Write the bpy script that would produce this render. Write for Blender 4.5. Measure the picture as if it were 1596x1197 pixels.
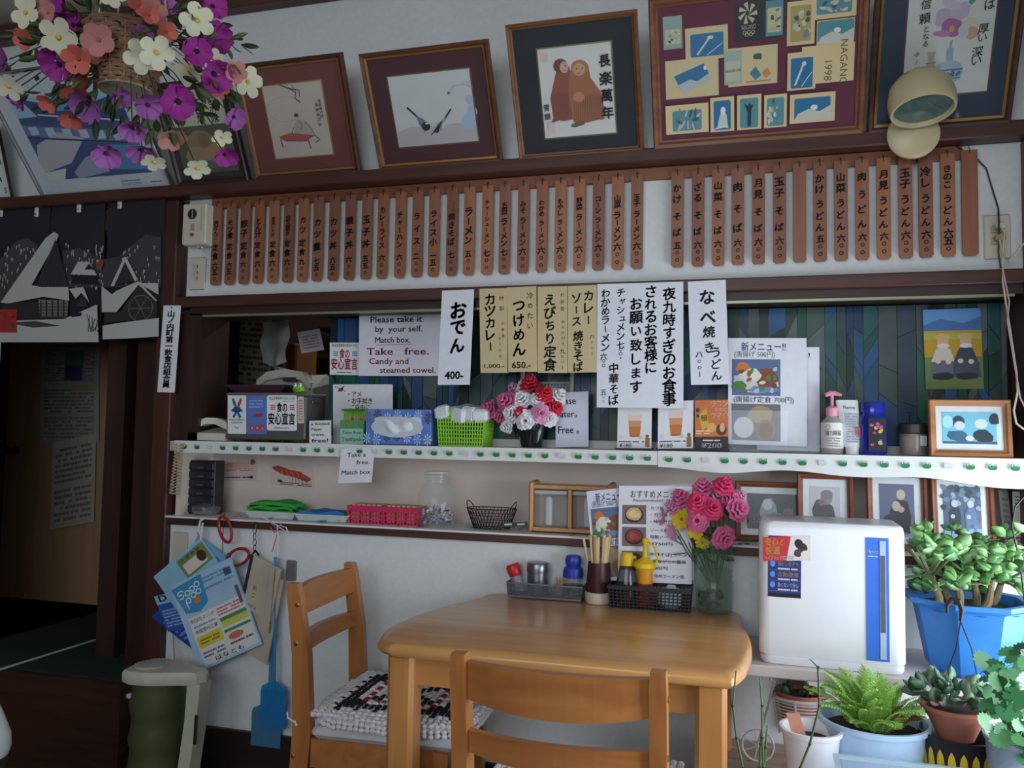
import bpy, math, random
from math import sin, cos, pi, radians
from mathutils import Vector, Matrix
random.seed(7)
sc = bpy.context.scene
for o in list(bpy.data.objects): bpy.data.objects.remove(o)
COL = sc.collection
def lin(c):
    c = c/255.0
    return c/12.92 if c <= .04045 else ((c+.055)/1.055)**2.4
def rgb(c): return (lin(c[0]), lin(c[1]), lin(c[2]), 1.0)
# ------------------------------------------------------------ camera
F, CW, CH = 1290.0, 1596.0, 1197.0
YAW, PITCH, ROLL = radians(15.9), radians(3.3), radians(.95)
CAM = Vector((0, -2.44, 1.2))
fw = Vector((-sin(YAW)*cos(PITCH), cos(YAW)*cos(PITCH), sin(PITCH)))
r0 = Vector((cos(YAW), sin(YAW), 0)); u0 = r0.cross(fw)
rt = r0*cos(ROLL)+u0*sin(ROLL); up = u0*cos(ROLL)-r0*sin(ROLL)
cam_d = bpy.data.cameras.new('camera'); cam = bpy.data.objects.new('camera', cam_d); COL.objects.link(cam)
cam_d.sensor_width = 36; cam_d.lens = 36*F/CW; cam_d.clip_start = .05; cam_d.clip_end = 60
cam.matrix_world = Matrix(((rt.x, up.x, -fw.x, CAM.x), (rt.y, up.y, -fw.y, CAM.y), (rt.z, up.z, -fw.z, CAM.z), (0, 0, 0, 1)))
sc.camera = cam
# ------------------------------------------------------------ light
sc.view_settings.view_transform = 'Standard'; sc.view_settings.look = 'None'
sc.view_settings.gamma = 1; sc.view_settings.use_curve_mapping = False
sc.view_settings.exposure = EXPOSURE = 0.0
w = bpy.data.worlds.new('sky'); sc.world = w; w.use_nodes = True
w.node_tree.nodes['Background'].inputs[0].default_value = (.72, .85, 1, 1)
w.node_tree.nodes['Background'].inputs[1].default_value = 1.6
def area(name, loc, rot, sx, sy, power, col):
    d = bpy.data.lights.new(name, 'AREA'); d.shape = 'RECTANGLE'; d.size = sx; d.size_y = sy
    d.energy = power; d.color = col
    o = bpy.data.objects.new(name, d); COL.objects.link(o); o.location = loc; o.rotation_euler = rot
    return o
# daylight entering by the window in the right wall and by the shop windows behind the camera
area('window_daylight', (.93, -.82, .77), (0, radians(90), 0), .95, 1.4, 30, (.84, .93, 1))
area('rear_window_daylight', (-.5, -4.12, 1.80), (radians(90), 0, 0), 2.4, 1.3, 29, (.9, .95, 1))
area('kitchen_light', (-1.2, 1.5, 2.35), (0, 0, 0), .9, .2, 5.0, (.95, 1, .95))
# ------------------------------------------------------------ rays into the room (measured points)
def ray(px, py): return fw + rt*((px-CW/2)/F) - up*((py-CH/2)/F)
def P(px, py, y=0.0):
    d = ray(px, py); return CAM + d*((y-CAM.y)/d.y)
def Hz(px, py, z):
    d = ray(px, py); return CAM + d*((z-CAM.z)/d.z)
# ------------------------------------------------------------ materials
MATS = {}
def nmat(key):
    m = bpy.data.materials.new(key); m.use_nodes = True
    return m, m.node_tree, m.node_tree.nodes['Principled BSDF']
def plain(c, rough=.6, noise=.06, scale=30, bump=0.0, spec=.4, metal=0, alpha=1, trans=0, coat=0, emit=0, sss=0):
    key = 'p%s_%s_%s_%s_%s_%s_%s_%s_%s_%s' % (c, rough, noise, scale, bump, spec, metal, trans, coat, emit)
    if key in MATS: return MATS[key]
    m, t, b = nmat('paint_%d_%d_%d' % tuple(c)); MATS[key] = m
    b.inputs['Roughness'].default_value = rough; b.inputs['Specular IOR Level'].default_value = spec
    b.inputs['Metallic'].default_value = metal; b.inputs['Transmission Weight'].default_value = trans
    b.inputs['Coat Weight'].default_value = coat
    L = rgb(c)
    if noise or bump:
        n = t.nodes.new('ShaderNodeTexNoise'); n.inputs['Scale'].default_value = scale; n.inputs['Detail'].default_value = 3
        tc = t.nodes.new('ShaderNodeTexCoord'); t.links.new(tc.outputs['Object'], n.inputs['Vector'])
    if noise:
        r = t.nodes.new('ShaderNodeValToRGB')
        r.color_ramp.elements[0].position = .3; r.color_ramp.elements[1].position = .7
        r.color_ramp.elements[0].color = tuple(v*(1-noise) for v in L[:3])+(1,)
        r.color_ramp.elements[1].color = tuple(min(1, v*(1+noise)) for v in L[:3])+(1,)
        t.links.new(n.outputs['Fac'], r.inputs[0]); t.links.new(r.outputs[0], b.inputs['Base Color'])
    else: b.inputs['Base Color'].default_value = L
    if bump:
        bp = t.nodes.new('ShaderNodeBump'); bp.inputs['Strength'].default_value = bump; bp.inputs['Distance'].default_value = .002
        t.links.new(n.outputs['Fac'], bp.inputs['Height']); t.links.new(bp.outputs[0], b.inputs['Normal'])
    if emit:
        b.inputs['Emission Color'].default_value = L; b.inputs['Emission Strength'].default_value = emit
    return m
def ink(c, rough=.55): return plain(tuple(c), rough, 0, 1)
def wood(c1, c2, axis=0, scale=18, rough=.45, stretch=12, coat=0, bump=.15):
    key = 'w%s%s%s%s%s%s' % (c1, c2, axis, scale, rough, coat)
    if key in MATS: return MATS[key]
    m, t, b = nmat('wood_%d_%d_%d' % tuple(c1)); MATS[key] = m
    b.inputs['Roughness'].default_value = rough; b.inputs['Coat Weight'].default_value = coat; b.inputs['Coat Roughness'].default_value = .18
    tc = t.nodes.new('ShaderNodeTexCoord'); mp = t.nodes.new('ShaderNodeMapping')
    s = [stretch, stretch, stretch]; s[axis] = 1.0
    mp.inputs['Scale'].default_value = s
    n = t.nodes.new('ShaderNodeTexNoise'); n.inputs['Scale'].default_value = scale/6; n.inputs['Detail'].default_value = 5; n.inputs['Distortion'].default_value = .6
    r = t.nodes.new('ShaderNodeValToRGB'); r.color_ramp.elements[0].position = .32; r.color_ramp.elements[1].position = .68
    r.color_ramp.elements[0].color = rgb(c1); r.color_ramp.elements[1].color = rgb(c2)
    t.links.new(tc.outputs['Object'], mp.inputs[0]); t.links.new(mp.outputs[0], n.inputs['Vector'])
    t.links.new(n.outputs['Fac'], r.inputs[0]); t.links.new(r.outputs[0], b.inputs['Base Color'])
    if bump:
        bp = t.nodes.new('ShaderNodeBump'); bp.inputs['Strength'].default_value = bump; bp.inputs['Distance'].default_value = .001
        t.links.new(n.outputs['Fac'], bp.inputs['Height']); t.links.new(bp.outputs[0], b.inputs['Normal'])
    return m
def clear(c=(235, 245, 245), rough=.05, op=.18):
    """thin clear plastic or glass: mostly see-through with a glossy skin"""
    key = 'c%s%s%s' % (c, rough, op)
    if key in MATS: return MATS[key]
    m = bpy.data.materials.new('clear_%d_%d_%d' % tuple(c)); m.use_nodes = True; MATS[key] = m
    t = m.node_tree; b = t.nodes['Principled BSDF']; out = t.nodes['Material Output']
    b.inputs['Base Color'].default_value = rgb(c); b.inputs['Roughness'].default_value = rough
    b.inputs['Specular IOR Level'].default_value = .6
    tr = t.nodes.new('ShaderNodeBsdfTransparent'); tr.inputs[0].default_value = tuple(min(1, .80+.22*v) for v in rgb(c)[:3])+(1,)
    gl = t.nodes.new('ShaderNodeBsdfGlossy'); gl.inputs['Roughness'].default_value = rough
    mx = t.nodes.new('ShaderNodeMixShader'); m2 = t.nodes.new('ShaderNodeMixShader')
    fr = t.nodes.new('ShaderNodeFresnel'); fr.inputs[0].default_value = 1.3
    ge = t.nodes.new('ShaderNodeNewGeometry'); mu = t.nodes.new('ShaderNodeMath'); mu.operation = 'MULTIPLY_ADD'; mu.inputs[1].default_value = -1.0; mu.inputs[2].default_value = 1.0
    m3 = t.nodes.new('ShaderNodeMath'); m3.operation = 'MULTIPLY'
    t.links.new(ge.outputs['Backfacing'], mu.inputs[0]); t.links.new(fr.outputs[0], m3.inputs[0]); t.links.new(mu.outputs[0], m3.inputs[1])
    t.links.new(m3.outputs[0], mx.inputs[0]); t.links.new(tr.outputs[0], mx.inputs[1]); t.links.new(gl.outputs[0], mx.inputs[2])
    m2.inputs[0].default_value = op
    t.links.new(mx.outputs[0], m2.inputs[1]); t.links.new(b.outputs[0], m2.inputs[2]); t.links.new(m2.outputs[0], out.inputs[0])
    return m
# ------------------------------------------------------------ mesh builder
XF = {}
class MB:
    def __init__(s, T=None):
        s.v = []; s.f = []; s.mi = []; s.mats = []; s.T = XF[T.name] if T is not None else None; s.m = 0; s.L = None
    def mat(s, m):
        if m not in s.mats: s.mats.append(m)
        s.m = s.mats.index(m); return s
    def add(s, vs, fs):
        k = len(s.v)
        for p in vs:
            p = Vector(p)
            if s.L is not None: p = s.L @ p
            if s.T is not None: p = s.T @ p
            s.v.append(p)
        for f in fs: s.f.append([k+i for i in f]); s.mi.append(s.m)
        return s
    def box(s, x0, x1, y0, y1, z0, z1):
        return s.add([(x0,y0,z0),(x1,y0,z0),(x1,y1,z0),(x0,y1,z0),(x0,y0,z1),(x1,y0,z1),(x1,y1,z1),(x0,y1,z1)],
                     [(0,3,2,1),(4,5,6,7),(0,1,5,4),(1,2,6,5),(2,3,7,6),(3,0,4,7)])
    def loft(s, rings, caps=True, closed=True):
        n = len(rings[0]); vs = [p for r in rings for p in r]; fs = []
        for i in range(len(rings)-1):
            for j in range(n if closed else n-1):
                a = i*n+j; b = i*n+(j+1) % n
                fs.append((a, b, b+n, a+n))
        if caps: fs.append(tuple(reversed(range(n)))); fs.append(tuple(range((len(rings)-1)*n, len(rings)*n)))
        return s.add(vs, fs)
    def rbox(s, x0, x1, y0, y1, z0, z1, b=.004):
        """box with chamfered edges"""
        b = min(b, (x1-x0)*.49, (y1-y0)*.49, (z1-z0)*.49)
        def ring(i, z): return [(x0+i+b,y0+i,z),(x1-i-b,y0+i,z),(x1-i,y0+i+b,z),(x1-i,y1-i-b,z),(x1-i-b,y1-i,z),(x0+i+b,y1-i,z),(x0+i,y1-i-b,z),(x0+i,y0+i+b,z)]
        return s.loft([ring(b*.9, z0), ring(0, z0+b), ring(0, z1-b), ring(b*.9, z1)])
    def beam(s, p, q, w, h, upv=(0,0,1), b=.003):
        """chamfered bar from p to q"""
        p = Vector(p); q = Vector(q); d = (q-p).normalized(); u = Vector(upv)
        a = d.cross(u).normalized(); u = a.cross(d)
        pr = [(-w/2+b,-h/2),(w/2-b,-h/2),(w/2,-h/2+b),(w/2,h/2-b),(w/2-b,h/2),(-w/2+b,h/2),(-w/2,h/2-b),(-w/2,-h/2+b)]
        return s.loft([[tuple(c+a*x+u*y) for x, y in pr] for c in (p, q)])
    def tube(s, pts, r, n=6, caps=True):
        pts = [Vector(p) for p in pts]; rings = []; a = None
        for i, p in enumerate(pts):
            d = (pts[min(i+1, len(pts)-1)]-pts[max(i-1, 0)]).normalized()
            if a is None: a = d.orthogonal().normalized()
            else:
                a = (a-d*a.dot(d)); a = a.normalized() if a.length > 1e-6 else d.orthogonal().normalized()
            b = d.cross(a); rr = r[i] if isinstance(r, (list, tuple)) else r
            rings.append([tuple(p+(a*cos(2*pi*k/n)+b*sin(2*pi*k/n))*rr) for k in range(n)])
        return s.loft(rings, caps)
    def lathe(s, prof, n=20, c=(0,0,0), sx=1, sy=1, caps=True):
        return s.loft([[(c[0]+r*cos(2*pi*k/n)*sx, c[1]+r*sin(2*pi*k/n)*sy, c[2]+z) for k in range(n)] for r, z in prof], caps)
    def prism(s, outline, z0, z1, ch=0):
        """outline [(x,y)] counter-clockwise extruded in z"""
        if ch:
            cx = sum(p[0] for p in outline)/len(outline); cy = sum(p[1] for p in outline)/len(outline)
            def ins(d):
                o = []
                for x, y in outline:
                    v = Vector((x-cx, y-cy)); o.append((x-v.normalized().x*d, y-v.normalized().y*d))
                return o
            lv = [(ins(ch), z0), (outline, z0+ch), (outline, z1-ch), (ins(ch), z1)]
        else: lv = [(outline, z0), (outline, z1)]
        return s.loft([[(x, y, z) for x, y in o] for o, z in lv])
    def ell(s, c, rx, ry, rz, n=12, m=8):
        vs = []; fs = []
        prof = [(max(sin(pi*i/m), 1e-3), -cos(pi*i/m)) for i in range(m+1)]
        return s.loft([[(c[0]+r*rx*cos(2*pi*k/n), c[1]+r*ry*sin(2*pi*k/n), c[2]+z*rz) for k in range(n)] for r, z in prof])
    def grid(s, fn, nu, nv):
        vs = [fn(i/nu, j/nv) for j in range(nv+1) for i in range(nu+1)]
        fs = [(j*(nu+1)+i, j*(nu+1)+i+1, (j+1)*(nu+1)+i+1, (j+1)*(nu+1)+i) for j in range(nv) for i in range(nu)]
        return s.add(vs, fs)
    def sheet(s, fn, nu, nv, th=.001, nrm=(0,-1,0)):
        """grid with thickness along -nrm"""
        n = Vector(nrm)*th; N = (nu+1)*(nv+1)
        a = [Vector(fn(i/nu, j/nv)) for j in range(nv+1) for i in range(nu+1)]
        fs = []
        for j in range(nv):
            for i in range(nu):
                q = (j*(nu+1)+i, j*(nu+1)+i+1, (j+1)*(nu+1)+i+1, (j+1)*(nu+1)+i)
                fs.append(q); fs.append(tuple(N+k for k in reversed(q)))
        edge = [i for i in range(nu+1)]+[j*(nu+1)+nu for j in range(1, nv+1)]+[nv*(nu+1)+i for i in range(nu-1, -1, -1)]+[j*(nu+1) for j in range(nv-1, 0, -1)]
        for k in range(len(edge)):
            p, q = edge[k], edge[(k+1) % len(edge)]; fs.append((q, p, p+N, q+N))
        return s.add(a+[p-n for p in a], fs)
    def build(s, name, mat=None, parent=None, smooth=False, label=None, cat=None, group=None, kind=None, origin=None):
        me = bpy.data.meshes.new(name); o = bpy.data.objects.new(name, me)
        if parent is not None:
            inv = XF[parent.name].inverted(); XF[o.name] = XF[parent.name].copy()
            o.parent = parent
        else:
            if origin is None:
                xs = [p.x for p in s.v]; ys = [p.y for p in s.v]; zs = [p.z for p in s.v]
                origin = Vector(((min(xs)+max(xs))/2, (min(ys)+max(ys))/2, min(zs)))
            M = Matrix.Translation(origin); inv = M.inverted(); XF[o.name] = M; o.location = origin
        me.from_pydata([tuple(inv @ p) for p in s.v], [], s.f)
        ms = s.mats if s.mats else [mat]
        for m in ms: me.materials.append(m)
        if s.mats: me.polygons.foreach_set('material_index', s.mi)
        if smooth:
            me.polygons.foreach_set('use_smooth', [True]*len(me.polygons))
            try: me.set_sharp_from_angle(angle=radians(40))
            except Exception: pass
        me.update(); COL.objects.link(o); tag(o, label, cat, group, kind)
        return o
def tag(o, label=None, cat=None, group=None, kind=None):
    if label: o['label'] = label
    if cat: o['category'] = cat
    if group: o['group'] = group
    if kind: o['kind'] = kind
    return o
def thing(name, label, cat, loc=(0,0,0), rz=0, group=None, M=None):
    o = bpy.data.objects.new(name, None); COL.objects.link(o); o.empty_display_size = .05
    if M is None: M = Matrix.Translation(Vector(loc)) @ Matrix.Rotation(rz, 4, 'Z')
    o.matrix_world = M; XF[o.name] = M
    return tag(o, label, cat, group)
def copy_tree(src, M, label=None, group=None, parent=None):
    o = src.copy(); COL.objects.link(o)
    if parent is None:
        o.matrix_world = M; XF[o.name] = M
        if label: o['label'] = label
        if group: o['group'] = group
    else: o.parent = parent
    for ch in [c for c in bpy.data.objects if c.parent == src]: copy_tree(ch, M, parent=o)
    return o
def at(p, rz=0, rx=0, ry=0): return Matrix.Translation(Vector(p)) @ Matrix.Rotation(rz, 4, 'Z') @ Matrix.Rotation(rx, 4, 'X') @ Matrix.Rotation(ry, 4, 'Y')
# ------------------------------------------------------------ lettering
GL = {}
def glyph(t, bold=.0):
    k = (t, bold)
    if k not in GL:
        cu = bpy.data.curves.new('t', 'FONT'); cu.body = t; cu.size = 1; cu.resolution_u = 2; cu.offset = bold
        ob = bpy.data.objects.new('t', cu); me = ob.to_mesh()
        GL[k] = ([(v.co.x, v.co.y) for v in me.vertices], [tuple(p.vertices) for p in me.polygons])
        ob.to_mesh_clear(); bpy.data.objects.remove(ob); bpy.data.curves.remove(cu)
    return GL[k]
BLACK = (24, 22, 26)
class Print:
    """flat print on a sheet given by three corners; coordinates 0..1 right and down"""
    def __init__(s, tl, tr, bl, lift=.0006):
        s.o = Vector(tl); s.U = Vector(tr)-s.o; s.V = Vector(bl)-s.o
        s.N = s.V.cross(s.U).normalized(); s.w = s.U.length; s.h = s.V.length; s.k = lift; s.mb = MB(); s.rnd = random.Random(int(s.w*1e5)+int(s.h*1e6))
    def pt(s, a, b): return s.o+s.U*a+s.V*b+s.N*s.k
    def poly(s, pts, c):
        s.mb.mat(ink(c)); q = [s.pt(a, b) for a, b in pts]
        n = Vector((0, 0, 0))
        for i in range(len(q)): n += (q[i]-q[0]).cross(q[(i+1) % len(q)]-q[0])
        idx = list(range(len(q)))
        if n.dot(s.N) < 0: idx.reverse()
        s.mb.add(q, [idx]); s.k += .00006; return s
    def rect(s, a0, b0, a1, b1, c): return s.poly([(a0,b1),(a1,b1),(a1,b0),(a0,b0)], c)
    def rrect(s, a0, b0, a1, b1, r, c):
        ra, rb = r/s.w, r/s.h; pts = []
        for cx, cy, st in ((a1-ra, b1-rb, 0), (a0+ra, b1-rb, 90), (a0+ra, b0+rb, 180), (a1-ra, b0+rb, 270)):
            for k in range(4):
                t = radians(st+30*k); pts.append((cx+ra*cos(t), cy+rb*sin(t)))
        return s.poly(pts, c)
    def ell(s, a, b, ra, rb, c, n=14, rot=0, jit=0):
        pts = []
        for k in range(n):
            t = 2*pi*k/n; j = 1+s.rnd.uniform(-jit, jit); x = ra*s.w*cos(t)*j; y = rb*s.h*sin(t)*j
            pts.append((a+(x*cos(rot)-y*sin(rot))/s.w, b+(x*sin(rot)+y*cos(rot))/s.h))
        return s.poly(pts, c)
    def ring(s, a, b, ra, rb, wd, c, n=18):
        return s.line([(a+ra*cos(2*pi*k/n), b+rb*sin(2*pi*k/n)) for k in range(n+1)], wd, c)
    def line(s, pts, wd, c, taper=False):
        """stroke of width wd metres"""
        s.mb.mat(ink(c)); q = [s.pt(a, b) for a, b in pts]; n = len(q); vs = []
        for i, p in enumerate(q):
            d = (q[min(i+1, n-1)]-q[max(i-1, 0)])
            d = d.normalized() if d.length > 1e-9 else Vector((1, 0, 0))
            side = s.N.cross(d); r = wd/2*((1-.8*i/(n-1)) if taper else 1)
            vs += [p-side*r, p+side*r]
        s.mb.add(vs, [(2*i, 2*i+2, 2*i+3, 2*i+1) for i in range(n-1)]); s.k += .00006; return s
    def glyph(s, ch, a, b, size, c, bold=.01, rot=0, sx=1, jit=0, mid=None):
        """one glyph (or run) centred at a,b; size in metres"""
        vs, fs = glyph(ch)
        if not vs: return s
        xs = [v[0] for v in vs]; ys = [v[1] for v in vs]
        cx = (min(xs)+max(xs))/2; cy = (min(ys)+max(ys))/2 if mid is None else mid
        if jit: rot += s.rnd.uniform(-.1, .1)*jit; size *= 1+s.rnd.uniform(-.12, .12)*jit
        sh = -.12*jit
        u = s.U/s.w; d = s.V/s.h; o = s.pt(a, b); s.mb.mat(ink(c))
        for ox, oy in (((0, 0),) if bold < .004 else ((-bold, -bold*.6), (bold, bold*.6), (bold*.5, -bold), (-bold*.5, bold))):
            out = []
            for x, y in vs:
                x = (x-cx+ox)*size*sx; y = (cy-y+oy)*size+(x*sh)
                out.append(o+u*(x*cos(rot)-y*sin(rot))+d*(x*sin(rot)+y*cos(rot)))
            s.mb.add(out, fs)
        return s
    def vtext(s, t, a, b0, b1, size, c=BLACK, bold=.012, jit=.6, sx=1):
        n = len(t); st = (b1-b0)/n
        for i, ch in enumerate(t):
            if ch == ' ': continue
            b = b0+st*(i+.5); z = size
            if ch in 'ー-': s.glyph('ー', a, b, z*.8, c, bold, pi/2, sx, jit*.6)
            elif ch == '〇': s.glyph('〇', a, b, z*.46, c, bold*1.9, 0, 1, jit)
            elif ch in 'ャッュョぁ': s.glyph(ch, a+.02, b, z*.8, c, bold, 0, sx, jit)
            elif ch == '。': s.glyph(ch, a, b, z*.7, c, bold, 0, sx, jit)
            else: s.glyph(ch, a, b, z, c, bold, 0, sx, jit)
        s.k += .00006; return s
    def htext(s, t, a0, a1, b, size, c=BLACK, bold=.008, jit=0, fit=True):
        """run from a0 to a1 centred on b; stretched to fit"""
        vs, fs = glyph(t)
        if not vs: return s
        x0 = min(v[0] for v in vs); x1 = max(v[0] for v in vs)
        wd = (a1-a0)*s.w; sx = wd/max((x1-x0)*size, 1e-6) if fit else 1
        s.glyph(t, (a0+a1)/2, b, size, c, bold, 0, sx, jit, mid=.33); s.k += .00006; return s
    def greek(s, a0, b0, a1, b1, rows, c, cols=1, fill=.5, seed=1):
        """rows of tiny unreadable print"""
        r = random.Random(seed); s.mb.mat(ink(c)); k = s.k
        for j in range(rows):
            b = b0+(b1-b0)*(j+.5)/rows; hh = (b1-b0)/rows*fill/2; a = a0
            while a < a1-.01:
                w_ = min(r.uniform(.03, .12)*(a1-a0), a1-a)
                if r.random() < .85:
                    s.mb.add([s.pt(a, b+hh), s.pt(a+w_*.85, b+hh), s.pt(a+w_*.85, b-hh), s.pt(a, b-hh)], [(0, 1, 2, 3)])
                a += w_
        s.k += .00006; return s
    def done(s, name, parent, kind='stuff'):
        kw = {'kind': kind}
        return s.mb.build(name, None, parent, **kw) if s.mb.v else None
def paper(name, label, cat, tl, tr, bl, col=(232, 234, 238), th=.0008, group=None, curl=.004, M=None):
    """a sheet of paper as a thing: body + Print to draw on (flat)"""
    tl, tr, bl = Vector(tl), Vector(tr), Vector(bl)
    U = tr-tl; V = bl-tl; N = V.cross(U).normalized()
    t = thing(name, label, cat, tuple((bl+tr-tl+bl)/2), 0, group)
    mb = MB(); mb.sheet(lambda u, v: tl+U*u+V*(1-v), 2, 2, th, N); mb.build('sheet', plain(col, .7, .03, 40), t)
    return t, Print(tl, tr, bl, .0004)
# palette
WHITE = plain((222, 225, 226), .75, .03, 60, .25)
BROWN = wood((62, 33, 27), (84, 47, 38), 0)
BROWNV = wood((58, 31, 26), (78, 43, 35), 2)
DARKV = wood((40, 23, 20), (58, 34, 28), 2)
BLK = plain((24, 23, 26), .45, 0)
# ============================================================ THE SETTING
XL, XR = -1.93, .697          # ends of the white wall
ZR0, ZR1 = 1.990, 2.031
ZT0, ZT1 = 1.611, 1.648       # brown trim over the hatch
ZS = 1.151                    # upper shelf top
ZN = .895                     # lower shelf top
ZT = .716                     # table top
ZC = 2.72                     # ceiling
XW = .80                      # right wall
def struct(mb, name, mat, smooth=False): return mb.build(name, mat, None, smooth, kind='structure')
FLOORM = wood((58, 44, 38), (78, 60, 50), 0, 14, .5)
struct(MB().box(-4.2, 2.0, -4.3, 2.4, -.08, 0), 'floor', FLOORM)
struct(MB().box(-4.2, 2.0, -4.3, 2.4, ZC, ZC+.06), 'ceiling', plain((190, 180, 170), .85, .08, 8))
# back wall: white panels round the hatch
m = MB()
m.box(XL, XW, 0, .06, 0, ZN-.03)
m.box(XL+.05, XW, 0, .06, ZT1-.02, ZR0+.01)
m.box(-4.2, XW, 0, .06, ZR0, ZC)
m.box(-4.2, -2.75, 0, .06, 0, ZR0)
struct(m, 'wall_back', WHITE)
m = MB()                                       # right wall with its window opening
m.box(XW, XW+.1, -4.2, 0.0, 0, .30); m.box(XW, XW+.1, -4.2, 0.0, 1.25, ZC)
m.box(XW, XW+.1, -.10, 0.0, .30, 1.25); m.box(XW, XW+.1, -4.2, -1.55, .30, 1.25)
struct(m, 'wall_right', WHITE)
m = MB()                                       # rear wall with shop windows
m.box(-4.2, XW, -4.3, -4.2, 0, 1.1); m.box(-4.2, XW, -4.3, -4.2, 2.5, ZC)
m.box(-4.2, -1.75, -4.3, -4.2, 1.1, 2.5); m.box(XW-.1, XW, -4.3, -4.2, 1.1, 2.5)
struct(m, 'wall_front', WHITE)
struct(MB().box(-4.3, -4.2, -4.3, 2.4, 0, ZC), 'wall_left', plain((150, 140, 128), .8, .05, 12))
# right window: frame with two sashes
WFR = plain((205, 206, 204), .4, .03)
m = MB(); m.box(XW+.02, XW+.08, -1.55, -.10, .30, .34); m.box(XW+.02, XW+.08, -1.55, -.10, 1.21, 1.25)
for y in (-1.53, -.83, -.12): m.box(XW+.02, XW+.08, y-.02, y+.02, .34, 1.21)
wf = struct(m, 'window_3', WFR)
m = MB(); m.box(-1.75, XW-.1, -4.28, -4.22, 1.1, 1.14); m.box(-1.75, XW-.1, -4.28, -4.22, 2.46, 2.5)
for x in (-1.73, -.53, .68): m.box(x-.02, x+.02, -4.28, -4.22, 1.14, 2.46)
struct(m, 'window_4', WFR)
# kitchen behind the hatch and the corridor behind the noren
KW = plain((120, 112, 100), .8, .08, 6)
m = MB(); m.box(-4.2, 2.0, 2.2, 2.3, 0, ZC); m.box(XW, XW+.1, .06, 2.2, 0, ZC)
struct(m, 'wall_kitchen', KW)
m = MB(); m.box(XL-.32, XL-.24, .06, 2.2, 0, ZC)
struct(m, 'wall_corridor', wood((44, 26, 22), (60, 36, 30), 2))
# trims
m = MB(); m.rbox(-4.1, XW-.0, -.062, 0, ZR0, ZR1, .004); struct(m, 'trim_1', BROWN)
m = MB(); m.rbox(XL-.02, XR, -.022, .04, ZT0, ZT1, .003); struct(m, 'trim_2', BROWN)
m = MB(); m.box(XL+.07, XR, .0, .16, ZT0-.026, ZT0); struct(m, 'trim_3', wood((40, 24, 20), (56, 34, 28), 0))
m = MB(); m.box(XL+.12, XR-.02, -.002, .012, ZT0-.033, ZT0-.026); struct(m, 'trim_4', plain((150, 150, 120), .35, .05, 40, metal=.5))
XPL = P(257, 400).x; XPR = P(283, 400).x
m = MB(); m.rbox(XPL, XPR, -.03, .16, .06, ZR0, .004); struct(m, 'trim_5', BROWNV)
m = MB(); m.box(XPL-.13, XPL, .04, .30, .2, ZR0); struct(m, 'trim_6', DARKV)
m = MB(); m.rbox(XR, XW, -.034, .16, .05, ZR0, .004); struct(m, 'trim_7', BROWNV)
XJ = P(320, 500, .02).x
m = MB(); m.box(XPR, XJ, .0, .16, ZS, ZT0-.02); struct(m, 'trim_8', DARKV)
m = MB(); m.rbox(-4.1, XW, -.05, 0, P(540, 0).z, P(540, 0).z+.045, .006); m.rbox(-4.1, XW, -.03, 0, P(540, 0).z+.045, P(540, 0).z+.075, .004)
struct(m, 'trim_9', wood((70, 44, 38), (92, 60, 50), 0))
m = MB(); m.rbox(-4.1, XPL, -.03, .03, ZR0-.10, ZR0-.02, .004); struct(m, 'trim_10', wood((60, 34, 26), (84, 50, 36), 0))
struct(MB().rbox(XL, -.02, -.02, 0, 0, P(480, 1150).z, .004), 'baseboard_back', wood((30, 20, 20), (44, 30, 28), 0))
# niche and shelves
YN = .17
NICHE = plain((214, 200, 190), .8, .05, 9)
m = MB(); m.box(XL+.06, XR, YN, YN+.02, ZN, ZS-.03); m.box(XL+.04, XL+.06, 0, YN+.02, ZN, ZS-.03); struct(m, 'wall_niche', NICHE)
m = MB(); m.rbox(XL, XR, -.024, YN, ZN-.029, ZN-.002, .002); struct(m, 'lower_shelf_board', BROWN)
bpy.data.objects['lower_shelf_board'].name = 'trim_11'
m = MB(); m.rbox(XPR-.01, XR, -.02, .15, ZS-.036, ZS-.001, .003); struct(m, 'trim_12', wood((190, 180, 170), (206, 196, 186), 0))
# cloth covering on the two shelves
def cloth_strip(name, label, x0, x1, z, y0, y1, drop, wav, seed, th=.001, col=(224, 226, 226)):
    r = random.Random(seed); ph = r.uniform(0, 6)
    def fn(u, v):
        x = x0+(x1-x0)*u
        if v < .5: return (x, y1+(y0-y1)*(v/.5), z)
        k = (v-.5)/.5; d = drop(x)
        return (x, y0-.002-wav*abs(sin(x*11+ph))*k, z-d*k)
    t = thing(name, label, 'shelf cover', ((x0+x1)/2, y0, z))
    mb = MB(); nu = int((x1-x0)/.03); vs = [fn(i/nu, j/8) for j in range(9) for i in range(nu+1)]
    mb.grid(lambda u, v: fn(1-u, v), nu, 8); mb.build('cloth', plain(col, .6, .03, 30), t, True)
    return t
xb = P(1030, 715).x
fc1 = cloth_strip('shelf_cover', 'white frog-print plastic cover on the left part of the upper shelf', XPR+.02, xb, ZS, -.0215, .145, lambda x: .040, .0, 1)
fc2 = cloth_strip('shelf_cover', 'white frog-print plastic cover sagging along the right end of the upper shelf', xb-.005, XR, ZS+.0012, -.0235, .145, lambda x: .046+.012*sin((x-xb)*9)**2+.05*max(0, (x-xb)/(XR-xb)-.55), .006, 2)
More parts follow.
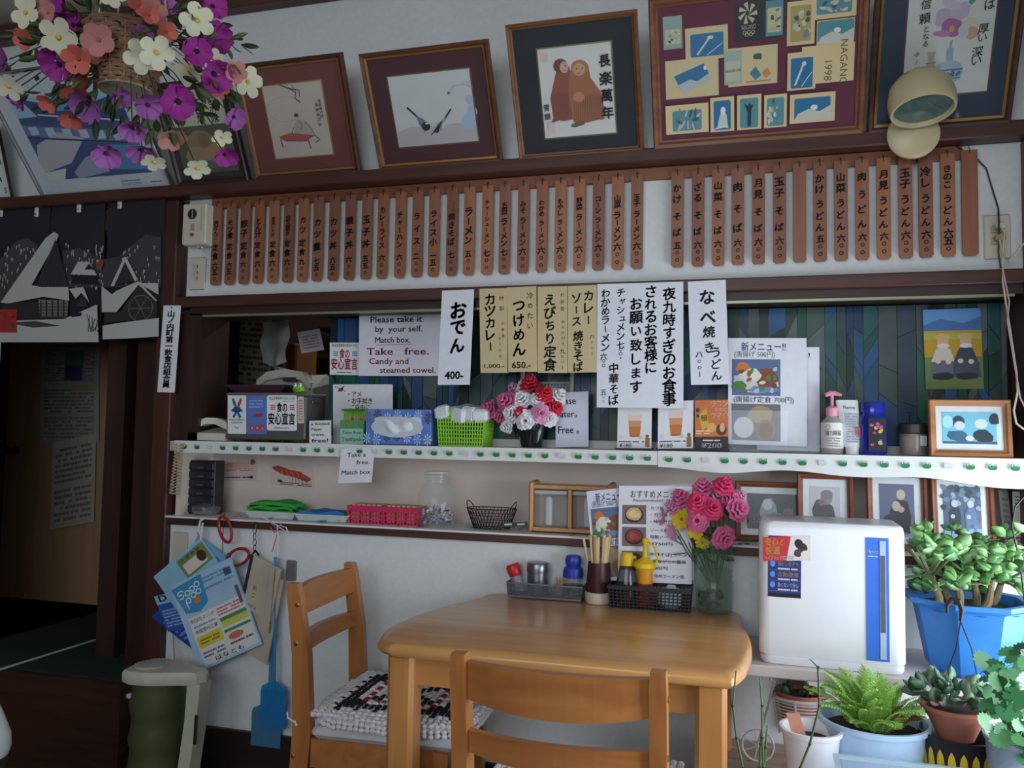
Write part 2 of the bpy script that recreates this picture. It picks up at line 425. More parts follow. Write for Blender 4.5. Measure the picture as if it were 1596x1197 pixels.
def frogs(t, x0, x1, y, z, gray=6):
    p = Print((x0, y, z), (x1, y, z), (x0, y, z-.04), .0008)
    n = int((x1-x0)/.0493)
    for i in range(n):
        a = (i+.5)/n; g = (i % gray == 2); c = (205, 208, 208) if g else (38, 128, 66); wd = .0108/p.w
        p.poly([(a-wd, .46), (a-wd*.95, .62), (a-wd*.5, .70), (a+wd*.5, .70), (a+wd*.95, .62), (a+wd, .46), (a+wd*.5, .40), (a-wd*.5, .40)], c)
        for s in (-1, 1):
            p.ell(a+s*wd*.62, .39, wd*.32, .10, c, 8)
            if not g: p.ell(a+s*wd*.62, .38, wd*.14, .05, (225, 235, 225), 6)
        p.line([(a-wd*.7, .55), (a, .62), (a+wd*.7, .55)], .0012, (16, 70, 34) if not g else (180, 184, 184))
    p.done('frog_print', t)
frogs(fc1, XPR+.035, xb-.01, -.0238, ZS)
frogs(fc2, xb, XR-.01, -.0305, ZS-.002)
lc = cloth_strip('shelf_cover', 'white patterned plastic sheet lying on the lower shelf', XPL+.005, XR, ZN+.0005, -.026, .165, lambda x: .006, .0, 3)
p = Print((XPL+.05, -.02, ZN+.001), (XPL+.05, .16, ZN+.001), (XR-.05, -.02, ZN+.001), .0002)
p.N = Vector((0, 0, 1)); rr = random.Random(5)
for i in range(130):
    p.ell(rr.random(), rr.random(), .05+.07*rr.random(), .003, rr.choice([(120, 160, 70), (150, 190, 90), (90, 110, 150), (170, 175, 170)]), 8)
p.done('fruit_print', lc)
# stained-glass film windows in the hatch
YG = .128
def stained(name, px0, px1, seed):
    x0, x1 = P(px0, 550, YG).x, P(px1, 550, YG).x; z0, z1 = ZS+.012, ZT0-.03
    r = random.Random(seed)
    w_ = MB(); w_.box(x0, x1, YG+.006, YG+.012, z0, z1)
    win = w_.build(name, plain((22, 30, 30), .3, 0), None, kind='structure')
    f = MB(); f.rbox(x0, x1, YG-.008, YG+.014, ZS, z0+.014, .002); f.build('window_frame', plain((196, 196, 190), .45, .04), win)
    cols = [(20, 58, 46), (24, 70, 54), (34, 84, 84), (30, 76, 118), (22, 54, 88), (84, 94, 94), (70, 80, 82), (16, 42, 38), (26, 72, 60), (40, 92, 72), (52, 66, 78), (60, 82, 72), (36, 84, 130), (44, 74, 112), (88, 98, 102), (30, 70, 100)]
    gm = [plain(c, .35, .14, 14, 0, .3) for c in cols]
    x = x0+.002
    while x < x1-.006:
        wd = min(r.choice([.02, .026, .032, .04, .05]), x1-x)
        za = z0+.015; sl = 0.0
        while za < z1-.004:
            hh = r.choice([.04, .06, .09, .13, .2]); s2 = r.choice([-1, 1])*r.uniform(.01, .07)
            zb = za+hh
            if zb > z1-.03: zb = z1; s2 = 0
            g = .0011
            a = [(x+g, za-sl*.5+g), (x+wd-g, za+sl*.5+g), (x+wd-g, zb+s2*.5-g), (x+g, zb-s2*.5-g)]
            a = [(X, min(max(Z, z0+.015), z1)) for X, Z in a]
            if a[3][1]-a[0][1] > .004 and a[2][1]-a[1][1] > .004:
                y0 = YG+r.uniform(0, .0015)
                mb = MB(); mb.add([(X, y0, Z) for X, Z in a]+[(X, YG+.006, Z) for X, Z in a], [(0,1,2,3),(1,0,4,5),(2,1,5,6),(3,2,6,7),(0,3,7,4),(7,6,5,4)])
                mb.build('pane', r.choice(gm), win)
            za = zb; sl = s2
        x += wd
    return win
w1 = stained('window_1', 513, 853, 3); w2 = stained('window_2', 853, 1570, 8)
for px in (815, 892):                                      # pale stiles where the sashes overlap
    m = MB(); x = P(px, 600, YG).x; m.rbox(x-.006, x+.006, YG-.012, YG, ZS, ZT0-.03, .002); m.build('stile', plain((190, 188, 176), .5, .04), w1)
x0, x1 = P(818, 600, YG).x, P(888, 600, YG).x
m = MB(); m.box(x0, x1, YG-.004, YG-.001, ZS+.12, ZS+.21); vent = m.build('vent_panel', plain((150, 156, 158), .5, .05), w1)
m = MB()
for i in range(14):
    for j in range(9): m.lathe([(.0035, 0), (.0035, .0006)], 6, (0, 0, 0)) if False else m.add([(x0+.006+i*(x1-x0-.012)/13+.003*cos(k*pi/3), YG-.0046, ZS+.128+j*.009+.003*sin(k*pi/3)) for k in range(6)], [(0,1,2,3,4,5)])
m.build('vent_hole', plain((70, 76, 80), .6, 0), vent, kind='stuff')
# doorway on the left: door leaf, frame, raised floors
YD = .75
dl, dr = P(8, 700, YD).x, P(196, 700, YD).x; zb_ = P(100, 946, YD).z
dt = thing('door_1', None, None, ((dl+dr)/2, YD, zb_)); dt['kind'] = 'structure'
DOOR = wood((158, 124, 92), (174, 138, 104), 2, 10, .6)
m = MB(); m.rbox(dl, dr, YD, YD+.035, zb_, 2.15, .003); m.build('leaf', DOOR, dt)
m = MB(); m.rbox(dr-.004, dr+.012, YD-.008, YD+.03, zb_+.10, zb_+.20, .002); m.build('hinge', plain((70, 66, 60), .4, .05, metal=.8), dt)
m = MB(); hx, hzz = P(26, 702, YD).x, P(26, 702, YD).z; m.lathe([(.02, 0), (.02, .01), (.01, .015), (.01, .04), (.022, .05), (.022, .06), (.001, .065)], 12); 
for i in range(len(m.v)): v = m.v[i]; m.v[i] = Vector((hx+v.x, YD-v.z, hzz+v.y))
m.build('knob', plain((110, 84, 50), .35, .05, metal=.7), dt, True)
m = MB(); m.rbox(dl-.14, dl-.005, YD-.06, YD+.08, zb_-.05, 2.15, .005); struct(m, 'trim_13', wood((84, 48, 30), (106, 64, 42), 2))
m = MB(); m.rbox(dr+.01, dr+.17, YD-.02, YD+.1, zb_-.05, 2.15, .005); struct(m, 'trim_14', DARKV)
m = MB(); m.box(-4.2, dl-.1, YD+.02, YD+.08, zb_-.05, 2.15); m.box(-4.2, XL-.2, YD+.02, YD+.08, 2.1, ZC); struct(m, 'wall_entry', plain((120, 104, 86), .8, .06, 9))
y1s = -.18; z1s = P(100, 1058, y1s).z
m = MB(); m.box(-4.2, XL+.0, y1s, 2.2, 0, z1s); struct(m, 'entry_step', wood((50, 29, 21), (68, 41, 30), 0, 16, .4)).name = 'floor_step'
a, b_ = Hz(-60, 1067, z1s), Hz(262, 966, z1s)
m = MB(); m.prism([(-4.1, y1s+.03), (XL-.01, y1s+.03), (XL-.01, b_.y+.15), (-4.1, b_.y+.15)], z1s, z1s+.006); struct(m, 'floor_carpet', plain((22, 42, 36), .95, .25, 160, .3))
z2s = zb_-.015
a2, c2 = Hz(-60, 1026, z2s), Hz(262, 937, z2s)
m = MB(); m.prism([(-4.1, a2.y-.8), (a2.x, a2.y), (c2.x, c2.y), (XL-.24, c2.y+.02), (XL-.24, 2.2), (-4.1, 2.2)], z1s+.006, z2s); struct(m, 'floor_hall', wood((48, 32, 22), (64, 44, 30), 0))
d = Vector((c2.x-a2.x, c2.y-a2.y, 0)).normalized(); nrm = Vector((-d.y, d.x, 0))*.07
m = MB(); m.prism([(-4.1, a2.y-.7), (a2.x+nrm.x, a2.y+nrm.y), (c2.x+nrm.x, c2.y+nrm.y), (XL-.26, c2.y+.1), (XL-.26, 2.1), (-4.1, 2.1)], z2s, z2s+.005); struct(m, 'floor_hall_carpet', plain((40, 62, 70), .95, .25, 160, .3))
m = MB(); m.tube([a+Vector((0, 0, .010)), b_+Vector((0, 0, .010))], .004, 6); struct(m, 'trim_15', plain((190, 190, 180), .6, .05))
# ============================================================ FRAMES ON THE PICTURE RAIL
def rectloop(mb, w, h, prof):
    """closed frame: prof = [(inset, z)...] swept round a w x h rectangle (mitred)"""
    rings = [[(i, i, z), (w-i, i, z), (w-i, h-i, z), (i, h-i, z)] for i, z in prof]
    return mb.loft(rings+[rings[0]], caps=False)
def basis(o, U, V):
    U = Vector(U).normalized(); V = Vector(V).normalized(); N = U.cross(V)
    M = Matrix.Identity(4)
    for i in range(3): M[i][0] = U[i]; M[i][1] = V[i]; M[i][2] = N[i]; M[i][3] = o[i]
    return M
GLASS = clear((235, 242, 245), .04, .015)
def frame(name, label, M, w, h, b, d, fm, mat_c, pic, pic_c, gold=None, group=None, cat='picture frame', glass=True, back=True, inner=None):
    """M local x right, y up, z out. pic = (a0,b0,a1,b1) picture area as fractions of the opening. returns thing, Print"""
    t = thing(name, label, cat, group=group, M=M)
    m = MB(t); rectloop(m, w, h, [(0, 0), (0, d*.8), (b*.18, d), (b*.55, d*.9), (b*.8, d*.62), (b, d*.55), (b, 0)]); fr = m.build('frame', fm, t)
    if inner:
        m = MB(t); m.L = Matrix.Translation((b*.8, b*.8, d*.4)); rectloop(m, w-1.6*b, h-1.6*b, [(0, 0), (0, d*.3), (b*.35, d*.2), (b*.35, 0)]); m.build('gilt_slip', inner, t)
    m = MB(t); m.box(b*.7, w-b*.7, b*.7, h-b*.7, .001, d*.3); m.build('mat_board', plain(mat_c, .8, .05, 50), t)
    ow, oh = w-2*b, h-2*b; z = d*.3
    x0, x1, y1, y0 = b+ow*pic[0], b+ow*pic[2], b+oh*(1-pic[1]), b+oh*(1-pic[3])
    if gold:
        m = MB(t); m.L = Matrix.Translation((x0-.004, y0-.004, z)); rectloop(m, x1-x0+.008, y1-y0+.008, [(0, 0), (0, .002), (.004, .0022), (.004, 0)]); m.build('gold_edge', plain(gold, .35, .05, metal=.6), t)
    m = MB(t); m.box(x0, x1, y0, y1, z, z+.001); m.build('picture', plain(pic_c, .75, .03, 30), t)
    if glass:
        m = MB(t); m.box(b*.85, w-b*.85, b*.85, h-b*.85, d*.5, d*.5+.001); m.build('glass', GLASS, t)
    W_ = lambda x, y: M @ Vector((x, y, z+.001))
    return t, Print(W_(x0, y1), W_(x1, y1), W_(x0, y0), .0004)
def lean(bl, br, deg, yb=-.04):
    B = P(bl[0], bl[1], yb); R = P(br[0], br[1], yb); a = radians(deg)
    z = ZR1+.001
    return basis((B.x, yb, z), (1, 0, 0), (0, -sin(a), cos(a))), R.x-B.x
# -- picture by a red table
M_, w_ = lean((402, 278), (565, 268), 25)
t, p = frame('picture_frame', 'dark wooden frame with rust mat and a painting of a figure at a red table', M_, w_, .362, .018, .022, wood((66, 36, 28), (92, 54, 38), 0), (112, 50, 42), (.2, .17, .8, .86), (196, 180, 168), (176, 140, 84), inner=plain((150, 110, 66), .4, .05, metal=.4))
p.ring(.32, .33, .30, .17, .0012, (160, 148, 140)); g = (70, 58, 54)
p.line([(.3, .0), (.45, .06), (.55, .12), (.52, .2), (.6, .26)], .004, g); p.line([(.45, .06), (.62, .1), (.6, .19)], .003, g); p.line([(.5, .02), (.56, .1)], .002, g)
p.poly([(.42, .56), (.5, .48), (.62, .5), (.72, .6), (.76, .72), (.6, .74), (.4, .68)], (176, 160, 150)); p.ell(.5, .46, .05, .035, (190, 166, 150)); p.ell(.49, .425, .04, .025, g)
p.line([(.5, .5), (.56, .56), (.52, .64)], .0015, g); p.line([(.62, .52), (.7, .62), (.74, .72)], .0015, g); p.line([(.42, .58), (.36, .66)], .0015, g)
p.poly([(.12, .7), (.34, .66), (.74, .72), (.6, .78), (.2, .75)], (168, 80, 70)); p.line([(.15, .73), (.17, .85)], .004, (130, 62, 56)); p.line([(.62, .77), (.64, .9)], .004, (130, 62, 56)); p.line([(.22, .76), (.6, .79)], .003, (140, 66, 60))
p.line([(.74, .72), (.82, .78), (.74, .82)], .003, g)
for a, b0, b1 in ((.86, .28, .62), (.92, .24, .5)): p.vtext('墨画梅月詩', a, b0, b1, .012, g, .0, .8)
p.done('painting', t)
# -- two wagtails
M_, w_ = lean((595, 265), (785, 250), 29)
t, p = frame('picture_frame', 'brown frame with maroon mat and a painting of two black and white birds', M_, w_, .351, .017, .022, wood((78, 46, 32), (112, 72, 46), 0), (72, 22, 30), (.16, .18, .86, .84), (206, 206, 204), (150, 110, 70), inner=plain((160, 112, 60), .4, .05, metal=.4))
p.poly([(0, .78), (.2, .72), (.5, .74), (.8, .72), (1, .78), (1, 1), (0, 1)], (188, 180, 182))
for a, b, r in ((.92, .72, .11), (.98, .58, .08), (.97, .42, .07)): p.ell(a-.01, b, r*.8, r, (176, 188, 210), 14, 0, .12)
p.line([(.68, .34), (.78, .22), (.9, .2), (1, .26)], .002, (180, 170, 180)); p.ell(.72, .3, .02, .02, (120, 110, 120)); p.poly([(.86, .18), (.98, .16), (.99, .24)], (180, 196, 214))
k = (34, 34, 48)
p.line([(.18, .44), (.3, .6)], .006, k); p.poly([(.28, .57), (.36, .62), (.42, .72), (.36, .78), (.3, .7)], (120, 124, 136)); p.ell(.38, .73, .055, .065, k); p.ell(.4, .69, .025, .014, (226, 226, 226)); p.line([(.36, .79), (.34, .83)], .0016, k)
p.line([(.72, .52), (.62, .66)], .005, k); p.poly([(.64, .63), (.58, .8), (.48, .84), (.52, .72)], (150, 152, 160)); p.poly([(.6, .66), (.52, .84), (.46, .82), (.52, .74)], k); p.line([(.47, .82), (.43, .86)], .003, k); p.ell(.6, .74, .014, .05, (214, 214, 214), 10, .4)
p.done('painting', t)
# -- monkeys
M_, w_ = lean((812, 247), (1004, 235), 28)
t, p = frame('picture_frame', 'light brown frame with black mat and a painting of two red-brown monkeys', M_, w_, .381, .016, .022, wood((112, 70, 42), (140, 92, 56), 0), (24, 24, 34), (.2, .17, .82, .88), (224, 218, 212), (130, 124, 70))
r1, r2, r3 = (150, 84, 66), (168, 104, 72), (124, 64, 54)
p.poly([(.2, .34), (.26, .2), (.36, .15), (.42, .22), (.46, .4), (.48, .8), (.28, .82), (.14, .78), (.12, .55)], r1)
p.ell(.3, .2, .1, .08, r3); p.ell(.35, .22, .06, .065, (206, 168, 146)); p.ell(.37, .205, .01, .008, BLACK); p.line([(.33, .255), (.38, .26)], .001, BLACK)
p.poly([(.42, .3), (.46, .2), (.58, .17), (.68, .22), (.7, .36), (.82, .52), (.86, .72), (.82, .83), (.6, .86), (.44, .86), (.38, .76), (.38, .5)], r2)
p.ell(.56, .24, .12, .085, (186, 122, 82)); p.ell(.55, .26, .085, .07, (206, 158, 112)); p.ell(.52, .25, .01, .008, BLACK); p.ell(.6, .25, .01, .008, BLACK); p.line([(.52, .3), (.58, .3)], .001, BLACK)
for s in range(16): p.line([(.46+.025*s, .55+.01*(s % 3)), (.44+.027*s, .84)], .0012, r3)
for s in range(8): p.line([(.16+.03*s, .5), (.16+.035*s, .78)], .0012, r3)
p.ell(.52, .56, .08, .06, (196, 132, 96)); p.poly([(.4, .86), (.56, .83), (.58, .87), (.44, .9), (.38, .89)], (120, 88, 80)); p.poly([(.14, .78), (.24, .8), (.1, .83)], r1); p.poly([(.78, .8), (.88, .82), (.8, .84)], r2)
p.vtext('長楽萬年', .905, .1, .86, .036, BLACK, .026, .5); p.vtext('青磨', .06, .6, .8, .02, BLACK, .008, .9)
p.rect(.05, .05, .14, .13, (226, 196, 190)); p.rect(.06, .82, .15, .93, (226, 200, 194)); p.done('painting', t)
# -- postcard collection
M_, w_ = lean((1020, 232), (1345, 207), 25)
H_ = .40
t, p = frame('picture_frame', 'wide light brown frame of winter games postcards mounted on maroon', M_, w_, H_, .024, .024, wood((112, 66, 42), (138, 88, 56), 0), (104, 26, 58), (.0, .0, 1, 1), (104, 26, 58))
_pt = p.pt
p.pt = lambda a, b: _pt(a, b*.855 if b <= .82 else .701+(b-.82)*1.55)
def card(a0, b0, a1, b1, bg, inner=None, motif=0):
    p.rect(a0, b0, a1, b1, bg); w, h = a1-a0, b1-b0
    if inner:
        i = (a0+w*inner[1], b0+h*inner[2], a0+w*inner[3], b0+h*inner[4]); p.rrect(*i, .004, inner[0]); iw, ih = i[2]-i[0], i[3]-i[1]
        q = lambda x, y: (i[0]+iw*x, i[1]+ih*y)
        if motif == 1: p.line([q(.2, .9), q(.5, .35), q(.6, .15)], .005, (214, 222, 214)); p.line([q(.5, .95), q(.95, .5)], .002, (214, 222, 214)); p.ell(*q(.6, .2), iw*.1, ih*.08, (226, 220, 190))
        if motif == 2: p.poly([q(0, 1), q(.1, .7), q(.4, .5), q(.7, .65), q(1, .4), q(1, 1)], (206, 206, 196)); p.ell(*q(.55, .45), iw*.1, ih*.12, (236, 230, 214))
        if motif == 3: p.poly([q(.4, .95), q(.42, .5), q(.35, .35), q(.2, .15), q(.5, .3), q(.75, .2), q(.62, .4), q(.6, .95)], (34, 54, 62)); p.ell(*q(.52, .24), iw*.08, ih*.07, (40, 60, 66))
        if motif == 4:
            for k in range(14): p.ell(*q(p.rnd.uniform(.12, .88), p.rnd.uniform(.1, .9)), iw*.12, ih*.08, p.rnd.choice([(210, 206, 180), (70, 90, 100), (120, 140, 140), (190, 190, 180)]), 7, p.rnd.random()*3, .25)
        if motif == 5: p.poly([q(.2, .9), q(.35, .5), q(.55, .3), q(.75, .5), q(.85, .95)], (206, 210, 206)); p.ell(*q(.55, .35), iw*.15, ih*.14, (236, 232, 226)); p.line([q(.05, .95), q(.6, .9)], .003, (232, 232, 230))
CR = (222, 200, 152); BL = (40, 116, 160); TE = (86, 146, 158)
card(.025, .08, .125, .36, (150, 176, 164), ((206, 198, 160), .1, .4, .9, .85), 4)
card(.14, .2, .36, .48, CR, (BL, .12, .2, .9, .9), 1)
card(.03, .46, .31, .8, CR, None); p.poly([(.075, .6), (.235, .51), (.275, .66), (.12, .76)], BL); p.poly([(.12, .76), (.1, .68), (.16, .64), (.2, .66), (.26, .6), (.275, .66)], (190, 196, 196)); p.ell(.24, .55, .008, .02, (236, 236, 230))
card(.395, .03, .645, .36, (30, 30, 28)); card(.55, .05, .635, .34, TE, ((214, 200, 140), .1, .2, .9, .9), 4)
for k in range(7):
    an = 2*pi*k/7; p.poly([(.46+.008*cos(an+1.2), .13+.02*sin(an+1.2)), (.46+.045*cos(an-.25), .13+.085*sin(an-.25)), (.46+.05*cos(an+.2), .13+.095*sin(an+.2))], (206, 196, 160))
p.htext('NAGANO', .43, .50, .245, .017, (220, 214, 190))
for k in range(5): p.ring(.445+.0105*k, .29+(.015 if k % 2 else 0), .008, .016, .0012, (220, 214, 190), 12)
card(.36, .41, .61, .74, CR); card(.34, .43, .43, .72, (170, 186, 170), ((196, 196, 170), .1, .3, .9, .9), 0); p.htext('NAGANO 1998', .345, .425, .6, .011, (40, 70, 90))
p.ell(.51, .5, .018, .035, (80, 90, 80), 9, 0, .4); p.poly([(.47, .64), (.5, .58), (.53, .66), (.5, .7)], (60, 130, 150)); p.poly([(.53, .64), (.56, .6), (.58, .66), (.55, .69)], (206, 150, 80)); p.line([(.45, .71), (.58, .71)], .003, (190, 120, 90))
card(.655, .08, .79, .44, CR, ((176, 160, 90), .12, .1, .86, .92), 4); card(.775, .0, .985, .25, CR, (TE, .1, .15, .9, .85), 4); card(.8, .26, .98, .46, CR, (TE, .02, .04, .98, .95), 2)
card(.66, .5, .8, .82, CR, (BL, .12, .15, .9, .95), 1); card(.73, .46, .985, .78, CR); p.glyph('NAGANO', .935, .62, .026, (90, 90, 70), .0, pi/2); p.glyph('1998', .86, .68, .028, (90, 90, 70), .0, pi/2)
card(.66, .5, .8, .82, CR, (BL, .12, .15, .9, .95), 1)
card(.025, .84, .255, .985, CR, (TE, .16, .2, .84, .9), 4); card(.265, .82, .39, .99, CR, (BL, .14, .1, .86, .95), 5); card(.405, .82, .53, .99, CR, (TE, .12, .1, .88, .95), 3)
card(.545, .83, .66, .99, CR, (TE, .12, .1, .88, .95), 4); card(.675, .84, .9, .98, CR, (BL, .1, .15, .9, .9), 2)
p.done('postcard_print', t, kind='stuff')
# -- orchid
M_, w_ = lean((1350, 209), (1572, 189), 30)
t, p = frame('picture_frame', 'dark gilt-edged frame with navy mat and a painting of an orchid in a vase', M_, w_, .43, .02, .024, wood((58, 40, 32), (84, 60, 44), 0), (34, 52, 74), (.2, .06, .86, .83), (214, 212, 206), (110, 70, 70), inner=plain((150, 116, 66), .4, .05, metal=.5))
for a, b, ra, rb, c in ((.42, .38, .11, .07, (190, 168, 190)), (.6, .34, .12, .07, (196, 176, 196)), (.5, .28, .05, .09, (204, 190, 204)), (.52, .46, .11, .08, (170, 96, 156)), (.42, .5, .04, .07, (180, 130, 170)), (.72, .46, .1, .07, (206, 206, 180)), (.76, .52, .08, .05, (206, 160, 130)), (.66, .5, .06, .05, (200, 200, 206))): p.ell(a, b, ra, rb, c, 14, a*4, .12)
p.ell(.52, .47, .03, .025, (206, 170, 60)); p.poly([(.68, .28), (.72, .2), (.86, .13), (.78, .25), (.72, .3)], (80, 150, 116))
p.line([(.53, .56), (.53, .64)], .006, (150, 176, 150)); p.rect(.485, .62, .565, .74, (150, 170, 186)); p.ell(.53, .82, .17, .1, (160, 180, 194), 18); p.line([(.37, .8), (.69, .8)], .004, (84, 110, 140)); p.line([(.385, .87), (.675, .87)], .003, (84, 110, 140))
for k in range(5): p.ell(.42+.055*k, .835, .02, .025, (76, 100, 134), 7, k, .3)
p.poly([(.26, .64), (.36, .64), (.34, .7), (.38, .78), (.24, .8), (.28, .7)], (190, 176, 150)); p.line([(.25, .73), (.37, .73)], .002, (120, 104, 84))
p.vtext('愛情は', .92, .06, .36, .026, BLACK, .008, .8); p.vtext('厚い', .88, .46, .6, .026, BLACK, .006, .8); p.vtext('深い', .84, .64, .78, .026, BLACK, .006, .8)
p.vtext('信頼', .2, .2, .42, .026, BLACK, .008, .8); p.vtext('となる', .23, .42, .6, .016, BLACK, .004, .8); p.vtext('中ノ八日', .14, .62, .86, .013, BLACK, .002, .9)
p.done('painting', t)
# -- silver frame with a blue-tinted photo of buildings
M_, w_ = lean((70, 312), (273, 290), 40)
t, p = frame('photo_frame', 'silver metal frame with a blue-tinted photo of buildings seen from above', M_, w_, .44, .008, .02, plain((170, 172, 176), .25, .03, metal=.9), (196, 198, 204), (.10, .2, .9, .88), (60, 76, 124), cat='picture frame')
p.rect(0, 0, 1, .22, (150, 190, 210)); p.poly([(.1, .0), (.55, .18), (1, .05), (1, .3), (.6, .4), (.2, .25)], (52, 66, 112)); p.poly([(0, .3), (.5, .4), (1, .5), (1, .66), (.5, .56), (0, .42)], (96, 118, 160))
for k in range(6): p.rect(.05+.15*k, .33+.03*k, .13+.15*k, .43+.03*k, (176, 190, 210))
p.poly([(.05, .55), (.3, .42), (.52, .52), (.3, .8), (.0, .9), (0, .7)], (180, 176, 180)); p.poly([(.7, .62), (1, .66), (1, .96), (.62, .92)], (84, 134, 176)); p.poly([(.45, .75), (.6, .7), (.62, .95), (.3, 1), (.28, .92)], (150, 156, 170)); p.poly([(.3, .0), (.62, .0), (.7, .2), (.4, .18)], (84, 150, 186)); p.poly([(0, .9), (.22, .86), (.16, 1), (0, 1)], (206, 206, 200))
p.line([(0, .45), (.9, .62)], .006, (34, 44, 84)); p.line([(.2, .2), (.95, .36)], .005, (200, 206, 216))
p.done('photo', t)
p = Print(M_ @ Vector((w_*.62, .045, .007)), M_ @ Vector((w_*.95, .045, .007)), M_ @ Vector((w_*.62, .012, .007)), .0004)
p.htext('COPYRIGHT', .05, .5, .3, .01, (120, 124, 150)); p.greek(.05, .5, .5, .8, 2, (140, 144, 160)); p.greek(.7, .5, .95, .7, 1, (60, 64, 90)); p.done('caption', t, kind='stuff')
# -- still life
M_, w_ = lean((283, 286), (393, 278), 28)
t, p = frame('picture_frame', 'black-brown frame with a still life of onions below brush writing, behind the hanging flowers', M_, w_, .335, .02, .024, wood((36, 24, 22), (54, 36, 30), 0), (40, 30, 26), (.06, .04, .94, .94), (190, 180, 160))
p.rect(0, .42, 1, 1, (78, 78, 62)); p.ell(.45, .66, .28, .2, (132, 112, 78), 14, .2, .1); p.ell(.3, .78, .2, .12, (150, 124, 84), 12, 0, .1); p.ell(.66, .78, .2, .13, (160, 128, 84), 12, 0, .1); p.ell(.5, .6, .12, .1, (120, 96, 66), 12, 0, .2); p.ell(.55, .9, .4, .05, (96, 96, 78))
p.vtext('人生の味', .8, .04, .4, .03, BLACK, .008, .9); p.vtext('玉葱', .55, .1, .4, .04, BLACK, .008, .9); p.done('painting', t)
# -- calendar board at far left
M_ = basis((P(-40, 275, -.04).x, -.04, ZR1+.001), (1, 0, 0), (0, -sin(.3), cos(.3))); w_ = P(24, 270, -.04).x-P(-40, 275, -.04).x
t, p = frame('calendar', 'white number calendar in a dark frame at the far left of the picture rail', M_, w_, .30, .008, .012, plain((40, 32, 30), .5, .05), (206, 214, 216), (0, 0, 1, 1), (206, 214, 216), cat='calendar', glass=False)
for k, (s, b) in enumerate((('12', .2), ('11', .38), ('3', .56), ('4', .78), ('5', .92))): p.glyph(s, .9-.08*(k % 2), b, .028, BLACK, .01)
p.done('lettering', t)
# -- silver-edged panel on the right wall, top corner
M_ = basis((XW-.015, -.30, 2.05), (0, -1, 0), (-sin(.55), 0, cos(.55)))
t, p = frame('photo_frame', 'silver-edged grey picture leaning off the right wall in the top corner', M_, .42, .5, .008, .018, plain((160, 160, 158), .3, .03, metal=.9), (120, 112, 100), (.06, .06, .94, .94), (128, 120, 108), cat='picture frame')
p.ell(.5, .5, .3, .3, (112, 104, 94)); p.done('photo', t)
# ============================================================ MENU STRIPS
YB = -.012
ZB0 = P(900, 285, YB).z-.006
t = thing('menu_batten', 'long flat wooden batten holding the row of menu strips', 'batten', (P(660, 300).x, 0, ZB0))
m = MB(); m.rbox(P(331, 330, YB).x-.005, P(1500, 260, YB).x, YB, -.0005, ZB0, ZB0+.038, .002); m.build('board', wood((122, 72, 48), (142, 88, 60), 0), t)
LEFT = [338,360,382,404,427,450,473,496,521,546,572,597,624.5,651,677,705,731.6,760,787,816,845,874,903.5,933,963,993]
RIGHT = [1056,1088,1119.5,1150,1182,1215,1246,1278,1310.6,1343.5,1377,1411,1442.5,1477,1511]
TXT = [('肉だんご','定食','六五〇','meatball set meal'),('モツ煮','定食','六五〇','stewed giblets set meal'),('餃子','定食','六〇〇','dumpling set meal'),('とん汁','定食','六〇〇','pork soup set meal'),('野菜いため','定食','六〇〇','fried vegetable set meal'),('目玉焼き','定食','六〇〇','fried egg set meal'),('カツ','定食','九〇〇','pork cutlet set meal'),('カツ重','','七五〇','boxed cutlet rice'),('カツ丼','','六五〇','cutlet rice bowl'),('親子丼','','六〇〇','chicken and egg bowl'),('玉子丼','','五五〇','egg rice bowl'),('カレーライス','','六〇〇','curry rice'),('チャーハン','','六〇〇','fried rice'),('ライス','','二〇〇','plain rice'),('ライス小','','一五〇','small rice'),('ソース焼きそば','','七〇〇','fried noodles with sauce'),('ラーメン','','五〇〇','plain ramen in large letters'),('チャーシューメン','','七〇〇','roast pork ramen'),('五目','ラーメン','七〇〇','mixed topping ramen'),('みそ','ラーメン','六〇〇','miso ramen'),('わかめ','ラーメン','六〇〇','seaweed ramen'),('もやし','ラーメン','六〇〇','bean sprout ramen'),('野菜','ラーメン','六〇〇','vegetable ramen'),('コーン','ラーメン','六〇〇','corn ramen'),('山菜','ラーメン','六〇〇','mountain greens ramen'),('玉子','ラーメン','六〇〇','egg ramen'),
 ('かけ','そば','五〇〇','plain soba'),('ざる','そば','六〇〇','cold basket soba'),('山菜','そば','六〇〇','mountain greens soba'),('肉','そば','六〇〇','meat soba'),('月見','そば','六〇〇','moon-view egg soba'),('玉子','そば','六〇〇','egg soba'),None,('かけ','うどん','五〇〇','plain udon'),('山菜','うどん','六〇〇','mountain greens udon'),('肉','うどん','六〇〇','meat udon'),('月見','うどん','六〇〇','moon-view egg udon'),('玉子','うどん','六〇〇','egg udon'),('冷し','うどん','六〇〇','chilled udon'),('きのこ','うどん','六五〇','mushroom udon'),None]
SW = [wood(c, tuple(min(255, v+18) for v in c), 2, 14, .5) for c in ((142, 86, 58), (130, 77, 54), (124, 74, 54), (152, 95, 62), (134, 84, 61))]
RS = random.Random(3)
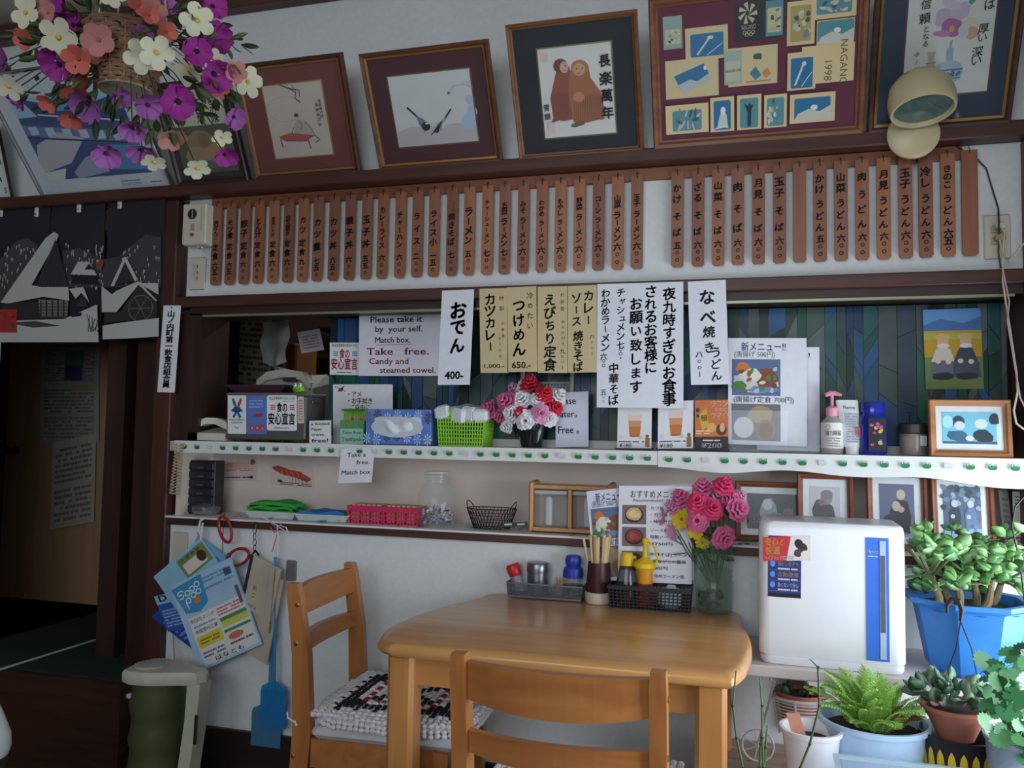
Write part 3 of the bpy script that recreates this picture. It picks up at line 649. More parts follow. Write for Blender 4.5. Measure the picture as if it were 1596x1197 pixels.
def strip(i, px, tx):
    f = i/40.0; yc = 380-(px-338)*60/1173
    x = P(px, yc, YB-.004).x; wd = .0352; z0 = P(px, 444-(px-338)*46/1173, YB-.01).z; z1 = z0+.279
    if i == 40: wd = .039; z1 = z0+.285
    nm = 'wooden menu strip lettered for %s' % tx[3] if tx else ('blank wooden menu strip between the soba and udon strips' if i == 32 else 'blank wooden menu strip at the right end of the row')
    t = thing('menu_strip', nm, 'menu strip', (x, YB-.004, z0), RS.uniform(-.01, .01), 'wooden menu strips hung in a row')
    m = MB(t); h = z1-z0; c = .006; y0 = -.006; hw = wd/2
    o = [(-hw+c, 0), (hw-c, 0), (hw, c), (hw, h), (-hw, h), (-hw, c)]
    m.loft([[(a, y, b) for a, b in o] for y in (y0, .002)]); m.build('board', RS.choice(SW), t)
    m = MB(t); m.tube([(0, .003, h+.012), (-.001, -.004, h+.010), (-.0005, y0-.003, h+.002), (.001, y0-.0012, h-.010)], .0011, 5); m.build('hook', BLK, t)
    if tx:
        M0 = XF[t.name]; p = Print(M0 @ Vector((-hw, y0, h)), M0 @ Vector((hw, y0, h)), M0 @ Vector((-hw, y0, 0)), .0004)
        a, b, c_ = tx[0], tx[1], tx[2]; st = .2 if i < 26 else .11
        pr = .72 if i < 26 else .74
        if i == 15:
            p.vtext('ソース', .62, .15, .28, .014, BLACK, .012, .5); p.vtext('焼きそば', .48, .28, .66, .026, BLACK, .036, .8)
        elif not b:
            big = .031 if i == 16 else .027
            lo = st+(.03 if len(a) < 6 else -.04); hi = .66 if len(a) > 2 else .5
            p.vtext(a, .48, lo, hi, min(big, (hi-lo)*h/len(a)*1.05), BLACK, .036, .8)
        else:
            tot = .53; na, nb = len(a), len(b); sp = pr-.02-st; ga = sp*(na/(na+nb))*.97
            if i < 7: ga = sp*.52
            if i >= 26: ga = min(ga, sp*.42)
            p.vtext(a, .48, st, st+ga-.02, min(.027, (ga-.02)*h/na*1.08), BLACK, .036, .8)
            p.vtext(b, .48, st+ga+.02, pr-.02, min(.026, (sp-ga-.02)*h/nb*1.1), BLACK, .036, .8)
        p.vtext(c_, .5, pr, .965, .0245, BLACK, .036, .6); p.done('lettering', t)
for i, px in enumerate(LEFT+RIGHT): strip(i, px, TXT[i])
# ============================================================ SHEETS HUNG FROM THE TRIM
YP = -.026
def hung(name, label, tl, tr, bl, col, y=YP, cat='paper sign', group=None):
    return paper(name, label, cat, P(tl[0], tl[1], y), P(tr[0], tr[1], y), P(bl[0], bl[1], y), col, group=group)
WP = (226, 228, 238); TAN = (206, 188, 146)
G_ = 'handwritten dish sheets hung from the trim'
t, p = hung('menu_sheet', 'narrow white sheet hand-lettered with oden and 400', (689, 453), (739, 451), (682, 600), WP, group=G_)
p.vtext('おでん', .55, .12, .68, .055, BLACK, .036, .8); p.htext('400-', .22, .78, .9, .034, BLACK, .03); p.done('lettering', t)
t, p = hung('menu_sheet', 'tan sheet hand-lettered with cutlet curry and 1000', (747, 450), (790, 449), (749, 581), TAN, group=G_)
p.vtext('カツカレー', .38, .06, .76, .038, BLACK, .028, .8); p.vtext('特製', .8, .06, .3, .016, BLACK, 0, .8); p.vtext('お新香', .84, .38, .6, .012, BLACK, 0, .8); p.vtext('みそ汁付', .72, .56, .84, .011, BLACK, 0, .8); p.htext('1,000.-', .14, .86, .92, .017, BLACK, .008); p.done('lettering', t)
t, p = hung('menu_sheet', 'tan sheet hand-lettered with dipping noodles and 650', (790, 448), (836, 446), (791, 580), TAN, group=G_)
p.vtext('つけめん', .4, .14, .82, .042, BLACK, .028, .9); p.vtext('冷めたい', .78, .05, .52, .021, BLACK, .004, .9); p.htext('650.-', .16, .78, .92, .028, BLACK, .016); p.done('lettering', t)
t, p = hung('menu_sheet', 'tan sheet hand-lettered with chilli shrimp set meal', (838, 447), (884, 446), (838, 581), TAN, group=G_)
p.vtext('えびちり定食', .42, .08, .98, .038, BLACK, .028, .8); p.vtext('お新香', .84, .06, .3, .014, BLACK, 0, .8); p.vtext('みそ汁付き', .86, .38, .7, .013, BLACK, 0, .8); p.vtext('九〇〇-', .84, .72, .97, .018, BLACK, .008, .8); p.done('lettering', t)
t, p = hung('menu_sheet', 'tan sheet hand-lettered with curry sauce fried noodles', (885, 446), (930, 444), (885, 581), TAN, group=G_)
p.vtext('カレー', .72, .05, .47, .036, BLACK, .026, .8); p.vtext('ソース', .3, .08, .48, .034, BLACK, .026, .8); p.vtext('焼きそば', .36, .52, .99, .032, BLACK, .026, .8); p.vtext('ハ〇〇-', .84, .56, .82, .017, BLACK, .004, .8); p.done('lettering', t)
t, p = hung('menu_sheet', 'large white sheet with five columns of brush lettering', (931, 443), (1065, 439), (930, 635), WP, group=G_)
p.vtext('夜九時すぎのお食事', .84, .04, .98, .04, BLACK, .024, .7); p.vtext('されるお客様に', .63, .02, .73, .038, BLACK, .024, .7); p.vtext('お願い致します', .46, .11, .89, .038, BLACK, .024, .7)
p.vtext('チャシュメン', .28, .04, .46, .028, BLACK, .02, .8); p.vtext('七〇〇.', .28, .48, .62, .024, BLACK, .02, .8); p.vtext('中華そば', .2, .64, .98, .032, BLACK, .02, .8); p.vtext('わかめラーメン', .1, .04, .55, .028, BLACK, .02, .8); p.vtext('六〇〇', .08, .57, .68, .022, BLACK, .02, .8); p.vtext('五〇〇', .08, .86, .97, .018, BLACK, .006, .8); p.done('lettering', t)
t, p = hung('menu_sheet', 'narrow white sheet hand-lettered with hotpot udon, right of the large sheet', (1072, 439), (1131, 436), (1077, 600), WP, group=G_)
p.vtext('なべ', .5, .06, .45, .05, BLACK, .026, .8); p.vtext('焼き', .52, .42, .72, .034, BLACK, .024, .8); p.vtext('うどん', .68, .64, .97, .032, BLACK, .02, .8); p.vtext('ハ〇〇-', .24, .68, .93, .022, BLACK, .02, .8); p.done('lettering', t)
# union member plate on the pillar
t = thing('name_plate', 'white vertical plate with black lettering fixed to the pillar', 'sign', P(262, 612, -.034))
tl, tr, bl = P(255, 476, -.034), P(281, 476, -.034), P(245, 611, -.034)
m = MB(); U = tr-tl; V = bl-tl; c4 = [tl, tr, tr+V, bl]; m.loft([[tuple(c+Vector((0, d, 0))) for c in c4] for d in (0, .004)]); m.build('plate', plain((230, 231, 236), .4, .02), t)
p = Print(tl, tr, bl, .0005); p.vtext('山ノ内町第一飲食店組合員', .5, .06, .95, .024, (26, 28, 44), .035, .0, 1.35)
p.ell(.5, .025, .06, .012, (150, 90, 90)); p.done('lettering', t)
# ============================================================ SHARED MAKERS
def inst(name, mesh, parent, M):
    """one more piece sharing mesh data, placed by world matrix M"""
    o = bpy.data.objects.new(name, mesh); COL.objects.link(o); o.parent = parent
    o.matrix_local = XF[parent.name].inverted() @ M; XF[o.name] = M
    return o
def shared(mb, name, mat, smooth=True):
    me = bpy.data.meshes.new(name); me.from_pydata([tuple(v) for v in mb.v], [], mb.f)
    ms = mb.mats if mb.mats else [mat]
    for m in ms: me.materials.append(m)
    if mb.mats: me.polygons.foreach_set('material_index', mb.mi)
    if smooth: me.polygons.foreach_set('use_smooth', [True]*len(me.polygons))
    me.update(); return me
def face(c, n, s=1, spin=0):
    """matrix at c with local z along n"""
    n = Vector(n).normalized(); a = n.orthogonal().normalized(); b = n.cross(a)
    M = Matrix.Identity(4)
    for i in range(3): M[i][0] = a[i]; M[i][1] = b[i]; M[i][2] = n[i]; M[i][3] = c[i]
    return M @ Matrix.Rotation(spin, 4, 'Z') @ Matrix.Scale(s, 4)
def carnation_mesh(col, seed=1, layers=4):
    """unit ruffled double flower opening along +z"""
    r = random.Random(seed); mb = MB(); mb.mat(plain(col, .75, .12, 60))
    for L in range(layers):
        R = 1-.2*L; z = .05+.22*L; n = 26; ph = r.uniform(0, 6); rings = []
        for q, (rr, zz) in enumerate(((.08, -.25), (.5, .1), (.8, .22), (1, .15))):
            rings.append([(R*rr*cos(2*pi*k/n)*(1+(.07*sin(9*2*pi*k/n+ph) if q > 1 else 0)), R*rr*sin(2*pi*k/n)*(1+(.07*sin(9*2*pi*k/n+ph) if q > 1 else 0)), z+zz*(1+.5*L)+(.10*sin(6.5*2*pi*k/n+ph)*(q/3))) for k in range(n)])
        mb.loft(rings, caps=False)
    mb.mat(plain((96, 130, 84), .7, .1)); mb.lathe([(.02, -.9), (.1, -.6), (.22, -.35), (.22, -.1), (.1, .05)], 8)
    return shared(mb, 'carnation', None)
def petal_mesh(col, eye, n=5, wide=.45, cup=.25, seed=1, tip=0.0):
    """unit open flower of n rounded petals"""
    r = random.Random(seed); mb = MB(); mb.mat(plain(col, .7, .10, 40))
    for k in range(n):
        a = 2*pi*k/n; lift = cup+r.uniform(-.08, .08); t = r.uniform(-.1, .1)
        prof = [(.06, .06, 0), (.35, wide*.75, lift*.3), (.7, wide, lift*.75), (.95, wide*.7, lift), (1.04, wide*.25, lift*(1-tip))]
        vs = []
        for d, wd, z in prof:
            for s, dz in ((-1, .05), (0, -.02), (1, .05)): vs.append((d*cos(a+t)-s*wd*sin(a+t), d*sin(a+t)+s*wd*cos(a+t), z+dz*d))
        mb.add(vs, [(3*i+j, 3*i+j+1, 3*i+j+4, 3*i+j+3) for i in range(4) for j in range(2)])
    mb.mat(plain(eye, .8, .2, 80)); mb.ell((0, 0, .06), .15, .15, .1, 8, 5)
    return shared(mb, 'blossom', None)
def poppy_mesh(col, eye, seed=1):
    """unit cup-shaped flower of overlapping ruffled petals"""
    r = random.Random(seed); mb = MB(); mb.mat(plain(col, .7, .22, 30))
    for k in range(5):
        a = 2*pi*k/5+r.uniform(-.15, .15); R = r.uniform(.88, 1.06); cup = r.uniform(.38, .62); ph = r.uniform(0, 6); nu, nv = 6, 4; vs = []
        for j in range(nv+1):
            d = .08+.92*j/nv
            for i in range(nu+1):
                s = i/nu*2-1; an = a+s*.74*(.5+.5*min(1, d*2)); rr = R*d*(1-.10*abs(s)**3+(.06*sin(i*2.6+ph) if j == nv else 0)); vs.append((rr*cos(an), rr*sin(an), cup*d*d+.05*(k % 2)+.09*d*sin(i*2.1+ph)*(j/nv)))
        mb.add(vs, [(j*(nu+1)+i, j*(nu+1)+i+1, (j+1)*(nu+1)+i+1, (j+1)*(nu+1)+i) for j in range(nv) for i in range(nu)])
    mb.mat(plain(eye, .8, .2, 80)); mb.ell((0, 0, .1), .17, .17, .13, 8, 5)
    return shared(mb, 'blossom', None)
def leaf_mesh(col, rough=.45, fat=.12, w=.36, fold=.1, spec=.4):
    mb = MB(); mb.mat(plain(col, rough, .16, 25, 0, spec))
    up_, dn = [], []
    prof = [(0, .03), (.25, w*.8), (.55, w), (.82, w*.66), (1, .02)]
    vs = []
    for x, y in prof: vs += [(x, -y, fold*y), (x, 0, fat*.5*(y/w)), (x, y, fold*y), (x, 0, -fat*.5*(y/w))]
    fs = []
    for i in range(4):
        for j in range(4): fs.append((4*i+j, 4*i+(j+1) % 4, 4*i+4+(j+1) % 4, 4*i+4+j))
    mb.add(vs, fs); return shared(mb, 'leaf', None)
# ============================================================ UPPER SHELF
def px(x, y_, py=690): return P(x, py, y_).x
def pz(x, py, y_): return P(x, py, y_).z
Z0 = ZS+.0022
# grey toaster-like case with stickers
GREY = plain((84, 82, 80), .45, .08, 20)
y0 = .0; xa, xb_ = px(351, y0), px(475, y0); zt_ = pz(400, 612, y0)
t = thing('metal_case', 'grey metal case covered in stickers on the upper shelf', 'case', ((xa+xb_)/2, y0+.06, Z0))
m = MB(); m.rbox(xa, xb_, y0, y0+.135, Z0+.006, zt_-.01, .005); m.build('body', GREY, t)
m = MB(); m.rbox(xa-.003, xb_+.003, y0-.003, y0+.138, zt_-.01, zt_, .003); m.build('lid', plain((104, 100, 94), .4, .06), t)
for q in (xa+.02, xb_-.02):
    for yy in (y0+.02, y0+.115): m = MB(); m.lathe([(.008, 0), (.008, .007)], 8, (q, yy, Z0)); m.build('foot', BLK, t)
m = MB(); m.L = Matrix.Translation((xb_+.004, y0+.05, zt_-.03)); m.rbox(-.002, .004, -.02, .02, -.004, .004, .001); m.build('latch', plain((120, 118, 112), .3, 0, metal=.8), t)
def sticker(par, x0, y0_, x1, y1_, yy, col, name='sticker', rr=.003):
    a, b, c = P(x0, y0_, yy), P(x1, y0_, yy), P(x0, y1_, yy)
    q = Print(a, b, c, .0006); q.rrect(0, 0, 1, 1, rr, col); return q
s = sticker(t, 355, 616, 384, 676, y0, (226, 230, 232)); s.ell(.36, .2, .08, .14, (40, 120, 84), 12, -.4); s.ell(.64, .2, .08, .14, (196, 52, 66), 12, .4)
s.poly([(.22, .36), (.78, .36), (.8, .42), (.6, .44), (.74, .56), (.62, .6), (.5, .46), (.36, .6), (.26, .56), (.4, .44), (.2, .42)], (30, 70, 140)); s.ell(.5, .34, .2, .05, (30, 70, 140)); s.htext('PARALYMPICS', .1, .9, .64, .0085, (40, 44, 60)); s.htext('NAGANO', .2, .8, .71, .0085, (40, 44, 60)); s.line([(.4, .8), (.45, .86), (.6, .84)], .002, BLACK); s.done('sticker', t)
s = sticker(t, 385, 616, 416, 676, y0, (92, 120, 196)); s.greek(.1, .1, .8, .35, 3, (150, 170, 220)); s.rect(.3, .48, .8, .56, (176, 60, 70))
for k in range(3): s.ell(.26+.26*k, .85, .12, .085, (190, 60, 62)); s.glyph('期間店'[k], .26+.26*k, .85, .009, (236, 214, 200), 0)
s.done('sticker', t)
def anshin(par, x0, y0_, x1, y1_, yy, c1, c2, c3):
    s = sticker(par, x0, y0_, x1, y1_, yy, (232, 234, 236), rr=.008)
    s.htext('食品営業賠償共済加入の店', .08, .92, .09, .011, c3, .006); s.greek(.5, .15, .92, .19, 1, (150, 150, 150))
    for sx in (.13, .77):
        for i in range(3):
            for j in range(3): s.rect(sx+.055*i, .27+.055*j, sx+.04+.055*i, .31+.055*j, c1)
    s.htext('食の', .34, .68, .36, .036, c2, .02); s.htext('安心宣言', .06, .94, .68, .042, c3 if c3 != BLACK else c2, .022); s.greek(.25, .9, .75, .95, 1, (90, 90, 90)); return s
anshin(t, 416, 616, 463, 671, y0-.001, (190, 50, 56), (40, 36, 42), BLACK).done('sticker', t)
s = sticker(t, 464, 618, 474, 660, y0, (214, 196, 190)); s.greek(.2, .1, .8, .9, 8, (150, 110, 110)); s.done('sticker', t)
# stickers and sheets on the glass
t, p = paper('window_sticker', 'square sticker with pink and blue lettering stuck to the glass', 'sticker', P(514, 534, YG-.004), P(560, 534, YG-.004), P(514, 584, YG-.004), (236, 236, 238), .0005)
p2 = p; p2.htext('食品営業賠償共済加入の店', .08, .92, .09, .011, BLACK, .006)
for sx, c in ((.13, (70, 130, 190)), (.77, (70, 130, 190))):
    for i in range(3):
        for j in range(3): p2.rect(sx+.055*i, .27+.055*j, sx+.04+.055*i, .31+.055*j, c)
p2.htext('食の', .34, .68, .36, .036, (204, 46, 90), .02); p2.htext('安心宣言', .06, .94, .68, .042, (204, 46, 90), .022); p2.greek(.25, .9, .75, .95, 1, (90, 90, 90)); p2.done('lettering', t)
t, p = paper('notice', 'white notice reading please take it by yourself, black and pink pen', 'notice', P(560, 487, YG-.014), P(690, 484, YG-.014), P(559, 586, YG-.014), (226, 226, 236))
p.htext('Please take it', .14, .76, .12, .03, BLACK, .014); p.htext('by  your self.', .2, .76, .27, .028, BLACK, .012); p.htext('Match box.', .2, .62, .44, .028, BLACK, .012); p.line([(.2, .52), (.63, .51)], .0018, (206, 60, 120)); p.htext('Take   free.', .1, .84, .62, .034, (214, 70, 140), .014); p.htext('Candy and', .13, .6, .77, .028, (196, 56, 90), .012); p.htext('steamed towel.', .26, .92, .91, .028, (196, 56, 90), .012); p.done('lettering', t)
t, p = paper('notice', 'white card with black bullet list behind the tissue box', 'notice', P(519, 599, .09), P(612, 599, .09), P(519, 692, .09), (226, 227, 232))
p.htext('・アメ', .26, .48, .17, .022, BLACK, .014); p.htext('・お手拭き', .26, .66, .28, .022, BLACK, .014); p.htext('ご自由に', .3, .62, .39, .022, BLACK, .012); p.poly([(.1, .08), (.2, .02), (.16, .12), (.08, .12)], (120, 60, 70)); p.line([(.03, .03), (.22, .12)], .002, (120, 50, 60)); p.done('lettering', t)
t, p = paper('notice', 'white notice reading water free, beside the flower pot', 'notice', P(866, 612, .08), P(917, 610, .08), P(866, 697, .08), (218, 220, 236))
p.htext('Please', -.35, .62, .16, .03, BLACK, .010); p.mb = MB(); p.htext('ease', .16, .62, .16, .03, BLACK, .012); p.htext('ater。', .14, .66, .4, .03, BLACK, .012); p.htext('Free 。', .08, .72, .69, .032, BLACK, .012); p.done('lettering', t)
t, p = paper('notice', 'small white card reading a folded paper crane free', 'notice', P(482, 656, .0), P(516, 655, .0), P(482, 693, .0), (228, 229, 234))
p.htext('a folded', .08, .92, .14, .013, BLACK, .014); p.htext('Paper', .1, .6, .36, .014, BLACK, .014); p.htext('crane.', .1, .72, .58, .014, BLACK, .014); p.htext('free!', .12, .86, .84, .018, BLACK, .014); p.done('lettering', t)
t, p = paper('notice', 'white note reading take a free match box, taped under the shelf edge', 'notice', P(532, 699, -.029), P(584, 697, -.029), P(527, 753, -.029), (228, 229, 238))
p.htext('Take a', .2, .76, .2, .02, (50, 50, 70), .008); p.htext('free.', .5, .9, .42, .019, (50, 50, 70), .008); p.htext('Match box', .08, .94, .7, .02, (50, 50, 70), .008); p.done('lettering', t)
# toothpick holder
x0, x1 = px(529, .01), px(567, .01); zt_ = pz(548, 655, .01)
t = thing('toothpick_box', 'clear green box of toothpicks with a take-free label', 'toothpick box', ((x0+x1)/2, .03, Z0))
m = MB(); m.box(x0, x1, .01, .012, Z0, zt_); m.box(x0, x1, .05, .052, Z0, zt_); m.box(x0, x0+.002, .012, .05, Z0, zt_); m.box(x1-.002, x1, .012, .05, Z0, zt_); m.box(x0, x1, .01, .052, Z0, Z0+.003); m.build('box', clear((120, 190, 120), .15, .45), t)
rp = random.Random(2); m = MB()
for i in range(46):
    a = Vector((rp.uniform(x0+.006, x1-.006), rp.uniform(.015, .048), Z0+.004)); m.tube([a, a+Vector((rp.uniform(-.006, .006), rp.uniform(-.004, .004), zt_-Z0+rp.uniform(.004, .016)))], .0009, 4)
m.build('toothpicks', plain((206, 176, 130), .7, .1), t, kind='stuff')
q = Print(P(530, 668, .008), P(566, 668, .008), P(530, 692, .008), .0004); q.rect(0, 0, 1, 1, (150, 196, 180)); q.htext('Take free', .1, .9, .25, .014, (40, 80, 70), .008); q.htext('Toothpick', .08, .94, .68, .017, (40, 80, 70), .01); q.done('label_card', t)
t = thing('green_pouch', 'bright green folded pouch standing behind the toothpicks', 'pouch', (px(550, .075), .075, Z0))
x0, x1 = px(533, .075), px(569, .075); zt_ = pz(550, 637, .075); m = MB(); m.sheet(lambda u, v: (x0+(x1-x0)*u+.004*v, .075+.006*sin(u*5), Z0+(zt_-Z0)*v), 6, 4, .004); m.build('sheet', plain((110, 190, 60), .5, .06), t)
m = MB(); m.beam((x0, .068, zt_-.004), (x1, .068, zt_-.004), .006, .006); m.build('hem', plain((86, 160, 50), .5, .05), t)
# tissue box
x0, x1 = px(569, .0), px(671, .0); zt_ = pz(620, 638, .0)
t = thing('tissue_box', 'blue flower-patterned tissue box', 'tissue box', ((x0+x1)/2, .04, Z0))
m = MB(); m.rbox(x0, x1, .0, .105, Z0, zt_, .002); m.build('carton', plain((92, 132, 206), .5, .05), t)
q = Print((x0, .0, zt_), (x1, .0, zt_), (x0, .0, Z0), .0005); rp = random.Random(9)
for i in range(14):
    a, b = (i % 7)/6.4+.03, (.2 if i < 7 else .8)+rp.uniform(-.08, .08); c = rp.choice([(190, 206, 240), (84, 74, 84), (120, 110, 120), (170, 196, 240)])
    for k in range(8): q.poly([(a, b), (a+.055*cos(k*pi/4-.2), b+.15*sin(k*pi/4-.2)), (a+.065*cos(k*pi/4), b+.18*sin(k*pi/4)), (a+.055*cos(k*pi/4+.2), b+.15*sin(k*pi/4+.2))], c)
q.ell(.5, .5, .4, .3, (196, 204, 216), 20); q.done('flower_print', t)
m = MB(); m.grid(lambda u, v: (x0+(x1-x0)*(.14+.72*u), -.002-.012*sin(pi*u)*sin(pi*v)*(1+.5*sin(u*17+v*4)), Z0+(zt_-Z0)*(.28+.46*v+.05*sin(u*9))), 18, 8); m.build('tissue', plain((226, 230, 236), .8, .03), t, True)
# green basket of wrapped towels
def basket(t, x0, x1, y0, y1, z0, z1, mat, taper=.006, nx=16, nz=7, ny=7, bar=.0016, rim=.006, name='lattice'):
    """open-work plastic basket: solid base and rim, lattice walls"""
    m = MB()
    def pt(x, y, k):
        s = (1-k)*taper
        return (x0+s+(x1-x0-2*s)*x, y0+s+(y1-y0-2*s)*y, z0+(z1-z0)*k)
    m.box(x0+taper, x1-taper, y0+taper, y1-taper, z0, z0+.003)
    for i in range(nx+1):
        for yy in (0, 1): m.beam(pt(i/nx, yy, 0), pt(i/nx, yy, 1), bar*1.5, bar*1.5, (0, 1, 0), bar*.2)
    for i in range(1, ny):
        for xx in (0, 1): m.beam(pt(xx, i/ny, 0), pt(xx, i/ny, 1), bar*1.5, bar*1.5, (0, 1, 0), bar*.2)
    for j in range(nz+1):
        k = j/nz
        for yy in (0, 1): m.beam(pt(0, yy, k), pt(1, yy, k), bar*1.5, bar*1.5, (0, 1, 0), bar*.2)
        for xx in (0, 1): m.beam(pt(xx, 0, k), pt(xx, 1, k), bar*1.5, bar*1.5, (1, 0, 0), bar*.2)
    m.build(name, mat, t)
    m = MB(); m.L = Matrix.Translation((x0-.002, y0-.002, z1-rim)); rectloop(m, x1-x0+.004, y1-y0+.004, [(0, 0), (0, rim), (.004, rim), (.004, 0)]); m.build('rim', mat, t)
x0, x1 = px(680, .0), px(754, .0); zt_ = pz(717, 640, .0)
t = thing('plastic_basket', 'lime green lattice basket filled with wrapped towels', 'basket', ((x0+x1)/2, .05, Z0))
LIME = plain((140, 206, 40), .4, .05)
basket(t, x0, x1, .0, .11, Z0, zt_, LIME, .007, 17, 9, 9, .0022, .012)
rp = random.Random(4)
for i in range(5):
    a = x0+.02+(x1-x0-.04)*i/4; m = MB(); rt_ = rp.uniform(-.4, .4)
    m.L = at((a, .05+rp.uniform(-.015, .015), zt_-.016), rp.uniform(-.5, .5), rp.uniform(-.25, .25), rp.uniform(-.3, .3)); m.rbox(-.026, .026, -.045, .045, -.016, .022+rp.uniform(0, .012), .008)
    w_t = m.build('wrapped_towel', plain((222, 228, 234), .25, .05, 50, .3, .5), None); tag(w_t, ['wrapped white hand towel at the left end of the lime basket', 'wrapped white hand towel second from left in the lime basket', 'wrapped white hand towel in the middle of the lime basket', 'wrapped white hand towel second from right in the lime basket', 'wrapped white hand towel at the right end of the lime basket'][i], 'towel', 'wrapped towels in the lime basket')
# flower pot
CARN = {k: carnation_mesh(c, i+1) for i, (k, c) in enumerate((('pink', (226, 110, 160)), ('white', (232, 232, 236)), ('red', (206, 36, 60)), ('rose', (222, 60, 110)), ('palep', (226, 150, 190))))}
STEM = plain((62, 96, 52), .6, .12)
def bouquet(name, label, base, spots, leaves=10, leafmat=None, depth=.07, seed=1, yc=.05, stems=True, lsize=.05):
    t = thing(name, label, 'flowers', base); r = random.Random(seed); b = Vector(base)
    ctr = Vector((0, 0, 0))
    for x, y, rpx, k, dy in spots: ctr += P(x, y, yc)
    ctr /= len(spots)
    sm = MB()
    for x, y, rpx, k, dy in spots:
        c = P(x, y, yc+dy); d = (c-CAM).length; rad = rpx/F*d*1.18
        n = (c-ctr)*1.4+Vector((0, -.12, .05)); n.normalize()
        inst('flower', CARN[k] if k in CARN else BLOOM[k], t, face(c, n, rad, r.uniform(0, 6)))
        mid = b+(c-b)*.5+Vector((r.uniform(-.006, .006), 0, 0)); sm.tube([b+Vector((r.uniform(-.01, .01), r.uniform(-.01, .01), 0)), mid, c-n*rad*.7], .0016, 5)
    if stems: sm.build('stems', STEM, t, kind='stuff')
    lm = leaf_mesh((66, 104, 58), .55, .04, .18)
    for i in range(leaves):
        x, y, rpx, k, dy = r.choice(spots); c = P(x, y, yc+dy+.015); q = b+(c-b)*r.uniform(.45, .95)
        dirv = Vector((r.uniform(-1, 1), r.uniform(-.6, .3), r.uniform(-.3, 1))).normalized(); M = face(q, dirv, lsize*r.uniform(.6, 1.1), r.uniform(0, 6)) @ Matrix.Rotation(-pi/2, 4, 'Y'); inst('leaf', lm, t, M)
    return t
BLOOM = {}
zp = pz(828, 655, .05); xc = px(828, .05)
t = thing('flower_pot', 'pot wrapped in black crinkled film holding artificial carnations', 'flower pot', (xc, .05, Z0))
m = MB(); n = 28; rings = []
for r_, z in ((.030, 0), (.033, .015), (.040, .06), (.047, .095), (.043, .098), (.036, .06)): rings.append([((r_*(1+.06*sin(7*2*pi*k/n+z*60)))*cos(2*pi*k/n)+xc, .05+(r_*(1+.06*sin(7*2*pi*k/n+z*60)))*sin(2*pi*k/n), Z0+z*(zp-Z0)/.095) for k in range(n)])
m.loft(rings); m.build('wrapping', plain((20, 20, 24), .22, .1, 60, .2, .6), t)
m = MB(); m.lathe([(.03, 0), (.036, .004), (.02, .012)], 16, (xc, .05, zp-.012)); m.build('foam', plain((60, 84, 50), .9, .2), t)
bouquet('flower_bunch', 'artificial pink, white and red carnations in the black pot', (xc, .05, zp-.02), [(768, 638, 13, 'pink', 0), (793, 628, 15, 'pink', -.01), (826, 602, 14, 'red', 0), (848, 616, 13, 'red', -.02), (862, 636, 13, 'red', 0), (842, 645, 14, 'palep', -.03), (815, 625, 14, 'white', -.01), (838, 625, 12, 'white', -.01), (800, 645, 14, 'white', -.02), (821, 655, 15, 'white', -.03), (866, 620, 14, 'white', .01), (812, 645, 12, 'red', -.02), (856, 652, 12, 'white', -.01), (828, 596, 9, 'white', .02), (792, 664, 10, 'white', -.01), (818, 610, 13, 'white', .02), (782, 648, 11, 'pink', 0), (805, 612, 12, 'palep', .03)], 14, seed=3, lsize=.035)
# price cards
def card_stand(name, label, tl, tr, bl, yy, col, draw, base=True):
    a, b, c = P(tl[0], tl[1], yy), P(tr[0], tr[1], yy), P(bl[0], bl[1], yy); c.z = Z0+.004
    t = thing(name, label, 'price card', ((a.x+b.x)/2, yy, Z0)); U = b-a; V = c-a
    m = MB(); m.loft([[tuple(q+Vector((0, d, 0))) for q in (a, b, b+V, c)] for d in (0, .003)]); m.build('card', plain(col, .5, .02), t)
    m = MB(); m.rbox(a.x-.006, b.x+.004, yy-.012, yy+.03, Z0, Z0+.004, .001); m.build('base', plain((30, 26, 30), .4, .05), t)
    p = Print(a, b, c, .0004); draw(p); p.done('print', t); return t
def tea(p):
    p.poly([(.3, .2), (.72, .2), (.66, .72), (.36, .72)], (206, 150, 110)); p.poly([(.3, .2), (.72, .2), (.7, .36), (.32, .36)], (226, 206, 196)); p.ell(.51, .2, .21, .03, (232, 220, 214)); p.poly([(.34, .5), (.69, .5), (.66, .72), (.36, .72)], (196, 120, 60)); p.ell(.5, .72, .15, .02, (180, 100, 50))
    p.greek(.05, .82, .8, .88, 1, (80, 70, 70), seed=4); p.htext('¥180', .06, .42, .94, .016, (70, 66, 70)); p.rect(.82, .76, .95, .97, (150, 110, 60)); p.ell(.88, .72, .05, .04, (120, 90, 50)); p.ell(.12, .74, .07, .05, (214, 214, 220)); p.ell(.68, .75, .06, .04, (190, 206, 190))
card_stand('price_card', 'iced tea price card partly under the large white sheet', (963, 632), (1016, 632), (962, 698), .02, (228, 226, 232), tea)
card_stand('price_card', 'iced tea price card next to the orange card', (1026, 626), (1081, 624), (1025, 699), .015, (228, 226, 232), tea)
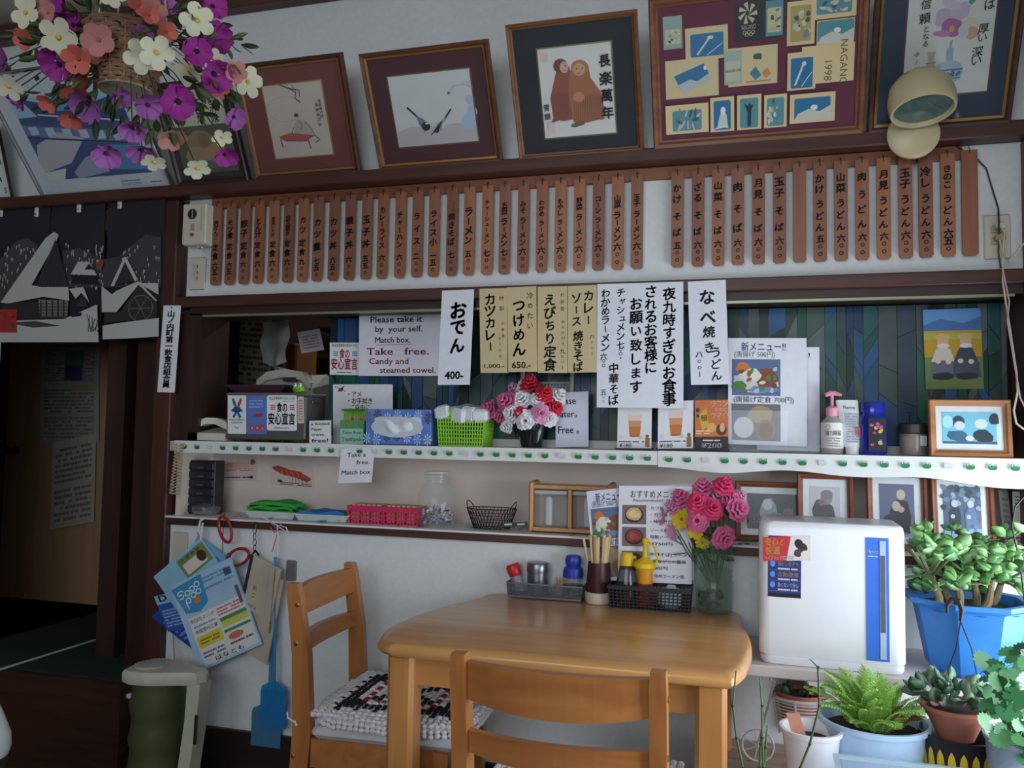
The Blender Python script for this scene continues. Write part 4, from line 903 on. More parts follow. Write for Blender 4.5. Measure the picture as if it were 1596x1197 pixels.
def ukon(p):
    p.rect(0, 0, 1, .74, (206, 112, 60)); p.rect(0, .74, 1, 1, (54, 46, 52)); p.htext('ウコン', .5, .97, .08, .022, (244, 236, 226), .012); p.htext('なのに', .6, .97, .2, .014, (244, 236, 226), .01); p.htext('ウマイ!', .5, .99, .32, .022, (244, 236, 226), .012)
    p.poly([(.12, .3), (.34, .16), (.42, .5), (.22, .62)], (206, 170, 70)); p.glyph('極', .28, .36, .02, (70, 50, 30), .01); p.ell(.09, .2, .06, .05, (60, 60, 90)); p.ell(.09, .32, .05, .04, (60, 60, 90)); p.ell(.5, .56, .15, .1, (220, 170, 90)); p.ell(.8, .6, .16, .12, (90, 50, 44)); p.ell(.82, .56, .08, .09, (226, 170, 140)); p.greek(.04, .6, .45, .7, 2, (240, 220, 200)); p.greek(.24, .79, .76, .84, 1, (230, 226, 226)); p.htext('¥200', .2, .8, .92, .02, (236, 236, 240), .01)
card_stand('price_card', 'orange and dark drink price card marked 200', (1083, 624), (1135, 623), (1083, 700), .012, (206, 112, 60), ukon)
# acrylic stand with menu sheets
def newmenu(p, top=True):
    p.htext('新メニュー!!', .17, .74, .085, .028, (74, 110, 160), .014); p.htext('(唐揚げ 500円)', .08, .6, .155, .02, (150, 150, 160), .004)
    def dish(b0, b1, bg): p.rect(.05, b0, .67, b1, bg)
    dish(.2, .54, (92, 112, 150)); p.ell(.36, .41, .3, .1, (206, 206, 196), 16, 0, .08); p.ell(.2, .28, .1, .05, (206, 120, 60), 9, 0, .2); p.ell(.5, .38, .13, .1, (130, 76, 54), 11, 0, .2); p.ell(.16, .45, .1, .04, (80, 130, 60), 9, 0, .3); p.ell(.3, .35, .12, .06, (226, 224, 214), 11, 0, .2); p.ell(.45, .48, .2, .03, (110, 140, 190), 9, 0, .3)
    [p.ell(p.rnd.uniform(.08, .64), p.rnd.uniform(.28, .5), .04, .02, p.rnd.choice([(226, 220, 206), (150, 90, 60), (90, 130, 70), (190, 196, 206), (120, 70, 50)]), 7, p.rnd.random()*3, .3) for _ in range(16)]
    p.htext('(唐揚げ定食 700円)', .07, .84, .58, .02, (150, 150, 165), .004)
    dish(.62, .96, (112, 114, 122)); p.ell(.4, .72, .16, .08, (170, 150, 110), 11, 0, .2); p.ell(.2, .84, .13, .1, (206, 206, 206)); p.ell(.48, .86, .13, .1, (150, 120, 84)); p.ell(.48, .86, .1, .075, (120, 92, 60))
def sheet_on(name, label, tl, tr, bl, yy, col=(230, 231, 240), cat='menu sheet', group=None):
    return paper(name, label, cat, P(*tl, yy), P(*tr, yy), P(*bl, yy), col, group=group)
t, p = sheet_on('menu_page', 'blank back of a white menu page peeking out behind the new-menu page', (1180, 541), (1277, 541), (1180, 701), .085)
p.htext('!', .83, .85, .08, .02, (120, 130, 170)); p.done('lettering', t)
t, p = sheet_on('menu_page', 'white page titled new menu with two dish photos in the acrylic stand', (1135, 527), (1257, 527), (1135, 692), .06); newmenu(p); p.done('print', t)
x0, x1 = px(1137, .02), px(1276, .02)
t = thing('acrylic_stand', 'clear acrylic stand holding the menu pages on the upper shelf', 'stand', ((x0+x1)/2, .05, Z0))
AC = clear((236, 240, 246), .05, .06)
m = MB(); m.rbox(x0, x1, .0, .105, Z0, Z0+.004, .001); m.build('base', AC, t); m = MB(); m.box(x0, px(1228, .02), .03, .033, Z0+.004, pz(1200, 640, .03)); m.build('front_plate', AC, t); m = MB(); m.box(x0, x1, .095, .098, Z0+.004, pz(1200, 560, .09)); m.build('back_plate', AC, t)
# pump bottle, tube, blue bottle, jar
def lathe_thing(name, label, cat, c, parts, n=22):
    t = thing(name, label, cat, c)
    for nm, prof, mt in parts:
        m = MB(); m.lathe(prof, n, c); m.build(nm, mt, t, True)
    return t
def mpx(n, x=1300, y=.04): return n/F*(P(x, 690, y)-CAM).length      # size in metres of n pixels there
u = mpx(1); xc = px(1297, .04)
t = lathe_thing('pump_bottle', 'clear soap bottle with a pink pump', 'bottle', (xc, .04, Z0), [('bottle', [(.001, 0), (14*u, 0), (15*u, 2*u), (15.5*u, 30*u), (14*u, 46*u), (8*u, 53*u), (7*u, 56*u)], clear((214, 206, 200), .15, .5)), ('collar', [(7.5*u, 54*u), (8.5*u, 56*u), (8.5*u, 66*u), (5*u, 69*u)], plain((226, 150, 176), .4, .03)), ('stem', [(2.4*u, 68*u), (2.4*u, 86*u)], plain((226, 150, 176), .4, .03))])
m = MB(); m.tube([(xc-9*u, .04, Z0+85*u), (xc-2*u, .04, Z0+88*u), (xc+4*u, .04, Z0+88*u), (xc+13*u, .035, Z0+85*u)], [3*u, 4*u, 3.6*u, 2*u], 8); m.build('spout', plain((226, 150, 176), .4, .03), t, True)
m = MB(); m.lathe([(15.7*u, 8*u), (16.1*u, 28*u), (15.7*u, 45*u)], 22, (xc, .04, Z0), caps=False); lb = m.build('label', plain((226, 222, 216), .6, .02), t, True)
q = Print((xc-12*u, .04-16.4*u, Z0+44*u), (xc+12*u, .04-16.4*u, Z0+44*u), (xc-12*u, .04-16.4*u, Z0+8*u), .0003); q.ring(.2, .16, .12, .1, .0012, (110, 90, 100)); q.htext('強力除菌', .06, .94, .4, 8*u, (140, 90, 110), .006); q.greek(.1, .55, .9, .95, 4, (150, 140, 150)); q.done('label_print', t)
xc = px(1326, .035)
t = thing('cream_tube', 'white squeeze tube with small blue print standing on its cap', 'tube', (xc, .035, Z0))
m = MB(); m.loft([[(xc+(a*cos(k*pi/8))*u+sh*u, .035+b*sin(k*pi/8)*u, Z0+z*u) for k in range(16)] for a, b, z, sh in ((11, 8, 10, 2), (12.5, 8, 18, 1), (14, 5, 50, -2), (15, 1, 76, -5), (14, .8, 78, -5))]); m.build('tube', plain((226, 229, 232), .4, .03), t, True)
m = MB(); m.lathe([(9*u, 0), (9.5*u, 10*u)], 16, (xc+2*u, .035, Z0)); m.build('cap', plain((230, 230, 230), .4, .02), t, True)
q = Print((xc-14*u, .035-10*u, Z0+72*u), (xc+9*u, .035-10*u, Z0+72*u), (xc-9*u, .035-10*u, Z0+10*u), .0003); q.htext('Pharma', .1, .8, .08, 7*u, (60, 110, 170), .01); q.greek(.15, .2, .9, .9, 12, (130, 140, 160)); q.poly([(.8, .5), (1, .55), (.95, .8), (.8, .7)], (196, 60, 90)); q.done('tube_print', t)
xc = px(1360, .04)
t = lathe_thing('blue_bottle', 'cobalt blue bottle with a colourful printed sleeve', 'bottle', (xc, .04, Z0), [('bottle', [(.001, 0), (18*u, 0), (19.5*u, 3*u), (19.5*u, 46*u), (18*u, 54*u), (15*u, 58*u), (15*u, 60*u)], plain((30, 44, 150), .12, .05, coat=.5)), ('cap', [(16*u, 60*u), (17*u, 61*u), (17*u, 73*u), (15.5*u, 75*u)], plain((34, 48, 160), .15, .05, coat=.5))])
q = Print((xc-8*u, .04-20.4*u, Z0+52*u), (xc+15*u, .04-20.0*u, Z0+52*u), (xc-8*u, .04-20.4*u, Z0+5*u), .0008); q.rect(0, 0, 1, 1, (24, 22, 44)); rp = random.Random(6)
for i in range(14): q.ell(rp.uniform(.15, .85), rp.uniform(.1, .9), .1, .06, rp.choice([(200, 180, 50), (60, 140, 90), (190, 60, 70), (50, 110, 190), (170, 80, 140)]), 6, rp.random()*3, .3)
q.done('sleeve_print', t)
xc = px(1423, .05)
t = lathe_thing('spice_jar', 'short jar of brown powder with a dark lid and wire hook', 'jar', (xc, .05, Z0), [('glass', [(.001, 0), (17*u, 0), (18*u, 3*u), (18*u, 30*u), (15*u, 32*u)], clear((220, 206, 196), .08, .3)), ('powder', [(.001, 1*u), (16.5*u, 2*u), (16.8*u, 25*u), (.001, 27*u)], plain((120, 96, 80), .9, .15, 120)), ('lid', [(17*u, 31*u), (18.5*u, 32*u), (18.5*u, 44*u), (16*u, 46*u)], plain((60, 50, 48), .4, .06))])
m = MB(); m.tube([(xc-4*u, .045, Z0+44*u), (xc-5*u, .045, Z0+56*u), (xc-1*u, .045, Z0+60*u), (xc-8*u, .045, Z0+61*u)], .8*u, 5); m.build('wire_hook', BLK, t)
q = Print((xc+6*u, .05-17.6*u, Z0+28*u), (xc+15*u, .05-14*u, Z0+28*u), (xc+6*u, .05-17.6*u, Z0+14*u), .001); q.rect(0, 0, 1, 1, (220, 220, 226)); q.done('price_tag', t)
# postcard on the glass and wooden photo frame
def twofig(p, sky=(96, 150, 206)):
    p.rect(0, 0, 1, .28, sky); p.poly([(0, .2), (.3, .12), (.7, .18), (1, .1), (1, .3), (0, .3)], (70, 110, 170)); p.rect(0, .27, 1, .62, (190, 150, 40)); p.rect(0, .6, 1, 1, (110, 128, 70)); p.rect(0, .3, 1, .38, (176, 170, 80))
    for a, c1, c2 in ((.33, (206, 200, 190), (96, 104, 120)), (.72, (56, 66, 84), (70, 76, 96))):
        p.poly([(a-.2, .85), (a-.22, .66), (a-.12, .5), (a, .46), (a+.12, .5), (a+.2, .66), (a+.22, .85)], c1); p.poly([(a-.24, .86), (a-.22, .66), (a, .64), (a+.22, .66), (a+.24, .86), (a, .8)], c2); p.ell(a, .84, .2, .05, (40, 36, 40), 10, 0, .2); p.ell(a, .41, .1, .07, (216, 170, 140)); p.ell(a, .35, .13, .045, (206, 176, 120)); p.ell(a, .46, .11, .03, (220, 216, 212)); p.ell(a-.1, .65, .05, .03, (226, 200, 180)); p.ell(a+.08, .66, .05, .03, (226, 200, 180))
t, p = paper('postcard', 'glossy postcard of two dolls in straw hats stuck to the stained glass', 'postcard', P(1438, 483, YG-.006), P(1528, 480, YG-.006), P(1443, 607, YG-.006), (120, 140, 150), .001); twofig(p); p.done('print', t)
FW = wood((150, 98, 58), (176, 120, 76), 0)
def stand_frame(label, bl, br, tl, yy, z, border, mat_f, mat_c, pic, pic_c, draw, deg=8, inner=None, group=None):
    B = P(bl[0], bl[1], yy); R = P(br[0], br[1], yy); T_ = P(tl[0], tl[1], yy); h = T_.z-z; a = radians(deg)
    M_ = basis((B.x, yy, z), (1, 0, 0), (0, sin(a), cos(a)))
    t, p = frame('photo_frame', label, M_, R.x-B.x, h/cos(a), border, .018, mat_f, mat_c, pic, pic_c, group=group, cat='photo frame', inner=inner)
    draw(p); p.done('photo', t); return t
def bluefig(p):
    p.rect(0, 0, 1, 1, (120, 200, 222)); p.ell(.3, .3, .12, .2, (40, 60, 80)); p.ell(.32, .42, .1, .14, (220, 226, 230)); p.ell(.72, .36, .12, .16, (226, 230, 232)); p.ell(.3, .75, .18, .2, (50, 100, 130), 10, 0, .3); p.ell(.74, .75, .2, .22, (30, 40, 56), 10, 0, .2); p.ell(.5, .82, .08, .08, (230, 232, 236)); p.ell(.95, .2, .1, .2, (40, 50, 70), 9, 0, .3); p.ell(.1, .3, .1, .2, (180, 230, 240)); p.rect(0, .92, 1, 1, (60, 90, 120))
stand_frame('light wooden frame with a pale blue photo on the right of the upper shelf', (1448, 712), (1577, 712), (1447, 623), -.004, Z0, .011*1.6, FW, (226, 228, 232), (.1, .14, .9, .86), (120, 200, 222), bluefig, 6, group='wooden photo frames')
# telephone on the left end and coil cord
xc = px(322, .03)
t = thing('telephone', 'cream desk telephone at the left end of the upper shelf', 'telephone', (xc, .03, Z0))
CRM = plain((206, 202, 186), .4, .05)
x0, x1 = px(292, .0), px(350, .0)
m = MB(); m.loft([[(x0, .0, Z0), (x1, .0, Z0), (x1, .12, Z0), (x0, .12, Z0)], [(x0, .0, Z0+.026), (x1, .0, Z0+.024), (x1, .12, Z0+.044), (x0, .12, Z0+.046)]]); m.build('body', CRM, t)
m = MB(); m.loft([[(x0+.006+d*.3, y-w, z), (x0+.006+d*.3, y+w, z), (x0+.006+d*.3, y+w*.8, z+.018+b), (x0+.006+d*.3, y-w*.8, z+.018+b)] for d, y, w, z, b in ((0, .03, .02, Z0+.03, .004), (.06, .035, .022, Z0+.042, .008), (.16, .04, .02, Z0+.056, .004), (.26, .05, .02, Z0+.056, .004), (.36, .055, .022, Z0+.044, .008), (.42, .06, .018, Z0+.034, .002))]); m.build('handset', plain((214, 211, 200), .35, .04), t, True)
m = MB(); m.rbox(x0+.02, x1-.03, .002, .006, Z0+.004, Z0+.012, .001); m.build('key_strip', BLK, t)
pts = []; A_ = P(282, 690, -.02); B_ = P(272, 770, -.03)
for i in range(240):
    k = i/239; leg = k*2 if k < .5 else 2-k*2; c = A_.lerp(B_, leg)+Vector(((-.008 if k < .5 else .012), -.006, 0)); an = i*.9
    pts.append(c+Vector((cos(an)*.0075, sin(an)*.006, 0)))
m = MB(); m.tube(pts, .0022, 5); m.build('coil_cord', plain((190, 170, 136), .6, .06), t, True)
# things on the case: tray, fax telephone, frog toy
zt_ = pz(400, 612, .0)+.001
x0, x1 = px(362, .07), px(456, .07); m_ = plain((70, 40, 56), .4, .06)
t = thing('serving_tray', 'dark purple tray lying on the grey case', 'tray', ((x0+x1)/2, .07, zt_))
m = MB(); m.loft([[(x0+.03-s, .03-s*.5, z), (x1-.03+s, .03-s*.5, z), (x1-.03+s, .11+s*.5, z), (x0+.03-s, .11+s*.5, z)] for s, z in ((0, zt_), (.03, zt_+.026), (.027, zt_+.026), (0, zt_+.004))]); m.build('tray', m_, t)
m = MB(); m.L = Matrix.Translation((x0, .015, zt_+.025)); rectloop(m, x1-x0, .11, [(0, 0), (0, .002), (.002, .002), (.002, 0)]); m.build('rim', m_, t)
yk = .32; x0, x1 = px(412, yk), px(502, yk); zk = 1.155; zh = pz(460, 578, yk)
t = thing('fax_telephone', 'grey-white telephone wrapped in clear film behind the grey case', 'telephone', ((x0+x1)/2, yk, zk))
m = MB(); m.loft([[(x0, yk-.08, zk), (x1, yk-.08, zk), (x1, yk+.08, zk), (x0, yk+.08, zk)], [(x0+.005, yk-.08, zh-.07), (x1, yk-.08, zh-.07), (x1, yk+.08, zh-.04), (x0+.005, yk+.08, zh-.04)], [(x0+.05, yk-.04, zh-.02), (x1-.03, yk-.04, zh-.02), (x1-.02, yk+.06, zh-.01), (x0+.04, yk+.06, zh-.01)]]); m.build('body', plain((176, 172, 160), .4, .06), t)
m = MB(); m.loft([[(x0+(x1-x0)*k, yk-.06-w, zh-.05+a), (x0+(x1-x0)*k, yk-.06+w, zh-.05+a), (x0+(x1-x0)*k, yk-.06+w, zh-.02+a), (x0+(x1-x0)*k, yk-.06-w, zh-.02+a)] for k, w, a in ((.02, .014, -.02), (.2, .02, .01), (.5, .02, .022), (.8, .02, .01), (.96, .02, -.03))]); m.build('handset', plain((196, 192, 180), .35, .04), t, True)
m = MB(); m.rbox(x0+(x1-x0)*.5, x0+(x1-x0)*.72, yk-.086, yk-.08, zh-.045, zh-.03, .001); m.build('display', plain((60, 56, 62), .2, 0), t)
xc = px(463, .02); zt_ = zt_
t = thing('frog_toy', 'small lime green frog figure sitting on the grey case', 'toy', (xc, .02, zt_))
m = MB(); m.ell((xc, .02, zt_+.012), .022, .016, .013, 14, 8); m.build('body', plain((120, 206, 30), .35, .05), t, True)
for s in (-1, 1):
    m = MB(); m.ell((xc+s*.009, .012, zt_+.025), .007, .007, .007, 10, 7); e = m.build('eye', plain((236, 238, 232), .3, 0), t, True)
    m = MB(); m.ell((xc+s*.009, .006, zt_+.026), .0028, .002, .0028, 8, 6); m.build('pupil', BLK, e, True)
m = MB(); m.tube([(xc-.014, .006, zt_+.012), (xc, .003, zt_+.009), (xc+.014, .006, zt_+.012)], .001, 5); m.build('mouth', plain((60, 110, 20), .5, 0), t)
# ============================================================ KITCHEN SEEN THROUGH THE HATCH
yk = .75
x0, x1 = px(300, yk, 550), px(420, yk, 550)
m = MB(); m.rbox(px(300, yk+.02, 550), px(445, yk+.02, 550), yk+.005, yk+.03, .2, 2.1, .004); struct(m, 'wall_partition', wood((96, 70, 50), (116, 88, 62), 2))
t, p = paper('wall_table', 'large yellowed sheet of small print pinned up in the kitchen', 'poster', P(336, 488, yk), P(424, 495, yk), P(330, 690, yk), (176, 166, 146)); p.greek(.05, .04, .96, .98, 22, (96, 88, 80), fill=.55, seed=8); p.done('small_print', t)
t, p = paper('wall_towel', 'red and white printed towel hanging at the left of the hatch', 'towel', P(321, 489, yk-.02), P(343, 489, yk-.02), P(315, 612, yk-.02), (196, 186, 190))
for b0, b1 in ((.05, .22), (.4, .52), (.66, .86)): p.rect(0, b0, 1, b1, (160, 106, 120))
p.done('stripe_print', t)
m = MB(); A_ = P(333, 486, yk-.04); m.tube([A_, P(328, 520, yk-.04), P(333, 552, yk-.04), P(324, 562, yk-.04)], .003, 5); m.tube([P(339, 486, yk-.04), P(341, 540, yk-.04), P(326, 560, yk-.04)], .003, 5); m.tube([P(318, 546, yk-.04), P(325, 562, yk-.04), P(346, 550, yk-.04)], .004, 5); m.tube([P(318, 575, yk-.04), P(325, 562, yk-.04), P(340, 556, yk-.04)], .004, 5); m.tube([P(325, 562, yk-.04), P(324, 600, yk-.04), P(332, 648, yk-.04)], .002, 5)
m.build('black_cord', plain((22, 18, 24), .6, 0), None, label='black cord knotted in front of the printed towel', cat='cord')
m = MB(); A_ = P(352, 500, yk-.03); m.prism([(0, 0), (.03, 0), (.036, .04), (.022, .085), (.004, .09)], 0, .01)
for i in range(len(m.v)): v = m.v[i]; m.v[i] = Vector((A_.x+v.x*.9-.006, A_.y-v.z, A_.z-.085+v.y))
m.build('leather_case', plain((66, 46, 44), .6, .08), None, label='small dark leather case hanging in the kitchen', cat='case')
yb = .62
m = MB(); A_, B_, C_ = P(408, 502, yb), P(452, 500, yb), P(412, 565, yb)
m.grid(lambda u, v: A_+(B_-A_)*(u*(1-.12*v)+.03*sin(v*7))+(C_-A_)*v*(1+.15*sin(u*3))+Vector((0, .03*sin(u*6)*v+.01*sin(v*9+u*4)-.02*v, 0)), 12, 10); m.build('plastic_bag', plain((196, 196, 194), .35, .05, 40), None, True, label='white plastic bag hanging under the hatch lintel', cat='bag')
t, p = paper('memo', 'tilted white memo hanging in the kitchen beside the stained glass', 'memo', P(463, 518, .5), P(498, 512, .5), P(470, 551, .5), (206, 204, 214)); p.greek(.15, .2, .85, .85, 5, (170, 120, 140)); p.done('handwriting', t)
x0, x1 = px(424, 1.0, 550), px(462, 1.0, 550); m = MB(); m.rbox(x0, x1, 1.0, 1.2, .3, pz(440, 535, 1.0), .01); m.rbox(x0, x0+.03, .97, 1.0, .3, pz(440, 555, 1.0), .01); m.build('kitchen_cabinet', wood((130, 80, 40), (156, 100, 54), 2), None, label='orange-brown kitchen cabinet behind the hanging bag', cat='cabinet')
x0, x1 = px(482, 1.3, 550), px(520, 1.3, 550); m = MB(); m.rbox(x0, x1, 1.3, 1.7, .3, pz(500, 552, 1.3), .02); m.rbox(x0, x1, 1.35, 1.7, pz(500, 512, 1.3), pz(500, 507, 1.3), .01); m.build('kitchen_fridge', plain((40, 42, 46), .4, .1), None, label='dark appliance deep in the kitchen beside the stained glass', cat='appliance')
t, p = paper('kitchen_label', 'small bluish label above the telephone in the kitchen', 'label', P(428, 570, .6), P(452, 576, .6), P(428, 582, .6), (170, 176, 196)); p.greek(.1, .2, .9, .8, 2, (60, 66, 110)); p.done('lettering', t)
# ============================================================ NICHE
ZL = ZN+.0022
yn = .04; x0, x1 = px(291, yn, 790), px(332, yn, 790); zt_ = pz(315, 718, yn)
t = thing('drawer_unit', 'small black plastic drawer unit at the left end of the niche', 'drawer unit', ((x0+x1)/2, yn+.05, ZL))
BP = plain((34, 32, 38), .35, .08)
m = MB(); m.rbox(x0, x1, yn+.004, yn+.06, ZL, zt_, .003); m.build('case', BP, t)
for k in range(6):
    za = ZL+.004+(zt_-ZL-.008)*k/6; zb2 = ZL+(zt_-ZL-.008)*(k+1)/6
    m = MB(); m.rbox(x0+.004, x1-.004, yn-.002, yn+.04, za+.001, zb2+.001, .002); dr_ = m.build('drawer', plain((44, 42, 48), .3, .1), t)
    m = MB(); m.rbox((x0+x1)/2-.012, (x0+x1)/2+.012, yn-.008, yn-.002, za+.006, za+.012, .001); m.build('pull', plain((80, 80, 90), .25, .05) if k > 1 else BP, dr_)
def torn(name, label, tl, tr, bl, bg, draw):
    t, p = paper(name, label, 'sticker', P(*tl, YN-.002), P(*tr, YN-.002), P(*bl, YN-.002), bg, .0006); draw(p); p.done('print', t)
def crab(p):
    for k in range(5): p.ell(.3+.1*k, .28+.05*(k % 2), .2, .1, (206, 140+8*k, 140), 9, 0, .25)
    p.greek(.1, .45, .9, .58, 2, (170, 130, 130)); p.greek(0, .78, .9, .9, 1, (90, 70, 70)); p.ell(.88, .18, .07, .12, (110, 84, 70), 8, 0, .2); p.ell(.84, .84, .06, .07, (90, 70, 60))
torn('torn_sticker', 'faded pink torn sticker on the niche back wall', (344, 714), (401, 713), (344, 750), (206, 186, 178), crab)
def lob(p):
    p.poly([(.02, .2), (.2, .1), (.45, .25), (.7, .3), (.95, .6), (.85, .75), (.6, .6), (.3, .5), (.12, .35)], (176, 66, 56)); 
    for k in range(5): p.line([(.25+.12*k, .3), (.3+.12*k, .55)], .002, (214, 140, 110)); p.line([(.5+.07*k, .62), (.5+.08*k, .78)], .002, (90, 60, 56))
    p.greek(.2, .8, .95, .95, 2, (70, 60, 60)); p.ell(.2, .78, .06, .06, (60, 60, 60))
torn('torn_sticker', 'torn sticker with a red shrimp on the niche back wall', (421, 721), (487, 726), (424, 756), (210, 194, 184), lob)
# clear dish
c = Hz(366, 795, ZL); u = mpx(1, 400, .05)
t = lathe_thing('clear_dish', 'round clear plastic dish beside the drawer unit', 'dish', (c.x, .05, ZL), [('dish', [(.001, 0), (18*u, 0), (21*u, 6*u), (21.5*u, 7*u), (20*u, 6*u), (17*u, 2*u), (.001, 2*u)], clear((190, 190, 190), .1, .25)), ('cover', [(21*u, 7*u), (20*u, 12*u), (12*u, 17*u), (.001, 18*u)], clear((214, 214, 214), .08, .12))])
# trays with folded cloths
def tray(name, label, bl, br, yy, d, mat):
    a, b = px(bl[0], yy, bl[1]), px(br[0], yy, br[1]); t = thing(name, label, 'tray', ((a+b)/2, yy+d/2, ZL)); h = .022
    m = MB(); m.loft([[(a+.012-s, yy+.01-s*.8, ZL+z), (b-.012+s, yy+.01-s*.8, ZL+z), (b-.012+s, yy+d-.01+s*.8, ZL+z), (a+.012-s, yy+d-.01+s*.8, ZL+z)] for s, z in ((0, 0), (.012, h), (.009, h), (-.002, .003))]); m.build('tray', mat, t)
    m = MB(); m.L = Matrix.Translation((a-.002, yy, ZL+h-.002)); rectloop(m, b-a+.004, d, [(0, 0), (0, .003), (.004, .003), (.004, 0)]); m.build('rim', mat, t)
    return a, b, ZL+.004
TW = plain((196, 206, 204), .5, .04)
def cloths(name, label, a, b, y0_, y1_, z, n, col, h, seed, group):
    r = random.Random(seed)
    for i in range(n):
        zz = z+h*i/n; mb = MB(); ph = r.uniform(0, 6); sh = r.uniform(-.008, .008)
        mb.sheet(lambda u, v: (a+(b-a)*u+sh, y0_+(y1_-y0_)*v, zz+.010+.006*sin(u*7+ph)*sin(v*5+ph)+.012*sin(pi*u)*(i/n)), 14, 6, h/n*1.1, (0, 0, 1))
        o = mb.build(name, plain(col, .85, .1, 120, .4), None, True); tag(o, label % ['lowest', 'second', 'third', 'topmost', 'fifth'][i if i < n-1 else 3], 'cloth', group)
a, b, z = tray('food_tray', 'white foam tray under the green cloths', (381, 800), (459, 802), .015, .10, TW)
cloths('folded_cloth', '%s green folded cloth in the left white tray', a+.006, b-.012, .028, .10, z, 4, (44, 160, 60), .044, 3, 'green folded cloths')
a, b, z = tray('food_tray', 'white foam tray under the blue cloths', (458, 804), (540, 808), .0, .10, TW)
cloths('folded_cloth', '%s blue folded cloth in the right white tray', a+.004, b-.03, .012, .088, z, 2, (44, 120, 190), .026, 5, 'blue folded cloths')
m = MB(); m.sheet(lambda u, v: (b-.04+.034*u, .015+.06*v, z+.02+.006*sin(u*5)), 5, 4, .012, (0, 0, 1)); tag(m.build('folded_cloth', plain((60, 150, 80), .85, .1, 120, .4), None, True), 'small green cloth tucked at the right end of the blue cloths', 'cloth')
# pink baskets
PK = plain((206, 46, 92), .4, .06)
for (l, r_, lb) in ((542, 597, 'left pink lattice basket in the niche'), (597, 652, 'right pink lattice basket beside the candy jar')):
    x0, x1 = px(l, .02, 805), px(r_, .02, 805)-.002; t = thing('pink_basket', lb, 'basket', ((x0+x1)/2, .05, ZL), 0, 'pink lattice baskets'); zt_ = ZL+.054
    basket(t, x0, x1, .02, .10, ZL, zt_, PK, .003, 10, 4, 7, .003, .012)
    q = MB(); 
    for k in range(6): q.rbox(x0+.008+(x1-x0-.016)*k/6, x0+.004+(x1-x0-.016)*(k+1)/6, .028, .09, ZL+.005, zt_+.006, .001)
    tag(q.build('matchboxes', plain((206, 180, 140), .7, .1), None, kind='stuff'), 'row of pale matchboxes filling the %s' % lb, 'matchboxes')
# candy jar
c = P(680, 800, .05); u = mpx(1, 680, .05)
JG = clear((226, 234, 236), .03, .09)
t = lathe_thing('glass_jar', 'clear glass jar half full of wrapped candies', 'jar', (c.x, .05, ZL), [('glass', [(.001, 0), (25*u, 0), (28*u, 4*u), (29*u, 30*u), (27*u, 52*u), (21*u, 62*u), (17*u, 66*u), (17*u, 70*u), (20*u, 71*u), (20*u, 74*u), (17.5*u, 75*u), (17.5*u, 78*u)], JG), ('lid', [(19*u, 78*u), (19.5*u, 79*u), (19.5*u, 83*u), (16*u, 84*u)], clear((226, 230, 232), .1, .2))], 28)
rp = random.Random(11); cm = []
for col in ((214, 212, 212), (60, 60, 66), (150, 160, 180)):
    mb = MB(); mb.ell((0, 0, 0), .5, .32, .32, 8, 5); mb.lathe([(.02, .4), (.3, .8)], 6); mb.lathe([(.3, -.8), (.02, -.4)], 6); cm.append(shared(mb, 'candy', plain(col, .4, .2, 90)))
for i in range(44):
    an = rp.uniform(0, 6.28); rr = (21*u)*math.sqrt(rp.random()); lv = i/44
    o = bpy.data.objects.new('candy', cm[i % 3]); COL.objects.link(o); M_ = at((c.x+rr*cos(an), .05+rr*sin(an), ZL+5*u+lv*22*u), rp.uniform(0, 6), rp.uniform(0, 3)) @ Matrix.Scale(.0125, 4); o.matrix_world = M_; XF[o.name] = M_
    tag(o, ['white wrapped candy in the glass jar', 'dark wrapped candy in the glass jar', 'pale blue wrapped candy in the glass jar'][i % 3], 'candy', 'wrapped candies in the glass jar')
# black wire basket
c = P(766, 815, .05); u = mpx(1, 766, .05); WB = plain((28, 26, 28), .4, .05, metal=.3)
t = thing('wire_basket', 'oval black wire basket with two loop handles', 'basket', (c.x, .05, ZL))
def ov(k, z): r = 1-.28*(1-z); return (c.x+40*u*r*cos(k), .05+24*u*r*sin(k), ZL+1*u+30*u*z)
m = MB()
for z in (0, .33, .66, 1): m.tube([ov(2*pi*k/32, z) for k in range(33)], .0016 if z in (0, 1) else .0009, 5)
for k in range(40):
    for s in (-1, 1): m.tube([ov(2*pi*(k+s*1.6*z)/40, z) for z in (0, .5, 1)], .0008, 4)
for k in range(-3, 4): m.tube([(c.x+8*u*k, .05-14*u, ZL+1*u), (c.x+8*u*k, .05+14*u, ZL+1*u)], .001, 4)
m.build('wire_body', WB, t)
for s in (-1, 1): m = MB(); m.tube([(c.x+s*(33+6*sin(a))*u, .05-14*u*cos(a)*s, ZL+(30+12*sin(a))*u) for a in [pi*i/10 for i in range(11)]], .0016, 5); m.build('handle', WB, t)
t, p = paper('foil_packet', 'crumpled black and white packet lying beside the wire basket', 'packet', P(782, 815, .0), P(822, 813, .0), P(782, 822, .0), (60, 60, 64)); p.rect(.1, .2, .4, .6, (200, 200, 204)); p.rect(.6, .3, .9, .7, (190, 190, 194)); p.done('print', t)
